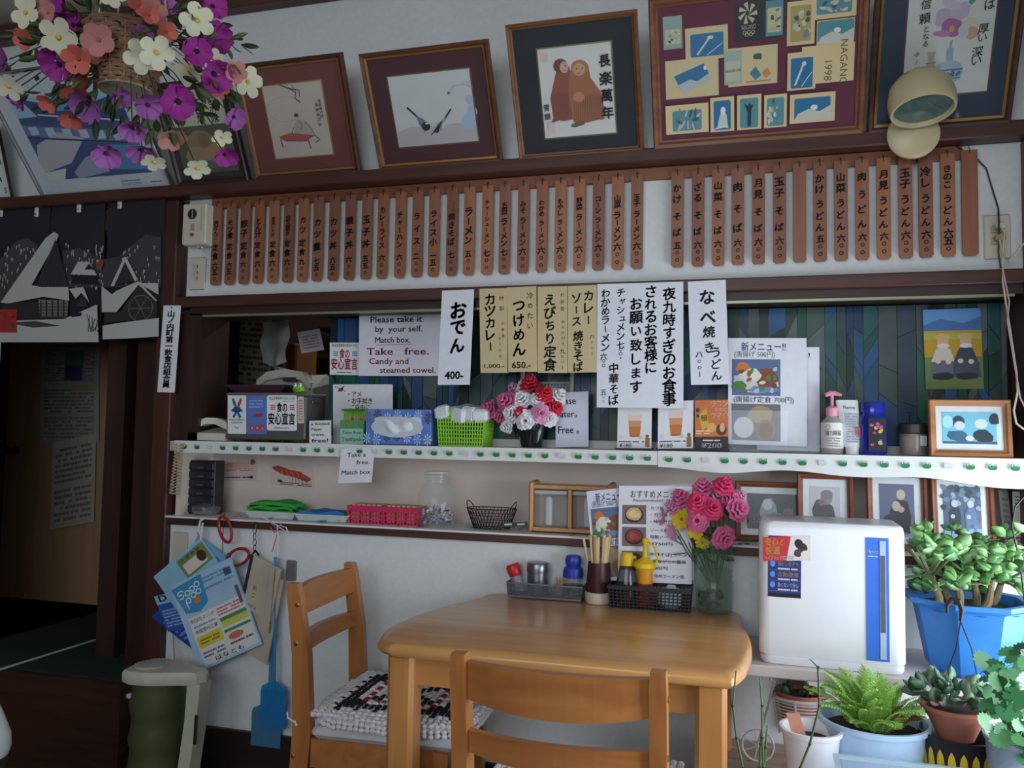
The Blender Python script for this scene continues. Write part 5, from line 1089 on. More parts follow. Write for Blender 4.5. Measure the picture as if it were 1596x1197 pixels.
# wooden rack with two containers
x0, x1 = px(824, .02, 815), px(954, .02, 815); zt_ = pz(890, 752, .02)
t = thing('spice_rack', 'small beech rack holding two clear containers', 'rack', ((x0+x1)/2, .06, ZL)); BE = wood((190, 140, 86), (208, 158, 102), 2)
for xx in (x0, x1-.014): m = MB(); m.rbox(xx, xx+.014, .01, .11, ZL, zt_, .006); m.build('side', BE, t)
m = MB(); m.rbox(x0+.014, x1-.014, .02, .10, zt_-.022, zt_-.010, .002); m.build('top_board', BE, t)
m = MB(); m.rbox(x0+.014, x1-.014, .012, .10, ZL+.004, ZL+.016, .002); m.build('bottom_board', BE, t)
xm = (x0+x1)/2; m = MB(); m.rbox(xm-.006, xm+.006, .014, .10, ZL+.016, zt_-.022, .002); m.build('divider', BE, t)
for (a, b, nm) in ((x0+.018, xm-.009, 'left'), (xm+.009, x1-.018, 'right')):
    t = thing('container', 'clear lidded container in the %s half of the beech rack' % nm, 'container', ((a+b)/2, .06, ZL+.0165)); z0_, z1_ = ZL+.0165, zt_-.026
    m = MB(); m.rbox(a, b, .014, .095, z0_, z1_-.012, .005); m.build('box', clear((214, 212, 212), .12, .22), t)
    m = MB(); m.rbox(a-.001, b+.001, .012, .097, z1_-.012, z1_, .003); m.build('lid', clear((226, 226, 228), .2, .6), t)
    m = MB(); m.loft([[(a+(b-a)*.42+q*cos(k*pi/8), .03+q*.5*sin(k*pi/8), z) for k in range(16)] for q, z in ((.010, z0_+.006), (.011, z1_-.03), (.006, z1_-.02))]); m.build('scoop_handle', plain((220, 220, 222), .4, .03), t, True)
# framed photos in the niche
FD = wood((116, 62, 40), (142, 82, 54), 0); G2 = 'wooden photo frames'
def old1(p): p.rect(0, 0, 1, 1, (64, 64, 74)); p.ell(.42, .5, .18, .4, (150, 160, 170), 10, 0, .2); p.ell(.4, .3, .1, .16, (206, 206, 206)); p.ell(.62, .66, .2, .16, (110, 130, 150), 9, 0, .2); p.ell(.8, .5, .1, .12, (120, 96, 90)); p.rect(0, .85, 1, 1, (44, 44, 52))
def old2(p): p.rect(0, 0, 1, 1, (196, 192, 196)); p.ell(.5, .78, .4, .42, (32, 30, 38), 14, 0, .1); p.ell(.36, .5, .3, .22, (36, 34, 42), 12, 0, .1); p.ell(.55, .24, .2, .15, (160, 120, 124)); p.ell(.56, .17, .21, .1, (120, 110, 116)); p.ell(.4, .34, .12, .08, (120, 90, 96)); p.ell(.42, .78, .1, .05, (206, 190, 186))
def old3(p): p.rect(0, 0, 1, 1, (98, 104, 132)); p.rect(0, .75, 1, 1, (150, 160, 180)); p.poly([(.2, .9), (.3, .5), (.5, .3), (.8, .32), (.9, .6), (.85, .92)], (48, 42, 52)); p.ell(.62, .2, .13, .1, (206, 176, 150)); p.ell(.48, .42, .12, .1, (200, 170, 150)); p.ell(.62, .48, .09, .06, (190, 160, 140)); p.ring(.75, .82, .17, .12, .002, (40, 44, 60)); p.ell(.3, .7, .2, .12, (56, 50, 62))
def old4(p):
    p.rect(0, 0, 1, 1, (84, 98, 124))
    for k in range(24): p.ell(p.rnd.random(), p.rnd.uniform(0, .4), .08, .05, p.rnd.choice([(120, 136, 150), (50, 60, 80), (150, 170, 190), (70, 84, 100)]), 7, 0, .3)
    p.rect(0, .78, 1, 1, (150, 180, 206))
    for a in (.3, .72): p.poly([(a-.12, .95), (a-.16, .5), (a-.06, .38), (a+.1, .38), (a+.16, .55), (a+.12, .95), (a+.04, .7), (a-.04, .7)], (40, 48, 70) if a < .5 else (90, 120, 160)); p.ell(a, .32, .09, .07, (196, 200, 210)); p.ell(a-.06, .56, .06, .04, (206, 196, 190))
mc = (226, 228, 230)
stand_frame('brown landscape photo frame of a seated figure, left in the niche', (1146, 840), (1262, 846), (1146, 751), .075, ZL, .016, FD, mc, (.1, .13, .92, .87), (64, 64, 74), old1, 10, group=G2)
stand_frame('brown photo frame of an embracing couple in dark clothes', (1243, 846), (1331, 850), (1243, 738), .035, ZL, .016, FD, mc, (.16, .12, .84, .9), (196, 192, 196), old2, 8, group=G2)
stand_frame('brown photo frame of figures in a wheelchair', (1352, 850), (1448, 854), (1351, 735), .035, ZL, .016, FD, mc, (.14, .1, .86, .9), (98, 104, 132), old3, 8, group=G2)
stand_frame('brown photo frame of two walking figures, rightmost in the niche', (1453, 854), (1552, 858), (1450, 739), .025, ZL, .016, FD, mc, (.12, .1, .88, .9), (84, 98, 124), old4, 8, group=G2)
t, p = paper('booklet', 'grey booklet standing on edge right of the niche photos', 'booklet', P(1556, 764, .09), P(1571, 765, .09), P(1566, 855, .09), (150, 150, 152)); p.greek(.2, .1, .9, .9, 8, (110, 110, 120)); p.done('print', t)
t, p = paper('menu_page', 'white menu page with bottle pictures at the right end of the niche', 'menu sheet', P(1578, 766, .06), P(1640, 768, .06), P(1580, 855, .06), (214, 206, 204)); p.greek(.05, .06, .9, .3, 4, (130, 110, 120)); p.rect(.3, .42, .45, .7, (190, 120, 60)); p.rect(.55, .42, .7, .7, (170, 90, 50)); p.greek(.05, .78, .9, .9, 2, (150, 60, 80)); p.done('print', t)
# ============================================================ TABLE
BEECH = wood((188, 132, 74), (208, 154, 92), 0, 12, .28, 14, .35, .05)
BEECHV = wood((178, 118, 62), (196, 138, 78), 2, 12, .35, 14, .2, .05)
BEECHH = wood((178, 118, 62), (196, 138, 78), 0, 12, .35, 14, .2, .05)
L_ = [Hz(q[0], q[1], ZT) for q in ((597, 1003), (589, 994), (605, 975), (640, 958), (690, 942), (745, 929))]
R_ = [Hz(q[0], q[1], ZT) for q in ((1148, 1049), (1163, 1036), (1172, 1010), (1169, 988), (1158, 968))]
yF = (L_[0].y+R_[0].y)/2
o = [(L_[0].x+.012, yF), (R_[0].x-.012, yF)]+[(q.x, max(q.y, yF+.006)) for q in R_[:]]+[(R_[-1].x-.012, -.03), (R_[-1].x-.04, -.012), (L_[-1].x+.05, -.012), (L_[-1].x+.01, -.03)]+[(q.x, max(q.y, yF+.006)) for q in reversed(L_)]
t = thing('dining_table', 'light wooden dining table with bowed ends', 'table', ((o[0][0]+o[1][0])/2, yF/2, 0))
m = MB(); cx = sum(q[0] for q in o)/len(o); cy = sum(q[1] for q in o)/len(o)
def inset(d):
    out = []
    for x, y in o: v = Vector((x-cx, y-cy)); v = Vector((math.copysign(min(1, abs(v.x)/.25), v.x), math.copysign(min(1, abs(v.y)/.25), v.y))); out.append((x-v.x*d, y-v.y*d))
    return out

def crs(o, n=4):
    out = []; N = len(o)
    for i in range(N):
        p0, p1, p2, p3 = [Vector(o[(i+k) % N]) for k in (-1, 0, 1, 2)]
        if (p2-p1).length > .15: out.append(tuple(p1)); continue
        for k in range(n):
            t_ = k/n; q = .5*((2*p1)+(p2-p0)*t_*.0+0*p1) if False else p1.lerp(p2, t_)
            a_ = (p2-p0).normalized()*(p2-p1).length; b_ = (p3-p1).normalized()*(p2-p1).length
            h1 = 2*t_**3-3*t_**2+1; h2 = t_**3-2*t_**2+t_; h3 = -2*t_**3+3*t_**2; h4 = t_**3-t_**2
            out.append(tuple(p1*h1+a_*h2*.8+p2*h3+b_*h4*.8))
    return out
o = crs(o)
m.loft([[(x, y, ZT-z) for x, y in inset(d)] for d, z in ((.02, .034), (.006, .032), (0, .024), (0, .014), (.004, .006), (.012, .002), (.020, 0))]); m.build('table_top', BEECH, t, True)
lx0 = P(627, 1060, yF+.06).x; lx1 = P(1108, 1080, yF+.06).x; zl = ZT-.034; lw = .066
for xx, yy in ((lx0, yF+.075), (lx1, yF+.075), (lx0, -.075), (lx1, -.075)):
    m = MB(); m.rbox(xx-lw/2, xx+lw/2, yy-lw/2, yy+lw/2, 0, zl, .010); m.build('leg', BEECHV, t)
za = zl-.075
for args in ((lx0+lw/2, lx1-lw/2, yF+.065, yF+.085), (lx0+lw/2, lx1-lw/2, -.085, -.065)): m = MB(); m.box(args[0], args[1], args[2], args[3], za, zl); m.build('apron', BEECHH, t)
for xx in (lx0, lx1): m = MB(); m.box(xx-.01, xx+.01, yF+.11, -.11, za, zl); m.build('apron', BEECHH, t)
# ============================================================ CHAIRS
CH_W = wood((158, 96, 48), (178, 116, 62), 2, 12, .35, 14, .2, .05); CH_H = wood((160, 98, 50), (180, 118, 64), 0, 12, .35, 14, .2, .05)
def make_chair(label, M_):
    t = thing('dining_chair', label, 'chair', M=M_, group='wooden dining chairs'); W2 = .178; hh = .80
    for s in (-1, 1):
        m = MB(t); rings = []
        for z, y, d, w in ((0, -.235, .036, .028), (.25, -.205, .046, .029), (.43, -.195, .050, .029), (.62, -.205, .044, .029), (.77, -.228, .036, .029), (.80, -.233, .028, .026)):
            rings.append([(s*W2-w/2, y-d/2, z), (s*W2+w/2, y-d/2, z), (s*W2+w/2, y+d/2, z), (s*W2-w/2, y+d/2, z)])
        m.loft(rings); lg = m.build('leg', CH_W, t)
        for zz in (.748, .65, .37):
            m = MB(t); m.L = Matrix.Translation((s*(W2+.0145), -.215, zz)) @ Matrix.Rotation(s*pi/2, 4, 'Y'); m.lathe([(.006, 0), (.006, .0015), (.003, .0025)], 10); m.build('bolt', plain((150, 120, 70), .3, .05, metal=.8), lg)
    for s in (-1, 1):
        m = MB(t); m.loft([[(s*W2-w, .175-w, z), (s*W2+w, .175-w, z), (s*W2+w, .175+w, z), (s*W2-w, .175+w, z)] for z, w in ((0, .014), (.415, .019))]); m.build('leg', CH_W, t)
    def slat(z0, z1, bow, th=.016, sag=.0):
        m = MB(t); n = 14; rings = []
        for i in range(n+1):
            k = i/n*2-1; x = k*(W2-.013); y = -.205-(z0-.6)*.13-bow*(1-k*k); sg = sag*(1-k*k)
            rings.append([(x, y-th/2, z0-sg), (x, y+th/2, z0-sg), (x, y+th/2-.005, z1), (x, y-th/2-.005, z1)])
        m.loft(rings); return m.build('back_slat', CH_H, t)
    slat(.718, .785, .028, .018, .014); slat(.620, .660, .030, .016, .010)
    m = MB(t); m.rbox(-W2-.012, W2+.012, -.175, .215, .415, .445, .012); m.build('seat', plain((196, 196, 200), .5, .04), t)
    for s in (-1, 1): m = MB(t); m.box(s*W2-.009, s*W2+.009, -.17, .16, .345, .415); m.build('seat_rail', CH_H, t)
    for y in (-.19, .175): m = MB(t); m.box(-W2+.015, W2-.015, y-.009, y+.009, .345, .415); m.build('seat_rail', CH_H, t)
    for s in (-1, 1): m = MB(t); m.box(s*W2-.008, s*W2+.008, -.19, .16, .13, .16); m.build('stretcher', CH_H, t)
    return t
def make_cushion(label, M_, seed):
    t = thing('crochet_cushion', label, 'cushion', M=M_ @ Matrix.Translation((0, .028, .4455)) @ Matrix.Diagonal((1.0, 1.08, 1.15, 1)), group='crochet seat cushions'); r = random.Random(seed)
    m = MB(t); n = 40; rings = []
    def sq(k, R, q=4.0):
        a = 2*pi*k/n; c_, s_ = cos(a), sin(a); d = (abs(c_)**q+abs(s_)**q)**(-1/q); return c_*d*R, s_*d*R
    for R, z in ((.15, 0), (.185, .004), (.196, .016), (.19, .027), (.16, .034), (.05, .038)): rings.append([(*sq(k, R), z) for k in range(n)])
    m.loft(rings); m.build('pad', plain((206, 204, 206), .9, .06, 200, .5), t, True)
    mats = {'w': plain((222, 220, 224), .95, .08, 90), 'k': plain((28, 22, 34), .95, .1, 90), 'r': plain((150, 36, 52), .95, .1, 90)}
    mb = MB(t); N = 24; base = MB(); base.ell((0, 0, 0), 1, 1, 1, 6, 4); bv = [tuple(v) for v in base.v]; bf = base.f
    for i in range(N):
        for j in range(N):
            u_, v_ = (i+.5)/N*2-1, (j+.5)/N*2-1; mm = max(abs(u_), abs(v_)); dd = abs(abs(u_)-abs(v_))
            c = 'w'
            if .62 < mm < .86: c = 'k' if mm < .78 or (i+j) % 3 == 0 else 'w'
            elif .42 < mm < .53: c = 'r' if (i+j) % 3 else 'w'
            elif dd < .10 and mm < .62: c = 'k'
            elif mm < .10: c = 'w'
            z = .034-.010*mm**4; w2 = .0088
            mb.mat(mats[c]); ang = r.uniform(0, pi); ex, ey, ez = w2*1.1, w2*.85, .007
            off = (u_*.190, v_*.190, z+r.uniform(0, .002))
            mb.add([(off[0]+x*ex*cos(ang)-y*ey*sin(ang), off[1]+x*ex*sin(ang)+y*ey*cos(ang), off[2]+z_*ez) for x, y, z_ in bv], bf)
    for ring_i in range(3):
        for k in range(96):
            a = 2*pi*k/96; c_, s_ = cos(a), sin(a); d = (abs(c_)**4+abs(s_)**4)**(-.25); R = .199-.002*ring_i; mb.mat(mats['w']); off = (c_*d*R, s_*d*R, .006+.010*ring_i+r.uniform(-.002, .002))
            mb.add([(off[0]+x*.008, off[1]+y*.008, off[2]+z_*.006) for x, y, z_ in bv], bf)
    mb.build('stitches', None, t, True, kind='stuff')
    for s in (-1, 1):
        m = MB(t); m.tube([(s*.14, -.19, .01), (s*.165, -.205, .012), (s*.19, -.225, .010), (s*.20, -.215, .004)], .0035, 5); m.tube([(s*.196, -.22, .008), (s*.206, -.235, .02), (s*.20, -.24, .03)], .002, 5); m.build('tie', plain((220, 220, 224), .8, .05), t)
cf = P(866, 1024, -1.0)
M1 = at((cf.x, -1.0+.235, 0), radians(0)); M2 = at((-.905, -.315, 0), radians(-86.5))
make_chair('wooden chair seen from behind, tucked in at the front of the table', M1); make_cushion('crochet cushion on the front chair', M1, 2)
make_chair('wooden chair seen from the side, at the left end of the table', M2); make_cushion('crochet cushion on the left chair', M2, 5)
# ============================================================ ON THE TABLE
ZT2 = ZT+.0008
def tp(x, y): return Hz(x, y, ZT2)
a, b = tp(790, 929), tp(906, 941); yt = (a.y+b.y)/2; x0, x1 = P(789, 929, yt).x, P(907, 941, yt).x; ut = 1/F*(Vector((x0, yt, ZT))-CAM).length
ST = plain((130, 132, 138), .3, .05, metal=.85)
t = thing('condiment_tray', 'grey wire mesh tray of condiments on the table', 'tray', ((x0+x1)/2, yt+.045, ZT2)); basket(t, x0, x1, yt, yt+.085, ZT2+.003, ZT2+.044, plain((112, 114, 122), .35, .05, metal=.6), .004, 56, 11, 20, .0007, .003, 'mesh')
m = MB(); m.box(x0+.004, x1-.004, yt+.004, yt+.08, ZT2+.001, ZT2+.003); m.build('base', plain((90, 92, 98), .4, .05, metal=.6), t)
zb3 = ZT2+.0065; yc = yt+.045
c = (P(838, 900, yc).x, yc, zb3); t = lathe_thing('steel_tin', 'shiny steel tin with lid in the condiment tray', 'tin', c, [('body', [(.001, 0), (15.5*ut, 0), (16*ut, 2*ut), (16*ut, 34*ut)], ST), ('lid', [(16.6*ut, 33*ut), (16.8*ut, 34*ut), (16.8*ut, 46*ut), (15.5*ut, 48*ut), (.001, 48.5*ut)], ST)], 28)
x_ = P(812, 915, yc).x; M_ = at((x_, yc, zb3+.004), 0, 0, -.35); t = thing('shaker', 'small shaker with a red cap leaning in the condiment tray', 'shaker', M=M_)
m = MB(t); m.lathe([(.001, 0), (9*ut, 0), (9.5*ut, 3*ut), (8*ut, 26*ut)], 16); m.build('bottle', clear((200, 200, 206), .1, .3), t, True); m = MB(t); m.lathe([(9*ut, 25*ut), (10*ut, 27*ut), (11*ut, 40*ut), (9*ut, 43*ut), (.001, 43*ut)], 16); m.build('cap', plain((190, 34, 40), .35, .05), t, True)
x_ = P(871, 915, yc).x; t = thing('toothpick_bundle', 'bundle of toothpicks standing in the condiment tray', 'toothpicks', (x_, yc, zb3)); m = MB(); rp = random.Random(8)
for i in range(40): q = Vector((x_+rp.uniform(-.010, .010), yc+rp.uniform(-.012, .012), zb3)); m.tube([q, q+Vector((rp.uniform(-.006, .006), rp.uniform(-.004, .004), .05+rp.uniform(-.006, .006)))], .0009, 4)
m.build('picks', plain((196, 160, 112), .7, .1), t, kind='stuff')
m = MB(); m.lathe([(.001, 0), (.014, 0), (.016, .03), (.0145, .03), (.013, .002)], 14, (x_, yc, zb3)); m.build('holder', clear((206, 206, 206), .1, .2), t, True)
x_ = P(893, 915, yc).x; t = lathe_thing('soy_bottle', 'soy sauce bottle with a blue plastic top in the condiment tray', 'bottle', (x_, yc, zb3), [('glass', [(.001, 0), (14*ut, 0), (15*ut, 4*ut), (15*ut, 26*ut), (14*ut, 30*ut)], clear((200, 206, 206), .05, .1)), ('soy_sauce', [(.001, 1*ut), (13.5*ut, 1.5*ut), (14*ut, 18*ut), (.001, 19*ut)], plain((24, 14, 14), .15, 0)), ('top', [(15*ut, 29*ut), (15.5*ut, 32*ut), (14.5*ut, 42*ut), (10*ut, 46*ut), (12*ut, 50*ut), (12.5*ut, 56*ut), (10*ut, 61*ut), (.001, 62*ut)], plain((50, 66, 170), .35, .05))])
# chopsticks
c = tp(931, 941); c.y += .018; uc = 1/F*(c-CAM).length
t = thing('chopstick_holder', 'brown and cream cup packed with wooden chopsticks', 'holder', c)
m = MB(); m.lathe([(.001, 0), (18*uc, 0), (20*uc, 3*uc), (20.5*uc, 16*uc), (19*uc, 17*uc)], 22, c); m.build('base', plain((206, 196, 180), .45, .05), t, True)
m = MB(); m.lathe([(19*uc, 16*uc), (19.5*uc, 18*uc), (16*uc, 60*uc), (15*uc, 60*uc), (15*uc, 52*uc)], 22, c, caps=False); m.build('cup', plain((66, 32, 32), .4, .06), t, True)
rp = random.Random(12); CS = wood((214, 186, 140), (228, 204, 160), 2, 20, .7)
csm = MB(); csm.rbox(-.0034, .0034, -.0024, .0024, 0, .175, .0006); csme = shared(csm, 'chopstick', CS, False)
for i in range(28):
    a = rp.uniform(0, 6.28); rr = 13*uc*math.sqrt(rp.random()); tilt = Vector((cos(a)*.06+rp.uniform(-.02, .05), sin(a)*.05, 1)).normalized()
    if i == 0: tilt = Vector((-.20, 0, 1)).normalized()
    if i == 1: tilt = Vector((-.13, .02, 1)).normalized()
    o = bpy.data.objects.new('chopstick', csme); COL.objects.link(o); M_ = face((c.x+rr*cos(a)*.6, c.y+rr*sin(a)*.6, c.z+.012+rp.uniform(-.004, .006)), tilt, 1, rp.uniform(0, 3)); o.matrix_world = M_; XF[o.name] = M_
    tag(o, 'pale disposable wooden chopstick in the brown cup', 'chopstick', 'chopsticks in the brown cup')
# menu pages behind
ym = -.06
t, p = paper('menu_page', 'white menu page mostly hidden behind the recommended page', 'menu sheet', P(985, 758, ym+.02), P(1080, 754, ym+.02), P(986, 905, ym+.02), (224, 225, 234)); p.greek(.75, .02, .98, .06, 1, (180, 184, 200)); p.done('print', t)
t, p = paper('menu_page', 'tilted page titled new menu left of the recommended page', 'menu sheet', P(914, 766, ym+.01), P(992, 758, ym+.01), P(927, 907, ym+.01), (214, 220, 234)); newmenu(p); p.done('print', t)
t, p = paper('menu_page', 'white recommended menu page with three round dish photos on the table', 'menu sheet', P(965, 757, ym), P(1079, 758, ym), P(963, 906, ym), (226, 227, 236))
p.htext('おすすめメニュー', .16, .86, .09, .024, (70, 70, 90), .006); p.htext('Recommended  Menu', .2, .8, .15, .012, (130, 130, 140))
for k, (b0, c1, c2) in enumerate(((.2, (206, 176, 110), (226, 206, 150)), (.43, (140, 60, 50), (170, 84, 70)), (.68, (60, 50, 40), (150, 110, 70)))):
    p.rect(.05, b0, .38, b0+.2, (120, 106, 116)); p.ell(.215, b0+.1, .13, .085, (70, 40, 36)); p.ell(.215, b0+.095, .11, .07, c1, 12, 0, .06); p.ell(.2, b0+.09, .06, .04, c2, 9, 0, .2); p.ell(.26, b0+.11, .05, .025, (206, 190, 150) if k == 2 else c2, 8, 0, .2)
    for j, s in enumerate((('カツ丼', '・カツ丼とろ', '・味噌汁付'), ('ソース丼', '特製ソースたれ', '¥750円'), ('中華そば(ラーメン)', '・昔ながらの醤油', '580円'))[k]): p.htext(s, .44, .44+.06*len(s), b0+.03+.07*j, .011, (96, 96, 110))
p.htext('信州ラーメン他', .5, .9, .93, .011, (96, 96, 110)); p.line([(.25, .77), (.92, .78)], .0012, (40, 40, 44)); p.done('print', t)
# black basket and sauce bottles
a, b = tp(948, 947), tp(1074, 957); yb_ = (a.y+b.y)/2; x0, x1 = P(948, 950, yb_).x, P(1076, 955, yb_).x
BK = plain((26, 24, 28), .35, .06); ub = 1/F*(Vector((x0, yb_, ZT))-CAM).length
t = thing('sauce_basket', 'black plastic lattice basket of sauces on the table', 'basket', ((x0+x1)/2, yb_+.05, ZT2)); basket(t, x0, x1, yb_, yb_+.10, ZT2, ZT2+.062, BK, .005, 20, 7, 14, .0022, .008)
yc = yb_+.05; zb4 = ZT2+.0045
x_ = P(977, 920, yc).x; t = lathe_thing('sauce_bottle', 'dark sauce bottle with a yellow cap in the black basket', 'bottle', (x_, yc, zb4), [('bottle', [(.001, 0), (17*ub, 0), (18*ub, 4*ub), (17*ub, 30*ub), (12*ub, 54*ub), (10*ub, 60*ub)], clear((70, 66, 72), .1, .55)), ('cap', [(11*ub, 58*ub), (11.5*ub, 60*ub), (10*ub, 72*ub), (8*ub, 77*ub), (.001, 78*ub)], plain((226, 190, 40), .4, .04))])
m = MB(); m.tube([(x_+4*ub, yc-.004, zb4+70*ub), (x_+14*ub, yc-.006, zb4+71*ub)], 2.6*ub, 8); m.build('nozzle', plain((226, 190, 40), .4, .04), t, True)
x_ = P(1005, 920, yc-.01).x; t = lathe_thing('sauce_bottle', 'orange sauce bottle with a tall yellow spout in the black basket', 'bottle', (x_, yc-.01, zb4), [('bottle', [(.001, 0), (12*ub, 0), (13*ub, 3*ub), (12.5*ub, 34*ub)], clear((170, 60, 50), .15, .7)), ('neck_band', [(11*ub, 34*ub), (11.5*ub, 36*ub), (12*ub, 54*ub)], plain((226, 150, 40), .4, .05)), ('cap', [(13*ub, 53*ub), (17*ub, 58*ub), (16*ub, 64*ub), (8*ub, 70*ub), (4*ub, 73*ub), (3.2*ub, 92*ub), (4.6*ub, 95*ub), (4.6*ub, 100*ub), (.001, 102*ub)], plain((232, 192, 30), .4, .04))])
m = MB(); m.tube([(x_+3*ub, yc-.01, zb4+98*ub), (x_+14*ub, yc-.012, zb4+88*ub), (x_+19*ub, yc-.012, zb4+72*ub), (x_+15*ub, yc-.012, zb4+60*ub)], 1.6*ub, 6); m.build('cap_strap', plain((232, 192, 30), .4, .04), t, True)
x_ = P(1047, 925, yc).x; t = thing('wipe_pack', 'white flip-top pack lying in the black basket', 'pack', (x_, yc, zb4)); m = MB(); m.rbox(x_-.034, x_+.030, yc-.035, yc+.035, zb4, zb4+.05, .012); m.build('pack', plain((220, 224, 226), .35, .04), t); m = MB(); m.rbox(x_-.014, x_+.012, yc-.012, yc+.012, zb4+.0505, zb4+.060, .003); m.build('flip_lid', clear((220, 232, 230), .1, .4), t)
# glass vase with carnations
c = tp(1113, 957); c.y += .035; uv = 1/F*(c-CAM).length
rib = [(.001, 0), (24*uv, 0), (27*uv, 4*uv), (27.5*uv, 44*uv)]+[((27 if k % 2 else 25.4)*uv, (48+4.2*k)*uv) for k in range(12)]+[(24*uv, 102*uv), (22*uv, 108*uv)]
t = lathe_thing('glass_vase', 'ribbed clear bottle vase of water on the table', 'vase', c, [('glass', rib, clear((176, 206, 190), .03, .10)), ('water', [(.001, 2*uv), (24*uv, 3*uv), (25*uv, 62*uv), (.001, 62*uv)], clear((180, 206, 190), .05, .08))], 28)
pb = MB(); rp = random.Random(3); pb.ell((0, 0, 0), 1, .8, .6, 8, 5); pbm = shared(pb, 'pebble', plain((40, 34, 36), .5, .2))
for i in range(16):
    a = rp.uniform(0, 6.28); rr = 16*uv*math.sqrt(rp.random()); inst('pebble', pbm, t, at((c.x+rr*cos(a)-4*uv, c.y+rr*sin(a), c.z+6*uv+(i/16)*26*uv), rp.random()*6, rp.random()) @ Matrix.Scale(8*uv, 4))
BLOOM['yel'] = petal_mesh((226, 200, 40), (150, 120, 20), 9, .3, .2, 4); BLOOM['dais'] = petal_mesh((214, 150, 196), (206, 180, 60), 12, .18, .25, 5)
bouquet('flower_bunch', 'pink, red and yellow artificial carnations in the bottle vase', (c.x, c.y, c.z+.06), [(1125, 762, 15, 'rose', .0), (1095, 764, 14, 'pink', .02), (1066, 780, 15, 'pink', .02), (1088, 786, 15, 'rose', -.02), (1109, 795, 15, 'rose', -.02), (1146, 796, 16, 'pink', -.01), (1117, 778, 14, 'palep', .03), (1088, 812, 15, 'pink', -.02), (1063, 809, 14, 'yel', 0), (1084, 829, 10, 'yel', -.01), (1095, 846, 9, 'yel', -.01), (1126, 837, 16, 'pink', -.03), (1034, 806, 11, 'dais', .01), (1049, 828, 11, 'dais', 0), (1044, 788, 12, 'dais', .02), (1150, 776, 10, 'palep', .02), (1052, 792, 11, 'palep', .02), (1136, 782, 13, 'pink', .01)], 22, yc=c.y-.005, seed=6, lsize=.06)
# ============================================================ RIGHT CORNER: BOARD, HUMIDIFIER, PLANTS
ZBD = .645; yfb = -.31
t = thing('board_shelf', 'white board shelf under the humidifier', 'shelf', (.45, -.15, ZBD-.03))
m = MB(); xbl = P(1135, 1035, yfb).x; m.rbox(xbl, XW-.003, yfb, -.002, ZBD-.028, ZBD, .003); m.build('board', wood((196, 186, 184), (212, 204, 202), 0, 8, .5), t)
for xx in (P(1238, 1075, -.1).x, .70): m = MB(); m.box(xx-.012, xx+.012, -.24, -.003, ZBD-.06, ZBD-.028); m.box(xx-.012, xx+.012, -.03, -.003, ZBD-.24, ZBD-.06); m.build('bracket', BROWNV, t)
yh = -.295; zb5 = ZBD+.001
tl, tr, bl, br = P(1184, 812, yh), P(1414, 822, yh), P(1181, 1030, yh), P(1414, 1045, yh)
x0, x1 = tl.x, tr.x; HX1 = x1; ztop = (tl.z+tr.z)/2
t = thing('humidifier', 'white humidifier with a blue stripe on the board shelf', 'humidifier', ((x0+x1)/2, yh+.1, zb5), radians(-1.5)); HW = plain((230, 231, 236), .3, .02, 20, 0, .5); wd = x1-x0; hh = ztop-zb5
def rr2(w, d, r, n=5):
    out = []
    for cx_, cy_, st in ((w/2-r, d/2-r, 0), (-w/2+r, d/2-r, 90), (-w/2+r, -d/2+r, 180), (w/2-r, -d/2+r, 270)):
        for k in range(n+1): q = radians(st+90*k/n); out.append((cx_+r*cos(q), cy_+r*sin(q)))
    return out
m = MB(t); m.loft([[(x, y, z) for x, y in rr2(wd*s, .195*s2, .028)] for s, s2, z in ((.97, .96, .018), (1, 1, .024), (1, 1, hh-.02), (.985, .975, hh-.006), (.95, .92, hh))]); m.build('body', HW, t, True)
m = MB(t); m.loft([[(x, y, z) for x, y in rr2(wd*s, .195*s, .028)] for s, z in ((.96, 0), (.985, .006), (.985, .018))]); m.build('base', plain((220, 221, 226), .35, .02), t, True)
fy = -.195/2; Mt = XF[t.name]; pp = lambda x, z: Mt @ Vector((wd*(x-.5), fy, hh*(1-z)))
m = MB(t); m.box(wd*.235, wd*.385, fy-.002, fy, hh*.085, hh*.92); st_ = m.build('stripe_panel', plain((66, 116, 214), .25, .03), t)
m = MB(t); m.box(wd*.325, wd*.365, fy-.0035, fy-.002, hh*.1, hh*.9); m.build('water_gauge', plain((170, 190, 216), .15, .05), st_)
m = MB(t); m.box(wd*.330, wd*.360, fy-.0045, fy-.0035, hh*.28, hh*.80); m.build('gauge_window', plain((96, 98, 112), .15, .05), st_)
q = Print(pp(.74, .14), pp(.82, .14), pp(.74, .24), .0026); q.htext('Hybrid', .06, .95, .35, .012, (230, 236, 244), .008); q.greek(.1, .6, .9, .75, 1, (200, 214, 240)); q.done('logo_print', t)
q = Print(pp(.07, .1), pp(.3, .1), pp(.065, .53), .0008); q.rect(0, 0, 1, 1, (36, 44, 110))
for k, s in enumerate(('細かい粒子で', '自動湿度', '熱くないで安心')): q.ell(.14, .46+.17*k, .08, .05, (80, 140, 210)); q.htext(s, .3, .92, .46+.17*k, .012, (214, 170, 90) if k < 2 else (226, 226, 236), .008); q.greek(.3, .51+.17*k, .9, .56+.17*k, 1, (200, 206, 226)); q.line([(.02, .56+.17*k), (.98, .56+.17*k)], .001, (90, 100, 160))
q.rect(0, .94, 1, 1, (20, 20, 30)); q.done('feature_sticker', t)
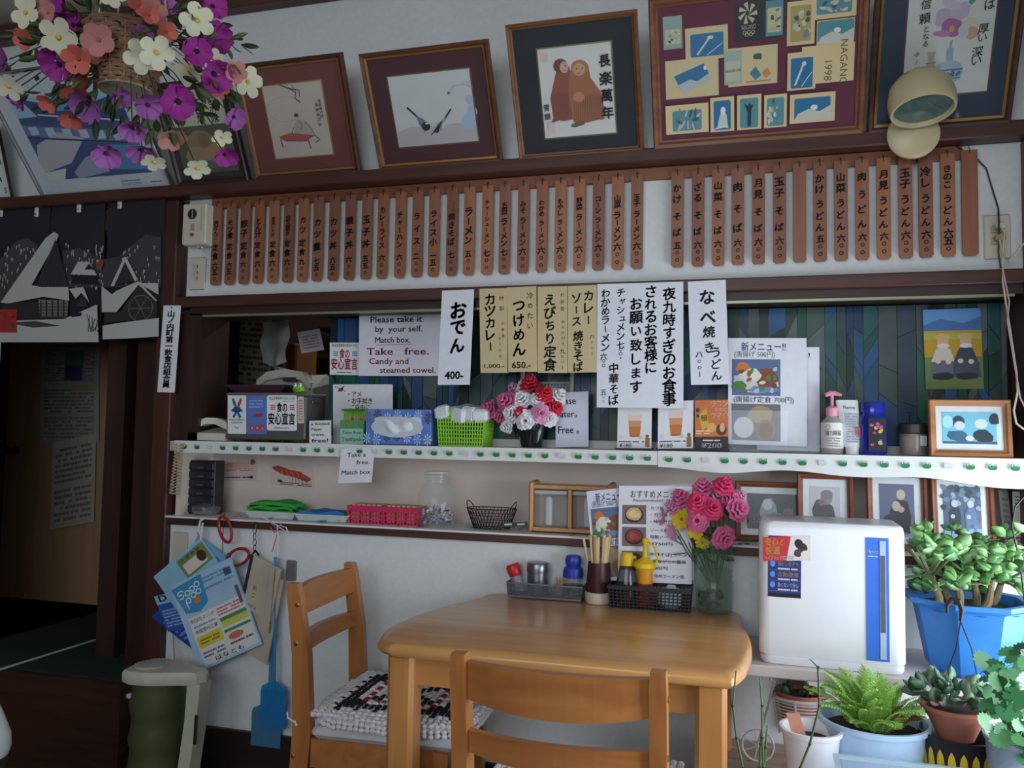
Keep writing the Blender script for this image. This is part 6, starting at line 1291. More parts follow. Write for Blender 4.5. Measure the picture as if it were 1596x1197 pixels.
q = Print(pp(.028, .115), pp(.36, .09), pp(.03, .285), .0016); q.rect(0, 0, 1, 1, (190, 44, 56)); q.poly([(.6, 0), (1, 0), (1, 1), (.5, 1)], (214, 206, 206)); q.ell(.76, .3, .09, .2, (44, 32, 40), 10, 0, .1); q.ell(.84, .5, .1, .2, (60, 40, 44), 10, 0, .1); q.ell(.74, .7, .09, .16, (70, 60, 66), 9, 0, .1); q.ell(.9, .75, .1, .16, (226, 206, 196)); q.htext('安心と', .05, .46, .22, .021, (226, 190, 70), .014); q.htext('快適', .06, .36, .58, .021, (226, 190, 70), .014); q.htext('ハイブリッド式加湿器', .04, .66, .88, .011, (240, 236, 236), .01); q.done('banner_sticker', t)
# wooden slat stand below
ZD = .36
t = thing('slat_stand', 'low slatted wooden plant stand', 'plant stand', (.45, -.3, 0))
SL = wood((176, 150, 132), (196, 172, 152), 0, 14, .6)
for k in range(8): m = MB(); ya = -.005-.075*k; m.rbox(P(1132, 1150, 0).x, XW-.004, ya-.066, ya, ZD-.018, ZD, .002); m.build('slat', SL, t)
for xx in (P(1140, 1150, 0).x+.03, .74):
    for ya in (-.06, -.56): m = MB(); m.rbox(xx-.02, xx+.02, ya-.02, ya+.02, 0, ZD-.0185, .003); m.build('leg', wood((150, 124, 104), (170, 144, 124), 2), t)
SOIL = plain((60, 46, 40), .95, .35, 90, .6)
def pot(name, label, c, r0_, r1_, h, mat, n=24, rim=.006, cat='plant pot', soil=.85, lip=True, group=None, sub=None):
    t = thing(name, label, cat, c, 0, group); m = MB()
    pr_ = [(.001, 0), (r0_, 0), (r0_+(r1_-r0_)*.5, h*.5), (r1_, h-rim*2)]+([(r1_+rim, h-rim*2), (r1_+rim*1.3, h), (r1_, h)] if lip else [(r1_, h)])+[(r1_-.004, h-.006), (r1_-.006-(r1_-r0_)*.12, h*soil)]
    m.lathe(pr_, n, c, caps=False); m.build('pot', mat, t, n > 10)
    m = MB(); m.lathe([(.001, h*soil+.006), (r1_*.6, h*soil+.008), (r1_-.007-(r1_-r0_)*.12, h*soil)], n, c, caps=False); m.build('soil', SOIL, t)
    return t
def branch(m, pts, r): m.tube(pts, r, 6)
# --- jade plant in the blue hanging pot
yj = -.19; cj = P(1510, 1045, yj); cj = Vector((cj.x, yj, ZBD+.001)); uj = 1/F*(Vector((cj.x, yj-.1, .75))-CAM).length
BLUE = plain((40, 112, 186), .35, .1, 20)
t = thing('hanging_pot', 'blue octagonal hanging pot on the board shelf', 'plant pot', cj)
m = MB(); rr_ = [(.001, 0), (50*uj, 0), (55*uj, 6*uj), (70*uj, 80*uj), (72*uj, 88*uj), (84*uj, 94*uj), (84*uj, 100*uj), (72*uj, 99*uj), (68*uj, 86*uj)]
m.L = Matrix.Translation(cj) @ Matrix.Rotation(pi/8, 4, 'Z'); m.lathe(rr_, 8, (0, 0, 0), caps=False); m.build('pot', BLUE, t)
m = MB(); m.lathe([(.001, 88*uj), (68*uj, 86*uj)], 16, cj, caps=False); m.build('soil', SOIL, t)
hk = P(1490, 935, yj-.16)
m = MB(); hp = [P(1476, 955, yj-.17), P(1476, 943, yj-.172), P(1484, 934, yj-.172), P(1494, 936, yj-.172), P(1499, 950, yj-.172), P(1497, 968, yj-.172)]; m.tube(hp, [.0035, .005, .006, .006, .006, .004], 8)
m.build('hook', BLK, t, True)
for e_ in ((1475, 1050), (1523, 1055)): m = MB(); m.tube([P(1497, 968, yj-.172), P((1497+e_[0])/2+4, 1010, yj-.16), P(e_[0], e_[1], yj-.10)], .0015, 5); m.build('hanger_wire', BLK, t)
m = MB(); m.tube([P(1600, 770, yj), P(1582, 790, yj-.02), P(1577, 820, yj-.03), P(1590, 880, yj-.03), P(1600, 960, yj)], .0022, 5); m.tube([P(1420, 905, yj), P(1480, 868, yj-.04), P(1540, 845, yj-.03), P(1582, 838, yj-.03)], .0016, 5); m.build('support_wire', BLK, t)
jt = thing('jade_plant', 'bushy jade plant growing in the blue hanging pot', 'plant', (cj.x, cj.y, cj.z+86*uj)); rj = random.Random(21)
LFM = [leaf_mesh(c, .35, .12, .40, .12, .5) for c in ((110, 162, 92), (134, 186, 112), (80, 130, 76), (160, 202, 140))]
base = Vector((cj.x, cj.y, cj.z+84*uj)); tips = []
trunks = [((1465, 948), (1455, 905), (1440, 880)), ((1520, 950), (1518, 905), (1535, 868)), ((1495, 948), (1490, 900), (1492, 858)), ((1540, 948), (1560, 910), (1578, 880)), ((1530, 948), (1545, 915), (1550, 890)), ((1480, 948), (1470, 915), (1466, 885))]
for b0, b1, b2 in trunks:
    yy = yj+rj.uniform(-.05, .05); m = MB(); A_, B_, C_ = P(*b0, yy), P(*b1, yy+rj.uniform(-.03, .03)), P(*b2, yy+rj.uniform(-.05, .05)); A_.z = base.z-.01
    m.tube([A_, A_.lerp(B_, .5)+Vector((.005, 0, 0)), B_, C_], [.011, .009, .007, .005], 8); m.build('trunk', plain((128, 112, 84), .8, .2, 60, .4), jt, True)
    for k in range(11):
        q = B_.lerp(C_, rj.random()); e_ = q+Vector((rj.uniform(-.085, .085), rj.uniform(-.09, .06), rj.uniform(-.03, .08))); m = MB(); m.tube([q, e_], [.004, .0028], 5); m.build('twig', plain((110, 120, 80), .8, .2), jt, True); tips.append(e_)
for q in tips:
    if q.x < HX1+.045: q.x = HX1+.045+rj.uniform(0, .03)
    for k in range(rj.randint(5, 7)):
        a = k*2.4+rj.random(); el = rj.uniform(.1, .9); d = Vector((cos(a)*cos(el), sin(a)*cos(el), sin(el))); sz = rj.uniform(.026, .042)
        M_ = face(q+Vector((0, 0, rj.uniform(-.012, .012))), d, sz, rj.uniform(-.4, .4)) @ Matrix.Rotation(-pi/2, 4, 'Y') @ Matrix.Rotation(pi/2*(k % 2), 4, 'X'); inst('leaf', rj.choice(LFM), jt, M_)
# --- bicycle planter
yb6 = -.16; WI = plain((222, 214, 220), .4, .03); wc = P(1181, 1153, yb6); ub2 = 1/F*(wc-CAM).length; wc.z = ZD+22.5*ub2
t = thing('bicycle_planter', 'small white wire bicycle planter', 'planter', (wc.x+.06, yb6, ZD))
m = MB(); m.tube([wc+Vector((cos(a)*21*ub2, 0, sin(a)*21*ub2)) for a in [2*pi*k/32 for k in range(33)]], .0028, 6); wh = m.build('wheel', WI, t, True)
for k in range(7): a = 2*pi*k/7; m = MB(); m.tube([wc, wc+Vector((cos(a)*21*ub2, 0, sin(a)*21*ub2))], .0014, 5); m.build('spoke', WI, wh)
h0 = P(1207, 1062, yb6); m = MB(); m.tube([wc, wc.lerp(h0, .5), h0, h0+Vector((-.012, -.004, .006))], .003, 6); m.tube([P(1198, 1090, yb6), P(1208, 1092, yb6)], .003, 6); m.build('fork', WI, t, True)
bc = P(1247, 1078, yb6+.01); rb = 37*ub2; zb6 = bc.z
m = MB()
for k in range(11): z = zb6-.012-k*.0085; r_ = rb*(1-.022*k); m.tube([(bc.x+r_*cos(a), bc.y+r_*.8*sin(a), z) for a in [2*pi*i/28 for i in range(29)]], .0022 if k else .005, 5)
for k in range(6): a = 2*pi*k/6+.3; m.tube([(bc.x+rb*cos(a), bc.y+rb*.8*sin(a), zb6-.01), (bc.x+rb*.77*cos(a), bc.y+rb*.62*sin(a), zb6-.105)], .003, 5)
m.build('basket_wire', WI, t)
for s in (-1, 1): m = MB(); cc = Vector((bc.x+.02, bc.y+s*.03, ZD+.018)); m.tube([cc+Vector((cos(a)*.016, 0, sin(a)*.016)) for a in [2*pi*k/18 for k in range(19)]], .0022, 5); m.tube([cc+Vector((0, 0, .0)), Vector((cc.x, cc.y, zb6-.1))], .002, 5); m.build('rear_wheel', WI, t, True)
TERR = plain((176, 110, 92), .7, .08, 30)
t = pot('plant_pot', 'terracotta pot inside the white bicycle planter', Vector((bc.x, bc.y, zb6-.095)), rb*.55, rb*.84, .098, TERR, 20, .003)
st = thing('succulent', 'small succulent with yellow buds in the bicycle planter', 'plant', (bc.x, bc.y, zb6-.005)); rs = random.Random(5)
SUC = [leaf_mesh(c, .5, .2, .26) for c in ((96, 120, 104), (70, 96, 76), (120, 140, 120))]
for i in range(26): a = rs.uniform(0, 6.28); rr = rb*.7*math.sqrt(rs.random()); inst('leaf', rs.choice(SUC), st, face((bc.x+rr*cos(a), bc.y+rr*.8*sin(a), zb6-.008), (cos(a)*.6, sin(a)*.6, 1), rs.uniform(.02, .034), rs.random()*6) @ Matrix.Rotation(-pi/2, 4, 'Y'))
YB_ = petal_mesh((232, 196, 40), (200, 150, 20), 5, .4, .6, 2)
for x, y in ((1256, 1074), (1270, 1076), (1264, 1083), (1284, 1086), (1278, 1078)): inst('bud', YB_, st, face(P(x, y, bc.y-.02), (.2, -.3, 1), .008, 0))
# --- white pot in front
c = P(1264, 1133, -.50); rw = 40/F*(c-CAM).length; cw = Vector((c.x, c.y, ZD+.001)); hw_ = c.z-cw.z
pot('plant_pot', 'tall white pot with a plant label in front of the bicycle planter', cw, rw*.62, rw*.94, hw_, plain((226, 224, 230), .35, .03), 28, .005, soil=.86)
m = MB(); A_ = P(1224, 1106, c.y-.0), P(1241, 1106, c.y-.0); m.loft([[(P(1224+12*k, 1104+40*k, c.y).x+w, c.y-.03+d, P(1224, 1104+40*k, c.y).z) for w, d in ((0, 0), (.028, .004), (.028, .006), (0, .002))] for k in (0, 1)]); o = m.build('plant_label', plain((176, 120, 100), .5, .15, 60), None); tag(o, 'reddish photo plant label stuck in the tall white pot', 'plant label')
# --- fern in the pale blue pot
c = P(1361, 1118, -.42); rf = 70/F*(c-CAM).length; cf_ = Vector((c.x, c.y, ZD+.001)); hf = c.z-cf_.z
pot('plant_pot', 'wide pale blue pot of fern', cf_, rf*.68, rf*.95, hf, plain((186, 212, 240), .35, .04), 30, .006, soil=.88)
ft = thing('fern', 'feathery bright green fern in the pale blue pot', 'plant', (c.x, c.y, c.z-.02)); rn = random.Random(17)
mb = MB(); mb.mat(plain((138, 184, 78), .6, .15, 40))
def fz(x): return .34*sin(x*pi*.75)
mb.tube([(x, 0, fz(x)) for x in (0, .3, .6, .85, 1)], [.011, .009, .007, .005, .002], 4)
for k in range(17):
    x = .12+.052*k; z = fz(x); L = .27*sin(pi*min(.97, .22+.76*k/17))
    for s in (-1, 1):
        mb.add([(x, 0, z), (x+.02, s*L*.5, z+.012), (x+.09, s*L, z-.03), (x+.0, s*L*.5, z+.004)], [(0, 1, 2, 3)])
        for j in range(5):
            q = .2+.17*j; X, Y, Zq = x+.08*q*q, s*L*q, z+.012-.03*q
            for d in (-1, 1): mb.add([(X, Y, Zq), (X+d*.034+.012, Y+s*.016, Zq+.02), (X+d*.020+.014, Y+s*.030, Zq-.004)], [(0, 1, 2)])
FR = [shared(mb, 'frond', None, False)]
mb2 = MB(); mb2.mat(plain((160, 202, 100), .6, .15, 40)); mb2.v = [v.copy() for v in mb.v]; mb2.f = [list(f) for f in mb.f]; mb2.mi = [0]*len(mb.f); FR.append(shared(mb2, 'frond', None, False))
mb3 = MB(); mb3.mat(plain((140, 92, 58), .8, .2, 40)); mb3.v = mb2.v; mb3.f = mb2.f; mb3.mi = mb2.mi; FRB = shared(mb3, 'frond', None, False)
for i in range(90):
    a = rn.uniform(0, 6.28); rr = rf*.55*math.sqrt(rn.random()); el = rn.uniform(.15, 1.25); d = Vector((cos(a)*cos(el), sin(a)*cos(el), sin(el)))
    brown = (cos(a) > .5 and rn.random() < .5 and el < .9)
    M_ = basis((c.x+rr*cos(a)*.6, c.y+rr*sin(a)*.6, c.z-.03), d, Vector((-sin(a), cos(a), 0))) @ Matrix.Scale(rn.uniform(.07, .125) if not brown else .07, 4)
    inst('frond', FRB if brown else FR[i % 2], ft, M_)
# --- terracotta pot standing in the yellow pot
cy_ = P(1497, 1140, -.44); ry = 50/F*(cy_-CAM).length; cyp = Vector((cy_.x, cy_.y, ZD+.001)); hy = cy_.z-cyp.z
t = pot('plant_pot', 'black pot with yellow petals painted round it', cyp, ry*.8, ry*.96, hy, plain((38, 34, 40), .35, .06), 30, .003, soil=.7)
for k in range(22):
    a = 2*pi*k/22; m = MB(); n = 18; vs = []; 
    for i in range(n+1):
        f_ = i/n; z = hy*(.06+.84*f_); r_ = ry*(.8+.16*z/hy)*1.012; hwid = (pi/22*.84)*math.sqrt(max(0, 1-max(0, (f_-.7)/.3)**2)); vs += [(cyp.x+r_*cos(a-hwid), cyp.y+r_*sin(a-hwid), cyp.z+z), (cyp.x+r_*cos(a+hwid), cyp.y+r_*sin(a+hwid), cyp.z+z)]
    m.add(vs, [(2*i, 2*i+1, 2*i+3, 2*i+2) for i in range(n)]); m.build('petal_panel', plain((232, 200, 50), .35, .04), t)
c = P(1489, 1098, -.44); rt2 = 42/F*(c-CAM).length; ct = Vector((c.x, c.y, P(1495, 1150, -.44).z))
pot('plant_pot', 'terracotta pot standing inside the yellow and black pot', ct, rt2*.52, rt2*.95, c.z-ct.z, TERR, 26, .004, soil=.88)
st = thing('succulent', 'broad-leaved grey-green succulent in the terracotta pot', 'plant', (c.x, c.y, c.z-.01)); rs = random.Random(15)
SU2 = [leaf_mesh(cc, .5, .16, .34, .12) for cc in ((110, 142, 110), (84, 116, 90), (140, 166, 136), (66, 96, 74))]
for i in range(96): a = rs.uniform(0, 6.28); rr = rt2*1.08*math.sqrt(rs.random()); el = rs.uniform(-.1, 1.2); inst('leaf', rs.choice(SU2), st, face((c.x+rr*cos(a), c.y+rr*sin(a)*.9, c.z+.005+rs.uniform(0, .03)), (cos(a)*cos(el), sin(a)*cos(el), sin(el)), rs.uniform(.024, .042), rs.random()*6) @ Matrix.Rotation(-pi/2, 4, 'Y'))
for i in range(4): a = rs.uniform(0, 6.28); inst('dry_leaf', leaf_mesh((196, 160, 140), .7, .05, .3), st, face((c.x+rt2*.6*cos(a), c.y-rt2*.7, c.z+.01), (cos(a), -.3, .3), .02, 1) @ Matrix.Rotation(-pi/2, 4, 'Y'))
# --- big leafy plant at the right edge
c = P(1606, 1150, -.56); rg = 52/F*(c-CAM).length; cg = Vector((c.x, c.y, ZD+.001))
pot('plant_pot', 'grey-blue glazed pot at the right edge', cg, rg*.8, rg*.95, c.z-cg.z, plain((150, 166, 184), .25, .08, 10), 28, .004)
gt = thing('leafy_plant', 'large scallop-leaved green plant at the right edge', 'plant', (c.x, c.y, c.z-.01)); rs = random.Random(25)
def scallop(col):
    mb = MB(); mb.mat(plain(col, .4, .15, 25, 0, .5)); vs = [(0, 0, .02)]; n = 26
    for k in range(n+1):
        a = -2.6+5.2*k/n; r_ = (1+.08*cos(k*pi))*(.55+.45*cos(a*.5)); vs.append((r_*cos(a), r_*sin(a), .12*r_*r_-.04+.03*cos(k*pi)))
    mb.add(vs, [(0, k+1, k+2) for k in range(n)]); mb.tube([(0, 0, 0), (-.5, 0, -.3), (-.9, 0, -.9)], .03, 5); return shared(mb, 'leaf', None)
SC = [scallop(cc) for cc in ((70, 132, 80), (52, 110, 66), (110, 160, 116), (90, 150, 96))]
for (x, y, s, dy) in ((1546, 1050, 26, 0), (1570, 1040, 24, .03), (1592, 1060, 28, -.02), (1560, 1080, 26, -.04), (1585, 1095, 30, -.06), (1545, 1090, 18, .02), (1575, 1130, 28, -.08), (1590, 1150, 30, -.09), (1600, 1035, 24, .02), (1570, 1062, 22, -.02), (1556, 1108, 24, -.05), (1595, 1120, 26, -.04), (1535, 1065, 18, .02), (1580, 1160, 24, -.1)):
    q = P(x, y, -.54+dy)
    for jj in range(3): q2 = q+Vector((rs.uniform(-.025, .025), rs.uniform(-.02, .03), rs.uniform(-.025, .025))); inst('leaf', rs.choice(SC), gt, face(q2, (rs.uniform(-.9, .3), -.6+rs.uniform(-.4, .5), rs.uniform(.1, 1)), s*.58/F*(q-CAM).length, rs.uniform(0, 6)))
# --- clear box in front
xa, xb7 = P(1306, 1175, -.66).x, P(1560, 1190, -.66).x; zc7 = P(1320, 1180, -.60).z
t = thing('clear_box', 'clear plastic box in front of the fern pot', 'box', ((xa+xb7)/2, -.56, ZD-.06)); CBX = clear((206, 222, 236), .12, .22)
m = MB(); m.L = Matrix.Translation((xa, -.72, ZD-.06)); h7 = zc7-(ZD-.06); w7 = xb7-xa
m.box(0, w7, 0, .003, 0, h7); m.box(0, w7, .117, .12, 0, h7); m.box(0, .003, .003, .117, 0, h7); m.box(w7-.003, w7, .003, .117, 0, h7); m.box(0, w7, 0, .12, 0, .003); m.build('walls', CBX, t)
m = MB(); m.L = Matrix.Translation((xa-.004, -.724, zc7-.004)); rectloop(m, w7+.008, .128, [(0, 0), (0, .008), (.009, .008), (.009, 0)]); m.build('rim', clear((196, 216, 226), .15, .5), t)
m = MB(); m.rbox(xa-.02, XW-.02, -.73, -.615, .05, ZD-.061, .003); m.rbox(xa-.02, xa+.02, -.73, -.615, 0, .05, .003); m.rbox(XW-.06, XW-.02, -.73, -.615, 0, .05, .003); tag(m.build('crate', wood((120, 96, 80), (140, 114, 96), 0), None), 'low wooden crate under the clear plastic box', 'crate')
# --- horsetail stems
GS = [plain((56, 86, 52), .5, .15), plain((70, 96, 56), .5, .15)]
xp, yp_ = P(1200, 1197, -.72).x, -.72
hp_ = pot('plant_pot', 'dark pot of horsetail stems below the table corner', Vector((xp, yp_, .02)), .06, .075, .16, plain((60, 56, 54), .5, .1), 22, .004, soil=.9)
ht = thing('horsetail', 'thin green horsetail stems rising beside the table leg', 'plant', (xp, yp_, .16))
for k, (pts) in enumerate((((1147, 1046), (1142, 1100), (1148, 1150), (1158, 1197)), ((1184, 1056), (1188, 1100), (1188, 1150), (1190, 1197)), ((1262, 1027), (1275, 1040), (1277, 1100), (1262, 1160), (1247, 1197)), ((1196, 1130), (1193, 1165), (1192, 1197)), ((1191, 1110), (1185, 1160), (1184, 1197)))):
    A_ = [P(*q, yp_+.02*(k-2)) for q in pts]; A_.append(Vector((xp+.02*(k-2), yp_+.01*k-.02, .165))); m = MB(); m.tube(A_, [.0012]+[.0022]*(len(A_)-1), 6); sg = m.build('stem', GS[k % 2], ht, True)
    for i in range(1, len(A_)-1): m = MB(); m.lathe([(.0028, -.002), (.0028, .002)], 6, A_[i]); m.build('node', plain((30, 40, 28), .6, 0), sg)
# ============================================================ WALL FITTINGS
u0_ = mpx(1, 300, -.02)
tl = P(285, 318, -.06); tr = P(322, 315, -.06); bl = P(283, 382, -.06)
t = thing('alarm_box', 'cream wall box with a round speaker and a ring pull', 'alarm', ((tl.x+tr.x)/2, -.03, bl.z)); IV = plain((206, 200, 182), .45, .04)
m = MB(); m.rbox(tl.x, tr.x, -.06, -.001, bl.z, tl.z, .004); m.build('case', IV, t)
q = Print((tl.x, -.06, tl.z), (tr.x, -.06, tl.z), (tl.x, -.06, bl.z), .0006); q.ell(.42, .26, .2, .13, (70, 66, 60), 18); q.ell(.42, .26, .16, .10, (30, 28, 28), 18); q.line([(.42, .16), (.42, .36)], .003, (196, 190, 172))
for k in range(9): q.line([(.38, .5+.02*k), (.54, .5+.02*k)], .0012, (120, 116, 106))
q.rect(.36, .73, .52, .8, (160, 50, 70)); q.line([(.82, .1), (.82, .65)], .001, (110, 106, 96)); q.done('grille_print', t)
m = MB(); cx = tl.x+(tr.x-tl.x)*.6; m.tube([(cx+.008*cos(a), -.035, bl.z-.004+.006*sin(a)) for a in [2*pi*k/14 for k in range(15)]], .0013, 5); m.build('ring_pull', plain((190, 190, 190), .3, 0, metal=.8), t)
tl = P(296, 402, -.006); tr = P(321, 400, -.006); bl = P(295, 452, -.006)
t = thing('light_switch', 'ivory light switch plate below the alarm box', 'switch', ((tl.x+tr.x)/2, -.003, bl.z)); m = MB(); m.rbox(tl.x, tr.x, -.008, -.0005, bl.z, tl.z, .003); m.build('plate', IV, t)
for k in range(3): m = MB(); zz = tl.z-(tl.z-bl.z)*(.28+.18*k); xm = (tl.x+tr.x)/2; m.rbox(xm-.010, xm+.010, -.012, -.008, zz-.009, zz+.006, .001); sw_ = m.build('rocker', plain((196, 190, 170), .4, .03), t); m = MB(); m.box(xm+.003, xm+.006, -.0126, -.012, zz-.006, zz+.004); m.build('marker', plain((60, 56, 50), .5, 0), sw_)
tl = P(1533, 336, -.006); tr = P(1575, 334, -.006); bl = P(1535, 404, -.006)
t = thing('wall_outlet', 'ivory wall outlet with two plugged cords', 'outlet', ((tl.x+tr.x)/2, -.003, bl.z)); m = MB(); m.rbox(tl.x, tr.x, -.008, -.0005, bl.z, tl.z, .003); m.build('plate', IV, t)
for k in range(2): m = MB(); zz = tl.z-(tl.z-bl.z)*(.34+.26*k); xm = (tl.x+tr.x)/2; m.rbox(xm-.016, xm+.016, -.012, -.008, zz-.009, zz+.009, .002); m.build('socket', plain((190, 178, 150), .4, .05), t)
for k, (py_, c_) in enumerate(((354, (206, 200, 180)), (372, (180, 150, 110)))):
    q = P(1556, py_, -.012); m = MB(); m.rbox(q.x-.012, q.x+.012, -.038, -.0125, q.z-.008, q.z+.008, .003); o = m.build('plug', plain(c_, .4, .05), None)
    tag(o, 'cream plug in the upper socket of the wall outlet' if k == 0 else 'brownish plug in the lower socket of the wall outlet', 'plug')
CW_ = plain((206, 196, 170), .5, .04)
m = MB(); m.tube([P(1560, 354, -.04), P(1566, 362, -.05), P(1563, 395, -.05), P(1572, 408, -.045), P(1590, 385, -.045), P(1612, 365, -.045)], .0028, 6); tag(m.build('power_cord', CW_, None, True), 'cream cord looping right from the upper plug', 'cord')
m = MB(); m.tube([P(1558, 374, -.04), P(1563, 400, -.04), P(1563, 440, -.04), P(1572, 500, -.04), P(1584, 580, -.04), P(1586, 610, -.045), P(1580, 640, -.045), P(1584, 660, -.045), P(1600, 672, -.045)], .0026, 6); tag(m.build('power_cord', CW_, None, True), 'long cream cord hanging down the right post', 'cord')
m = MB(); m.tube([P(1563, 420, -.046), P(1573, 470, -.046), P(1570, 500, -.046), P(1580, 560, -.046), P(1590, 620, -.046), P(1600, 640, -.046)], .0022, 6); tag(m.build('power_cord', plain((190, 160, 170), .5, .04), None, True), 'pinkish thin cord beside the long cream cord', 'cord')
m = MB(); m.tube([P(1483, 223, -.02), P(1500, 234, -.012), P(1523, 248, -.012), P(1537, 262, -.008), P(1546, 292, -.008), P(1556, 325, -.008), P(1557, 350, -.045), P(1556, 395, -.02), P(1560, 418, -.024)], .0020, 6); tag(m.build('lamp_cord', BLK, None, True), 'thin black cord running down from the spot lamp', 'cord')
# spot lamp on the rail
c = P(1422, 212, -.066); ul = 1/F*(c-CAM).length; CRM2 = plain((206, 192, 152), .35, .04, 20, 0, .5)
t = thing('spot_lamp', 'cream oval spot lamp on a round base fixed to the picture rail', 'lamp', c)
m = MB(); m.L = face((c.x, -.0635, c.z), (0, -1, 0)); m.lathe([(.001, 0), (30*ul, 0), (33*ul, 4*ul), (33*ul, 9*ul), (28*ul, 13*ul), (.001, 14*ul)], 30); m.build('base', CRM2, t, True)
j0 = Vector((c.x+6*ul, -.063-14*ul, c.z+10*ul)); hd = P(1437, 160, -.17)
m = MB(); m.tube([j0, j0+Vector((.012, -.006, .002)), j0+Vector((.016, -.03, .01)), hd+Vector((0, .03, -.02))], .006, 8); m.build('joint', plain((170, 160, 140), .3, .05, metal=.7), t, True)
tc_ = (CAM-hd).normalized(); dn_ = (Vector((.12, 0, -1))-tc_*Vector((.12, 0, -1)).dot(tc_)).normalized(); dv = (tc_*.55+dn_*.83).normalized(); Mh = face(hd, dv)
xax = Vector((1, 0, 0)); xax = (xax-dv*xax.dot(dv)).normalized(); yax = dv.cross(xax)
for i in range(3): Mh[i][0] = xax[i]; Mh[i][1] = yax[i]; Mh[i][2] = dv[i]
m = MB(); m.L = Mh; m.loft([[(r*41*ul*cos(2*pi*k/36), r*38*ul*sin(2*pi*k/36), z*ul) for k in range(36)] for r, z in ((.3, -40), (.66, -36), (.9, -24), (1, -6), (.99, 8), (.95, 13), (.88, 13), (.84, 8))]); hdo = m.build('head', CRM2, t, True)
m = MB(); m.L = Mh; m.loft([[(r*41*ul*cos(2*pi*k/36), r*38*ul*sin(2*pi*k/36), z*ul) for k in range(36)] for r, z in ((.84, 8), (.5, 10), (.01, 11))]); m.build('lens', plain((70, 104, 100), .06, .03, coat=.6), hdo, True)
# ============================================================ NOREN
yn_ = -.034; zt0 = P(0, 326, yn_).z; nx0, nx1 = P(-60, 330, yn_).x, P(253, 300, yn_).x; nz1 = P(250, 303, yn_).z; nz0 = P(250, 527, yn_).z
t = thing('noren_curtain', 'black noren curtain printed with snow-roofed farmhouses', 'curtain', ((nx0+nx1)/2, yn_, nz0)); NC = plain((40, 40, 46), .9, .12, 200, .3)
sl = [(-60, 74.5), (76, 160), (164, 254)]
for k, (a, b) in enumerate(sl):
    xa_, xb_ = P(a, 420, yn_).x, P(b, 420, yn_).x
    m = MB(); m.sheet(lambda u, v: (xa_+(xb_-xa_)*u, yn_+(.004*sin(u*pi*2+k) if v < .7 else .002*sin(u*5)), nz0+(nz1-nz0)*v+(.006 if k < 2 else 0)*(1-v)-(.012 if k == 1 else 0)*(1-v)), 8, 6, .0015); m.build('panel', NC, t)
def nf(x, y): return ((P(x/3.325, 280+y/3.325, yn_).x-nx0)/(nx1-nx0), (nz1-P(x/3.325, 280+y/3.325, yn_).z)/(nz1-nz0))
q = Print((nx0, yn_-.0045, nz1), (nx1, yn_-.0045, nz1), (nx0, yn_-.0045, nz0), .0005); SN = (186, 186, 184); GR = (104, 104, 108); DK = (30, 30, 34)
def np_(pts, c): q.poly([nf(*z) for z in pts], c)
rn2 = random.Random(31)
np_([(0, 420), (90, 320), (150, 305), (200, 340), (200, 520), (0, 640)], (70, 70, 74)); np_([(330, 370), (420, 355), (540, 415), (620, 400), (760, 285), (840, 300), (840, 560), (330, 560)], (66, 66, 70))
for i in range(150):
    x = rn2.choice([rn2.uniform(5, 190), rn2.uniform(350, 540), rn2.uniform(640, 835)]); y = rn2.uniform(330, 560); np_([(x, y), (x+7, y+4), (x+2, y+22)], SN)
np_([(20, 640), (250, 310), (295, 275), (320, 290), (310, 320), (180, 550), (230, 560), (370, 560), (375, 630), (240, 610), (60, 645)], SN); np_([(305, 310), (370, 560), (200, 555)], (54, 54, 60)); 
for k in range(9): np_([(205+17*k, 550), (209+17*k, 550), (303+5*k, 345+14*abs(k-2)), (301+5*k, 345+14*abs(k-2))], (34, 34, 38))
np_([(30, 645), (370, 630), (370, 720), (30, 730)], (44, 42, 46)); np_([(215, 625), (370, 630), (365, 715), (225, 715)], (120, 118, 116))
for k in range(5): np_([(225+30*k, 630), (232+30*k, 630), (232+30*k, 712), (225+30*k, 712)], DK); np_([(218, 645+16*k), (366, 645+16*k), (366, 649+16*k), (218, 649+16*k)], DK)
np_([(0, 735), (350, 725), (520, 650), (528, 845), (0, 845)], SN); np_([(60, 745), (200, 735), (330, 760), (190, 770)], (70, 70, 72)); np_([(380, 700), (440, 690), (440, 710), (390, 716)], DK)
np_([(385, 495), (420, 430), (480, 430), (520, 500)], SN); np_([(455, 470), (478, 440), (505, 470)], DK); np_([(390, 500), (520, 500), (530, 545), (390, 540)], DK); np_([(375, 570), (450, 560), (480, 640), (440, 590), (410, 620)], SN); np_([(415, 660), (445, 595), (475, 665)], (50, 50, 54))
np_([(590, 555), (660, 405), (672, 408), (730, 520), (715, 535), (665, 430), (610, 555)], SN); np_([(610, 550), (665, 430), (715, 530)], (46, 46, 50)); np_([(545, 690), (545, 640), (620, 580), (735, 530), (830, 630), (820, 640), (735, 548), (620, 690)], SN); np_([(640, 690), (735, 548), (830, 640), (830, 720), (560, 745), (560, 695)], (48, 46, 50))
a_ = nf(745, 670); q.ring(a_[0], a_[1], .055, .09, .003, GR, 20); 
for k in range(6): q.line([a_, (a_[0]+.055*cos(k*pi/3), a_[1]+.09*sin(k*pi/3))], .002, GR)
np_([(550, 760), (640, 745), (840, 720), (840, 815), (700, 825), (550, 830)], SN); np_([(515, 455), (535, 415), (555, 430), (545, 465), (525, 472)], (150, 64, 52)); np_([(545, 555), (600, 600), (545, 640)], SN); np_([(735, 540), (838, 540), (838, 600)], SN)
for k in range(7): np_([(490+5*k-20*(k % 2), 790), (494+5*k-20*(k % 2), 790), (470+14*k, 700+8*k), (467+14*k, 700+8*k)], DK)
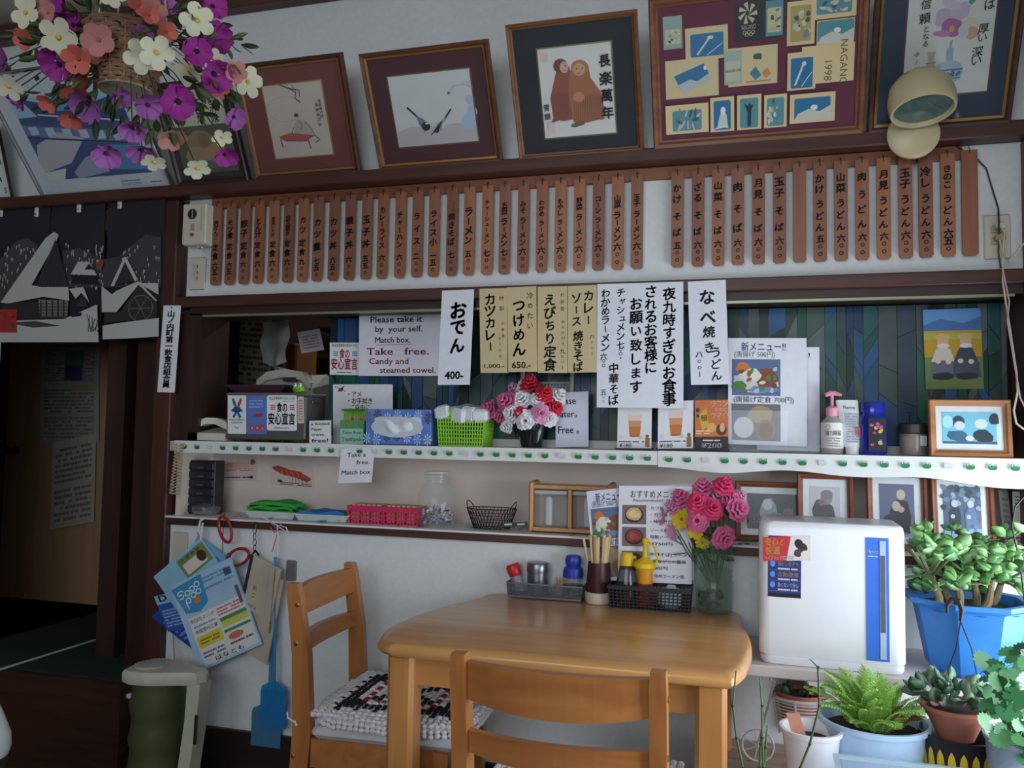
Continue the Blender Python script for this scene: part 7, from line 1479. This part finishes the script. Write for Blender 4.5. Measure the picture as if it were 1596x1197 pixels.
q.poly([nf(20, 675), nf(108, 675), nf(108, 795), nf(20, 795)], (170, 44, 46))
for k, ch in enumerate('高山飛騨'): a_ = nf(44+42*(k % 2), 706+56*(k//2)); q.glyph(ch, a_[0], a_[1], .022, (206, 196, 190), .012)
q.done('farmhouse_print', t)
m = MB(); m.tube([(nx0-.05, -.028, nz1+.003), (nx1+.01, -.028, nz1+.003)], .006, 8); m.build('rod', BROWN, t)
for x, y in ((3, 331), (58.5, 331), (124.5, 324), (188, 318)): c = P(x, y, -.036); m = MB(); m.rbox(c.x-.008, c.x+.008, -.044, -.0365, c.z-.018, c.z+.028, .002); cl = m.build('clip', plain((206, 206, 206), .4, .03), t); m = MB(); m.lathe([(.003, 0), (.003, .002)], 8); m.v = [Vector((c.x+v.x, -.0445-v.z, c.z-.008+v.y)) for v in m.v]; m.build('stud', plain((120, 120, 120), .4, 0), cl)
# papers pinned to the door
for k, (a, b, c_, lb, col) in enumerate((((66, 540), (157, 540), (62, 598), 'grey timetable sheet with a coloured picture pinned on the door', (150, 146, 140)), ((62, 599), (154, 597), (62, 690), 'lined notice pinned in the middle of the door', (150, 146, 142)), ((82, 690), (150, 675), (78, 826), 'long pale form pinned lowest on the door', (166, 160, 146)))):
    t, p = paper('door_notice', lb, 'notice', P(*a, YD-.008-.002*k), P(*b, YD-.008-.002*k), P(*c_, YD-.008-.002*k), col); p.greek(.08, .08, .92, .5, 7, (104, 100, 100), seed=k); p.greek(.08, .55, .92, .94, 6, (110, 106, 104), seed=k+5)
    if k == 0: p.rect(.42, .1, .72, .5, (70, 110, 90)); p.rect(.42, .5, .72, .9, (60, 70, 110))
    if k == 1: p.rect(.55, .02, .98, .12, (150, 136, 96))
    p.done('print', t)
m = MB(); A_ = P(214, 536, .2); m.loft([[(A_.x+x, .2+y, P(214, yy, .2).z) for x, y in ((-.02-w, 0), (.09+w, 0), (.09+w, .03), (-.02-w, .03))] for yy, w in ((534, -.01), (570, .0), (600, .004), (612, -.03))]); tag(m.build('hanging_bag', plain((120, 116, 116), .5, .1), None), 'grey bag hanging in the dark doorway by the name plate', 'bag')
# ============================================================ THINGS HUNG FROM THE LOWER SHELF
def quad(name, label, cat, pts, yy, col, th=.006, group=None):
    a, b, c = [P(*z, yy) for z in pts]; t = thing(name, label, cat, ((a+b+c)/3), 0, group); U = b-a; V = c-a
    m = MB(); m.loft([[tuple(z+Vector((0, d, 0))) for z in (a, b, b+V, c)] for d in (0, th)]); m.build('pages', plain(col, .5, .03), t); return t, Print(a, b, c, .0004)
t, p = quad('magazine', 'blue leaflet hanging lowest behind the other magazines', 'magazine', ((240, 930), (298, 915), (262, 985)), -.042, (50, 92, 180)); p.rect(.0, .0, .5, .25, (150, 190, 226)); p.htext('D', .1, .3, .1, .03, (30, 50, 90), .02); p.greek(.05, .4, .9, .9, 6, (150, 180, 226)); p.done('cover_print', t); 
t, p = quad('magazine', 'deep blue brochure sticking out under the magazines', 'magazine', ((236, 962), (270, 930), (300, 1012)), -.036, (34, 70, 160)); p.greek(.1, .2, .9, .8, 6, (130, 150, 214)); p.done('cover_print', t)
t, p = quad('magazine', 'light blue flyer peeking out at the top right of the magazines', 'magazine', ((308, 835), (352, 868), (290, 870)), -.040, (120, 176, 214)); p.greek(.1, .2, .9, .8, 5, (60, 110, 170)); p.done('cover_print', t)
t, p = quad('magazine', 'pale blue magazine with a photo strip, second in the hanging bundle', 'magazine', ((239, 899), (312, 838), (290, 972)), -.052, (150, 196, 224)); p.rect(.45, .06, .98, .42, (120, 140, 90)); p.rect(.5, .18, .9, .38, (226, 214, 200)); p.ell(.85, .25, .08, .1, (70, 44, 36)); p.htext('大衆食堂', .5, .9, .12, .012, (236, 236, 230), .01); p.htext('素材', .35, .75, .55, .022, (30, 40, 60), .014); p.ell(.22, .5, .08, .06, (34, 44, 64)); p.greek(.08, .65, .9, .9, 4, (90, 140, 190)); p.done('cover_print', t)
t, p = quad('magazine', 'front magazine with a loop-letter logo and yellow advert boxes', 'magazine', ((264.5, 914), (358.5, 869), (311.5, 1047)), -.064, (172, 206, 232))
p.poly([(.0, .05), (.5, .02), (.48, .33), (.32, .40), (.1, .36)], (62, 152, 204))
p.line([(.12+.05*cos(a), .13+.028*sin(a)) for a in (-.3, -1.2, -2.2, -3.1, -3.8)]+[(.13, .145), (.16, .165), (.13, .19), (.08, .185)], .0042, (236, 240, 244))
for a, b in ((.22, .155), (.31, .13), (.40, .105), (.30, .20), (.39, .185), (.20, .235)): p.ring(a, b, .038, .027, .0038, (236, 240, 244), 14)
p.line([(.16, .24), (.17, .33)], .0038, (236, 240, 244)); p.ell(.33, .27, .055, .037, (206, 140, 60))
p.greek(.5, .06, .92, .14, 2, (110, 150, 190)); p.rect(.84, .08, .95, .16, (60, 90, 120)); p.greek(.5, .17, .95, .22, 1, (120, 160, 200))
p.rect(.1, .42, .98, .97, (226, 226, 226)); p.htext('株式会社 よしいけ', .12, .5, .47, .014, (60, 60, 66), .008); p.greek(.55, .44, .95, .54, 3, (196, 90, 100)); p.htext('本間室内工業', .14, .5, .6, .014, (50, 50, 56), .008); p.greek(.14, .52, .5, .56, 1, (140, 140, 146))
p.rect(.12, .65, .52, .78, (226, 206, 70)); p.greek(.16, .68, .48, .75, 2, (120, 110, 60)); p.rect(.55, .57, .97, .67, (206, 206, 90)); p.rect(.55, .56, .97, .60, (80, 140, 90)); p.rect(.55, .70, .97, .73, (80, 140, 90)); p.ell(.7, .79, .12, .04, (206, 120, 90)); p.greek(.14, .82, .5, .9, 2, (90, 110, 130)); p.greek(.58, .84, .95, .88, 1, (90, 60, 70)); p.htext('はなとも', .3, .75, .94, .017, (50, 40, 50), .012); p.rect(.92, .3, .97, .5, (120, 90, 90)); p.done('cover_print', t)
STR = plain((206, 206, 208), .7, .05)
m = MB(); m.tube([P(320, 807, -.03), P(312, 812, -.045), P(308, 830, -.05), P(312, 842, -.056), P(316, 815, -.04)], .0035, 6); m.ell(tuple(P(314, 808, -.035)), .009, .006, .005); tag(m.build('string_loop', STR, None, True), 'white string tied to the shelf holding the magazines', 'string')
m = MB(); m.tube([P(347, 862, -.07), P(347, 845, -.06), P(348, 820, -.035), P(350, 800, -.027)], .0014, 5); tag(m.build('string_loop', BLK, None), 'black cord holding the front magazine', 'string')
# scissors
t = thing('scissors', 'scissors with red handles hanging from the shelf', 'scissors', P(360, 850, -.05)); RD = plain((160, 34, 46), .35, .06)
for (cx_, cy2, ra, rb_, rot) in ((351, 825, 9, 21, -.25), (372, 868, 17, 12, -.45)):
    pts = []
    for k in range(25):
        a = 2*pi*k/24; x = ra*cos(a); y = rb_*sin(a); pts.append(P(cx_+x*cos(rot)+y*sin(-rot), cy2+x*sin(rot)+y*cos(rot), -.052))
    m = MB(); m.tube(pts, .0052, 8); m.build('handle', RD, t, True)
pv = P(357, 868, -.05)
m = MB(); m.lathe([(.006, 0), (.006, .004)], 10); m.v = [Vector((pv.x+v.x, -.056-v.z, pv.z+v.y)) for v in m.v]; m.build('pivot', ST, t)
for e_ in ((371, 912), (362, 918)): m = MB(); A_, B_ = P(356, 862, -.05), P(*e_, -.046); m.beam(A_, B_, .010, .002, (0, 1, 0), .0005); m.build('blade', ST, t)
# notebooks
t, p = quad('notebook', 'beige notebook with a dark spine hanging beside the scissors', 'notebook', ((391, 863), (438, 888), (374, 942)), -.058, (196, 184, 164)); p.rect(0, 0, .1, 1, (46, 40, 60)); p.vtext('天二', .34, .5, .78, .016, (40, 36, 40), .006, .8); p.htext('H21.2', .2, .5, .92, .014, (40, 36, 40)); p.done('cover_print', t)
t, p = quad('notebook', 'curled beige papers hanging in front of the notebook', 'notebook', ((412, 880), (428, 886), (402, 980)), -.068, (188, 176, 160), .004); p.line([(.5, .02), (.45, .98)], .001, (150, 140, 128)); p.done('fold_print', t)
t, p = quad('notebook', 'larger beige folder hanging behind the notebook', 'notebook', ((398, 880), (442, 905), (372, 1010)), -.048, (186, 174, 158), .004); p.greek(.6, .3, .9, .4, 1, (120, 110, 104)); p.done('cover_print', t)
# key chain, pink ribbon
t = thing('key_chain', 'small dark chain with keys hanging from the shelf', 'chain', P(397, 830, -.04))
for k in range(5): c = P(397, 818+9*k, -.04); m = MB(); m.tube([c+Vector((.005*cos(a)*(1 if k % 2 else .3), .005*cos(a)*(.3 if k % 2 else 1), .010*sin(a))) for a in [2*pi*i/12 for i in range(13)]], .0014, 5); m.build('link', plain((70, 66, 66), .35, .05, metal=.8), t)
for s in (-1, 1): m = MB(); m.beam(P(398, 858, -.045), P(398+6*s, 866, -.045), .006, .002, (0, 1, 0), .0005); m.build('key', plain((60, 56, 54), .35, .05, metal=.8), t)
m = MB(); m.tube([P(422, 815, -.03), P(433, 825, -.04), P(430, 840, -.045), P(424, 860, -.05)], .002, 5); m.tube([P(440, 815, -.03), P(433, 825, -.04), P(428, 830, -.04), P(421, 822, -.035)], .002, 5); tag(m.build('ribbon', plain((206, 90, 130), .6, .05), None), 'pink ribbon tied above the fly swatters', 'ribbon')
m = MB(); m.tube([P(408, 805, -.028), P(430, 818, -.035), P(450, 832, -.04), P(446, 822, -.04), P(432, 818, -.038), P(433, 842, -.045), P(432, 868, -.05)], .0022, 5); tag(m.build('string_loop', STR, None), 'white string tied above the fly swatters', 'string')
# fly swatters
for (hx_, lb, cc, hb, ht_, yy) in ((426, 'front blue fly swatter hanging near the chair', (44, 140, 206), 1066, (407, 446, 1132), -.045), (418, 'rear pale blue fly swatter hanging behind the other', (80, 140, 180), 1100, (393, 438, 1161), -.025)):
    t = thing('fly_swatter', lb, 'fly swatter', P(hx_, 1100, yy), 0, 'fly swatters'); mt_ = clear(cc, .35, .75)
    m = MB(); m.tube([P(429, 868, yy), P(431, 900, yy), P((431+hx_)/2, 980, yy), P(hx_+1, hb, yy)], [.005, .004, .0045, .006], 8); m.build('handle', mt_, t, True)
    a, b, c_ = P(ht_[0], hb+8, yy), P(ht_[1], hb+8, yy), P(ht_[0]+2, ht_[2], yy); w9 = b.x-a.x; h9 = a.z-c_.z; m = MB()
    for k in range(11): m.beam((a.x+w9*k/10, yy, c_.z), (a.x+w9*k/10, yy, a.z), .0022, .0014, (0, 1, 0), .0003)
    for k in range(15): m.beam((a.x, yy, c_.z+h9*k/14), (b.x, yy, c_.z+h9*k/14), .0022, .0014, (0, 1, 0), .0003)
    m.sheet(lambda u, v: (a.x+w9*u, yy+.001, c_.z+h9*v), 1, 1, .0008); m.build('paddle_mesh', mt_, t)
    m = MB(); m.loft([[(a.x+w9*.5+x, yy+d, z) for d in (-.0015, .0015)] if False else [(a.x+w9*.5-x, yy-.002, z), (a.x+w9*.5+x, yy-.002, z), (a.x+w9*.5+x, yy+.002, z), (a.x+w9*.5-x, yy+.002, z)] for x, z in ((w9*.5, a.z), (w9*.45, a.z+.012), (.008, a.z+.03))]); m.build('shoulder', mt_, t)
c = P(452, 890, -.006); m = MB(); m.rbox(c.x-.012, c.x+.022, -.012, -.001, c.z-.03, c.z+.035, .002); tag(m.build('wall_plate', plain((120, 110, 112), .4, .1), None), 'small grey plate on the wall behind the left chair', 'wall plate')
c = P(280, 855, -.006); m = MB(); m.rbox(c.x-.03, c.x+.03, -.008, -.001, c.z-.055, c.z+.055, .003); t_ = m.build('wall_outlet', IV, None); tag(t_, 'ivory outlet plate half hidden behind the magazines', 'outlet')
m = MB(); m.tube([P(277, 880, -.03), P(272, 930, -.028), P(270, 990, -.03), P(272, 1030, -.05)], .0022, 6); tag(m.build('power_cord', plain((150, 148, 146), .5, .04), None), 'grey cord running down from the half-hidden outlet', 'cord')
# green flask-like container with cream handle
yv = -.22; c = P(250, 1060, yv); uq = 1/F*(c-CAM).length; zq = P(250, 1058, yv).z; x_ = P(247, 1100, yv).x
t = thing('vacuum_flask', 'olive green ribbed container with a cream top and side handle', 'container', (x_, yv, 0)); OL = plain((74, 80, 50), .5, .08, 20)
m = MB(); pr_ = [(.001, .0), (34*uq, .0)]; z = 0
import itertools
nz = 12
for k in range(nz+1): z = .01+(zq-.012)*k/nz; pr_.append(((34+3.2*(1 if (k % 3 == 1) else 0)+1.5*(1 if k < 6 else 0))*uq, z))
m.lathe(pr_, 26, (x_, yv, 0)); m.build('body', OL, t, True)
CR2 = plain((196, 192, 176), .4, .04); top = zq
m = MB(); out = [(-36, -30), (-20, -37), (10, -34), (50, -17), (68, -13), (74, 0), (68, 13), (50, 17), (10, 34), (-20, 37), (-36, 30), (-41, 0)]
m.loft([[(x_+x*uq*s, yv+y*uq*s, z) for x, y in out] for s, z in ((.96, top), (1, top+3*uq), (1, top+13*uq), (.93, top+17*uq))]); m.build('top', CR2, t, True)
m = MB(); m.lathe([(22*uq, 0), (22*uq, 2*uq), (16*uq, 3*uq)], 20, (x_-14*uq, yv, top+17*uq)); m.build('lid', plain((176, 176, 166), .4, .04), t, True)
m = MB(); m.loft([[(x_+x*uq-w*uq, yv-12*uq, z), (x_+x*uq+w*uq, yv-12*uq, z), (x_+x*uq+w*uq, yv+12*uq, z), (x_+x*uq-w*uq, yv+12*uq, z)] for x, w, z in ((50, 9, .02), (52, 9, top*.4), (60, 9, top*.75), (63, 10, top+2*uq))]); hd_ = m.build('handle', CR2, t, True)
m = MB(); A_ = P(306, 1115, yv-.03); B_ = P(303, 1160, yv-.03); m.beam(A_+Vector((0, -.0, 0)), B_, .010, .004, (0, 1, 0), .001); m.build('badge', plain((40, 38, 40), .4, .05), hd_)
q = P(222, 1080, yv-.08); m = MB(); m.ell((x_-34*uq, yv-16*uq, P(222, 1080, yv).z), .011, .011, .009); m.build('button', plain((190, 190, 190), .3, .03), t, True)
# white appliance at the bottom left corner
yq = -.75; c = P(-34, 1150, yq); t = thing('water_kettle', 'white rounded appliance at the bottom left corner', 'appliance', (c.x, yq, 0)); zk0 = P(0, 1185, yq).z; zk1 = P(0, 1118, yq).z; rk = P(2, 1160, yq).x-c.x
m = MB(); m.lathe([(.001, zk0), (rk*.92, zk0), (rk, zk0+.02), (rk*.97, zk0+.05), (rk*.7, zk1), (rk*.4, zk1+.05), (.001, zk1+.06)], 28, (c.x, yq, 0)); m.build('shell', plain((206, 212, 214), .3, .03), t, True)
m = MB(); m.lathe([(.001, 0), (rk*.9, 0), (rk*.85, zk0*.5), (rk*.9, zk0-.03), (rk*.95, zk0)], 28, (c.x, yq, 0)); m.build('base', plain((50, 46, 46), .5, .1), t, True)
# ============================================================ HANGING FLOWER BASKET
yh_ = -1.15; cb = P(197, 96, yh_); uh = 1/F*(cb-CAM).length; zb9 = P(195, 142, yh_).z
t = thing('hanging_basket', 'woven wicker basket hanging from the ceiling', 'basket', (cb.x, yh_, zb9)); WK = wood((104, 78, 58), (140, 108, 80), 0, 30, .7); HB = 74*uh
for k in range(15):
    f_ = k/14; r_ = (34+18*f_)*uh; z = zb9+.006+HB*f_; m = MB(); m.tube([(cb.x+(r_+(1.6 if i % 2 else -1.6)*uh*(1 if k % 2 else -1))*cos(2*pi*i/28), yh_+(r_+(1.6 if i % 2 else -1.6)*uh*(1 if k % 2 else -1))*sin(2*pi*i/28), z) for i in range(29)], 2.7*uh, 5); m.build('weave', WK, t, True)
m = MB(); m.lathe([(.001, 0), (33*uh, 0), (35*uh, 4*uh), (.001, 7*uh)], 24, (cb.x, yh_, zb9)); m.build('base', plain((150, 136, 116), .7, .1), t, True)
m = MB()
for k in range(14): a = 2*pi*k/14; m.tube([(cb.x+34*uh*cos(a), yh_+34*uh*sin(a), zb9+.004), (cb.x+52*uh*cos(a), yh_+52*uh*sin(a), zb9+HB)], 1.6*uh, 5)
m.build('stake', WK, t)
for k in range(3): a = 2*pi*k/3+.5; m = MB(); m.tube([(cb.x+50*uh*cos(a), yh_+50*uh*sin(a), zb9+HB), (cb.x+4*uh*cos(a), yh_+4*uh*sin(a), ZC-.002)], .002, 5); m.build('cord', plain((170, 160, 140), .7, .05), t)
ft = thing('flower_arrangement', 'artificial magenta, white and salmon flowers spilling from the hanging basket', 'flowers', (cb.x, yh_, zb9+HB*.8))
BLOOM['mag'] = poppy_mesh((138, 32, 124), (26, 14, 30), 1); BLOOM['mauve'] = poppy_mesh((150, 84, 156), (60, 36, 70), 2); BLOOM['wht'] = petal_mesh((190, 189, 162), (196, 160, 60), 5, .42, .14, 3); BLOOM['sal'] = petal_mesh((182, 92, 78), (150, 60, 50), 5, .5, .55, 6); BLOOM['salp'] = petal_mesh((170, 112, 104), (150, 90, 90), 5, .5, .45, 7)
SP = {'mag': [(99, 24, 22), (116, 40, 19), (94, 99, 23), (331, 62, 23), (306, 80, 20), (333, 115, 23), (277, 158, 24), (350, 240, 17), (331, 10, 17), (31, 152, 16), (310, 62, 17)], 'mauve': [(138, 160, 24), (166, 238, 20), (221, 232, 21), (206, 198, 18), (364, 182, 16), (11, 92, 18), (230, 163, 18), (220, 55, 14), (255, 10, 16), (24, 140, 14), (190, 150, 14)], 'wht': [(41, 20, 20), (154, 26, 26), (92, 58, 24), (220, 88, 22), (244, 82, 22), (212, 127, 22), (258, 67, 11), (307, 32, 22), (294, 108, 22), (386, 128, 21), (307, 262, 18), (346, 214, 14), (240, 252, 16), (14, 134, 18), (176, -6, 16), (332, 92, 14)], 'sal': [(123, 92, 18), (131, 118, 15), (120, 142, 18), (77, 158, 13), (111, 182, 15), (40, 60, 13), (259, 50, 13), (220, 8, 17), (342, 134, 15), (232, 24, 12)], 'salp': [(154, 62, 20), (150, 78, 16), (265, 214, 17), (366, 112, 15), (240, 20, 16), (104, 134, 13), (276, 210, 13), (75, 20, 14)]}
rh = random.Random(41); org = Vector((cb.x, yh_, zb9+HB*.9)); sm = MB()
for kd, lst in SP.items():
    for x, y, r_ in lst:
        dist = math.hypot(x-197, y-70)/190; c = P(x, y, yh_+rh.uniform(-.10, .06)-(.04 if dist < .3 else 0)); out = (c-org); n = out.normalized()*.7+(CAM-c).normalized()*.75+Vector((rh.uniform(-.25, .25), rh.uniform(-.2, .2), rh.uniform(-.2, .2)))
        if y > 190: n += Vector((0, 0, -.7))
        inst('flower', BLOOM[kd], ft, face(c, n, r_/F*(c-CAM).length*1.02, rh.uniform(0, 6)))
        mid = org.lerp(c, .5)+Vector((0, 0, .03)); sm.tube([org+Vector((rh.uniform(-.03, .03), rh.uniform(-.03, .03), 0)), mid, c-n.normalized()*.004], .0012, 4)
sm.build('stems', plain((52, 66, 42), .7, .1), ft, kind='stuff')
LF2 = [leaf_mesh(cc, .6, .05, .2, .15) for cc in ((52, 70, 42), (66, 84, 50), (40, 56, 36), (80, 94, 54))]
for i in range(290):
    a = rh.uniform(0, 6.28); rr = rh.uniform(.15, 1)**.7; x = 197+rr*185*cos(a); y = 80+rr*(125 if sin(a) > 0 else 85)*sin(a)
    if 158 < x < 240 and 62 < y < 150 and y > 85 and rh.random() < .9: continue
    c = P(x, y, yh_+rh.uniform(-.07, .12)); d = (c-org).normalized()+Vector((rh.uniform(-.8, .8), rh.uniform(-.8, .3), rh.uniform(-.9, .5)))
    inst('leaf', rh.choice(LF2), ft, face(c, d, rh.uniform(.022, .045), rh.uniform(0, 6)) @ Matrix.Rotation(-pi/2, 4, 'Y'))
bpy.context.view_layer.update()
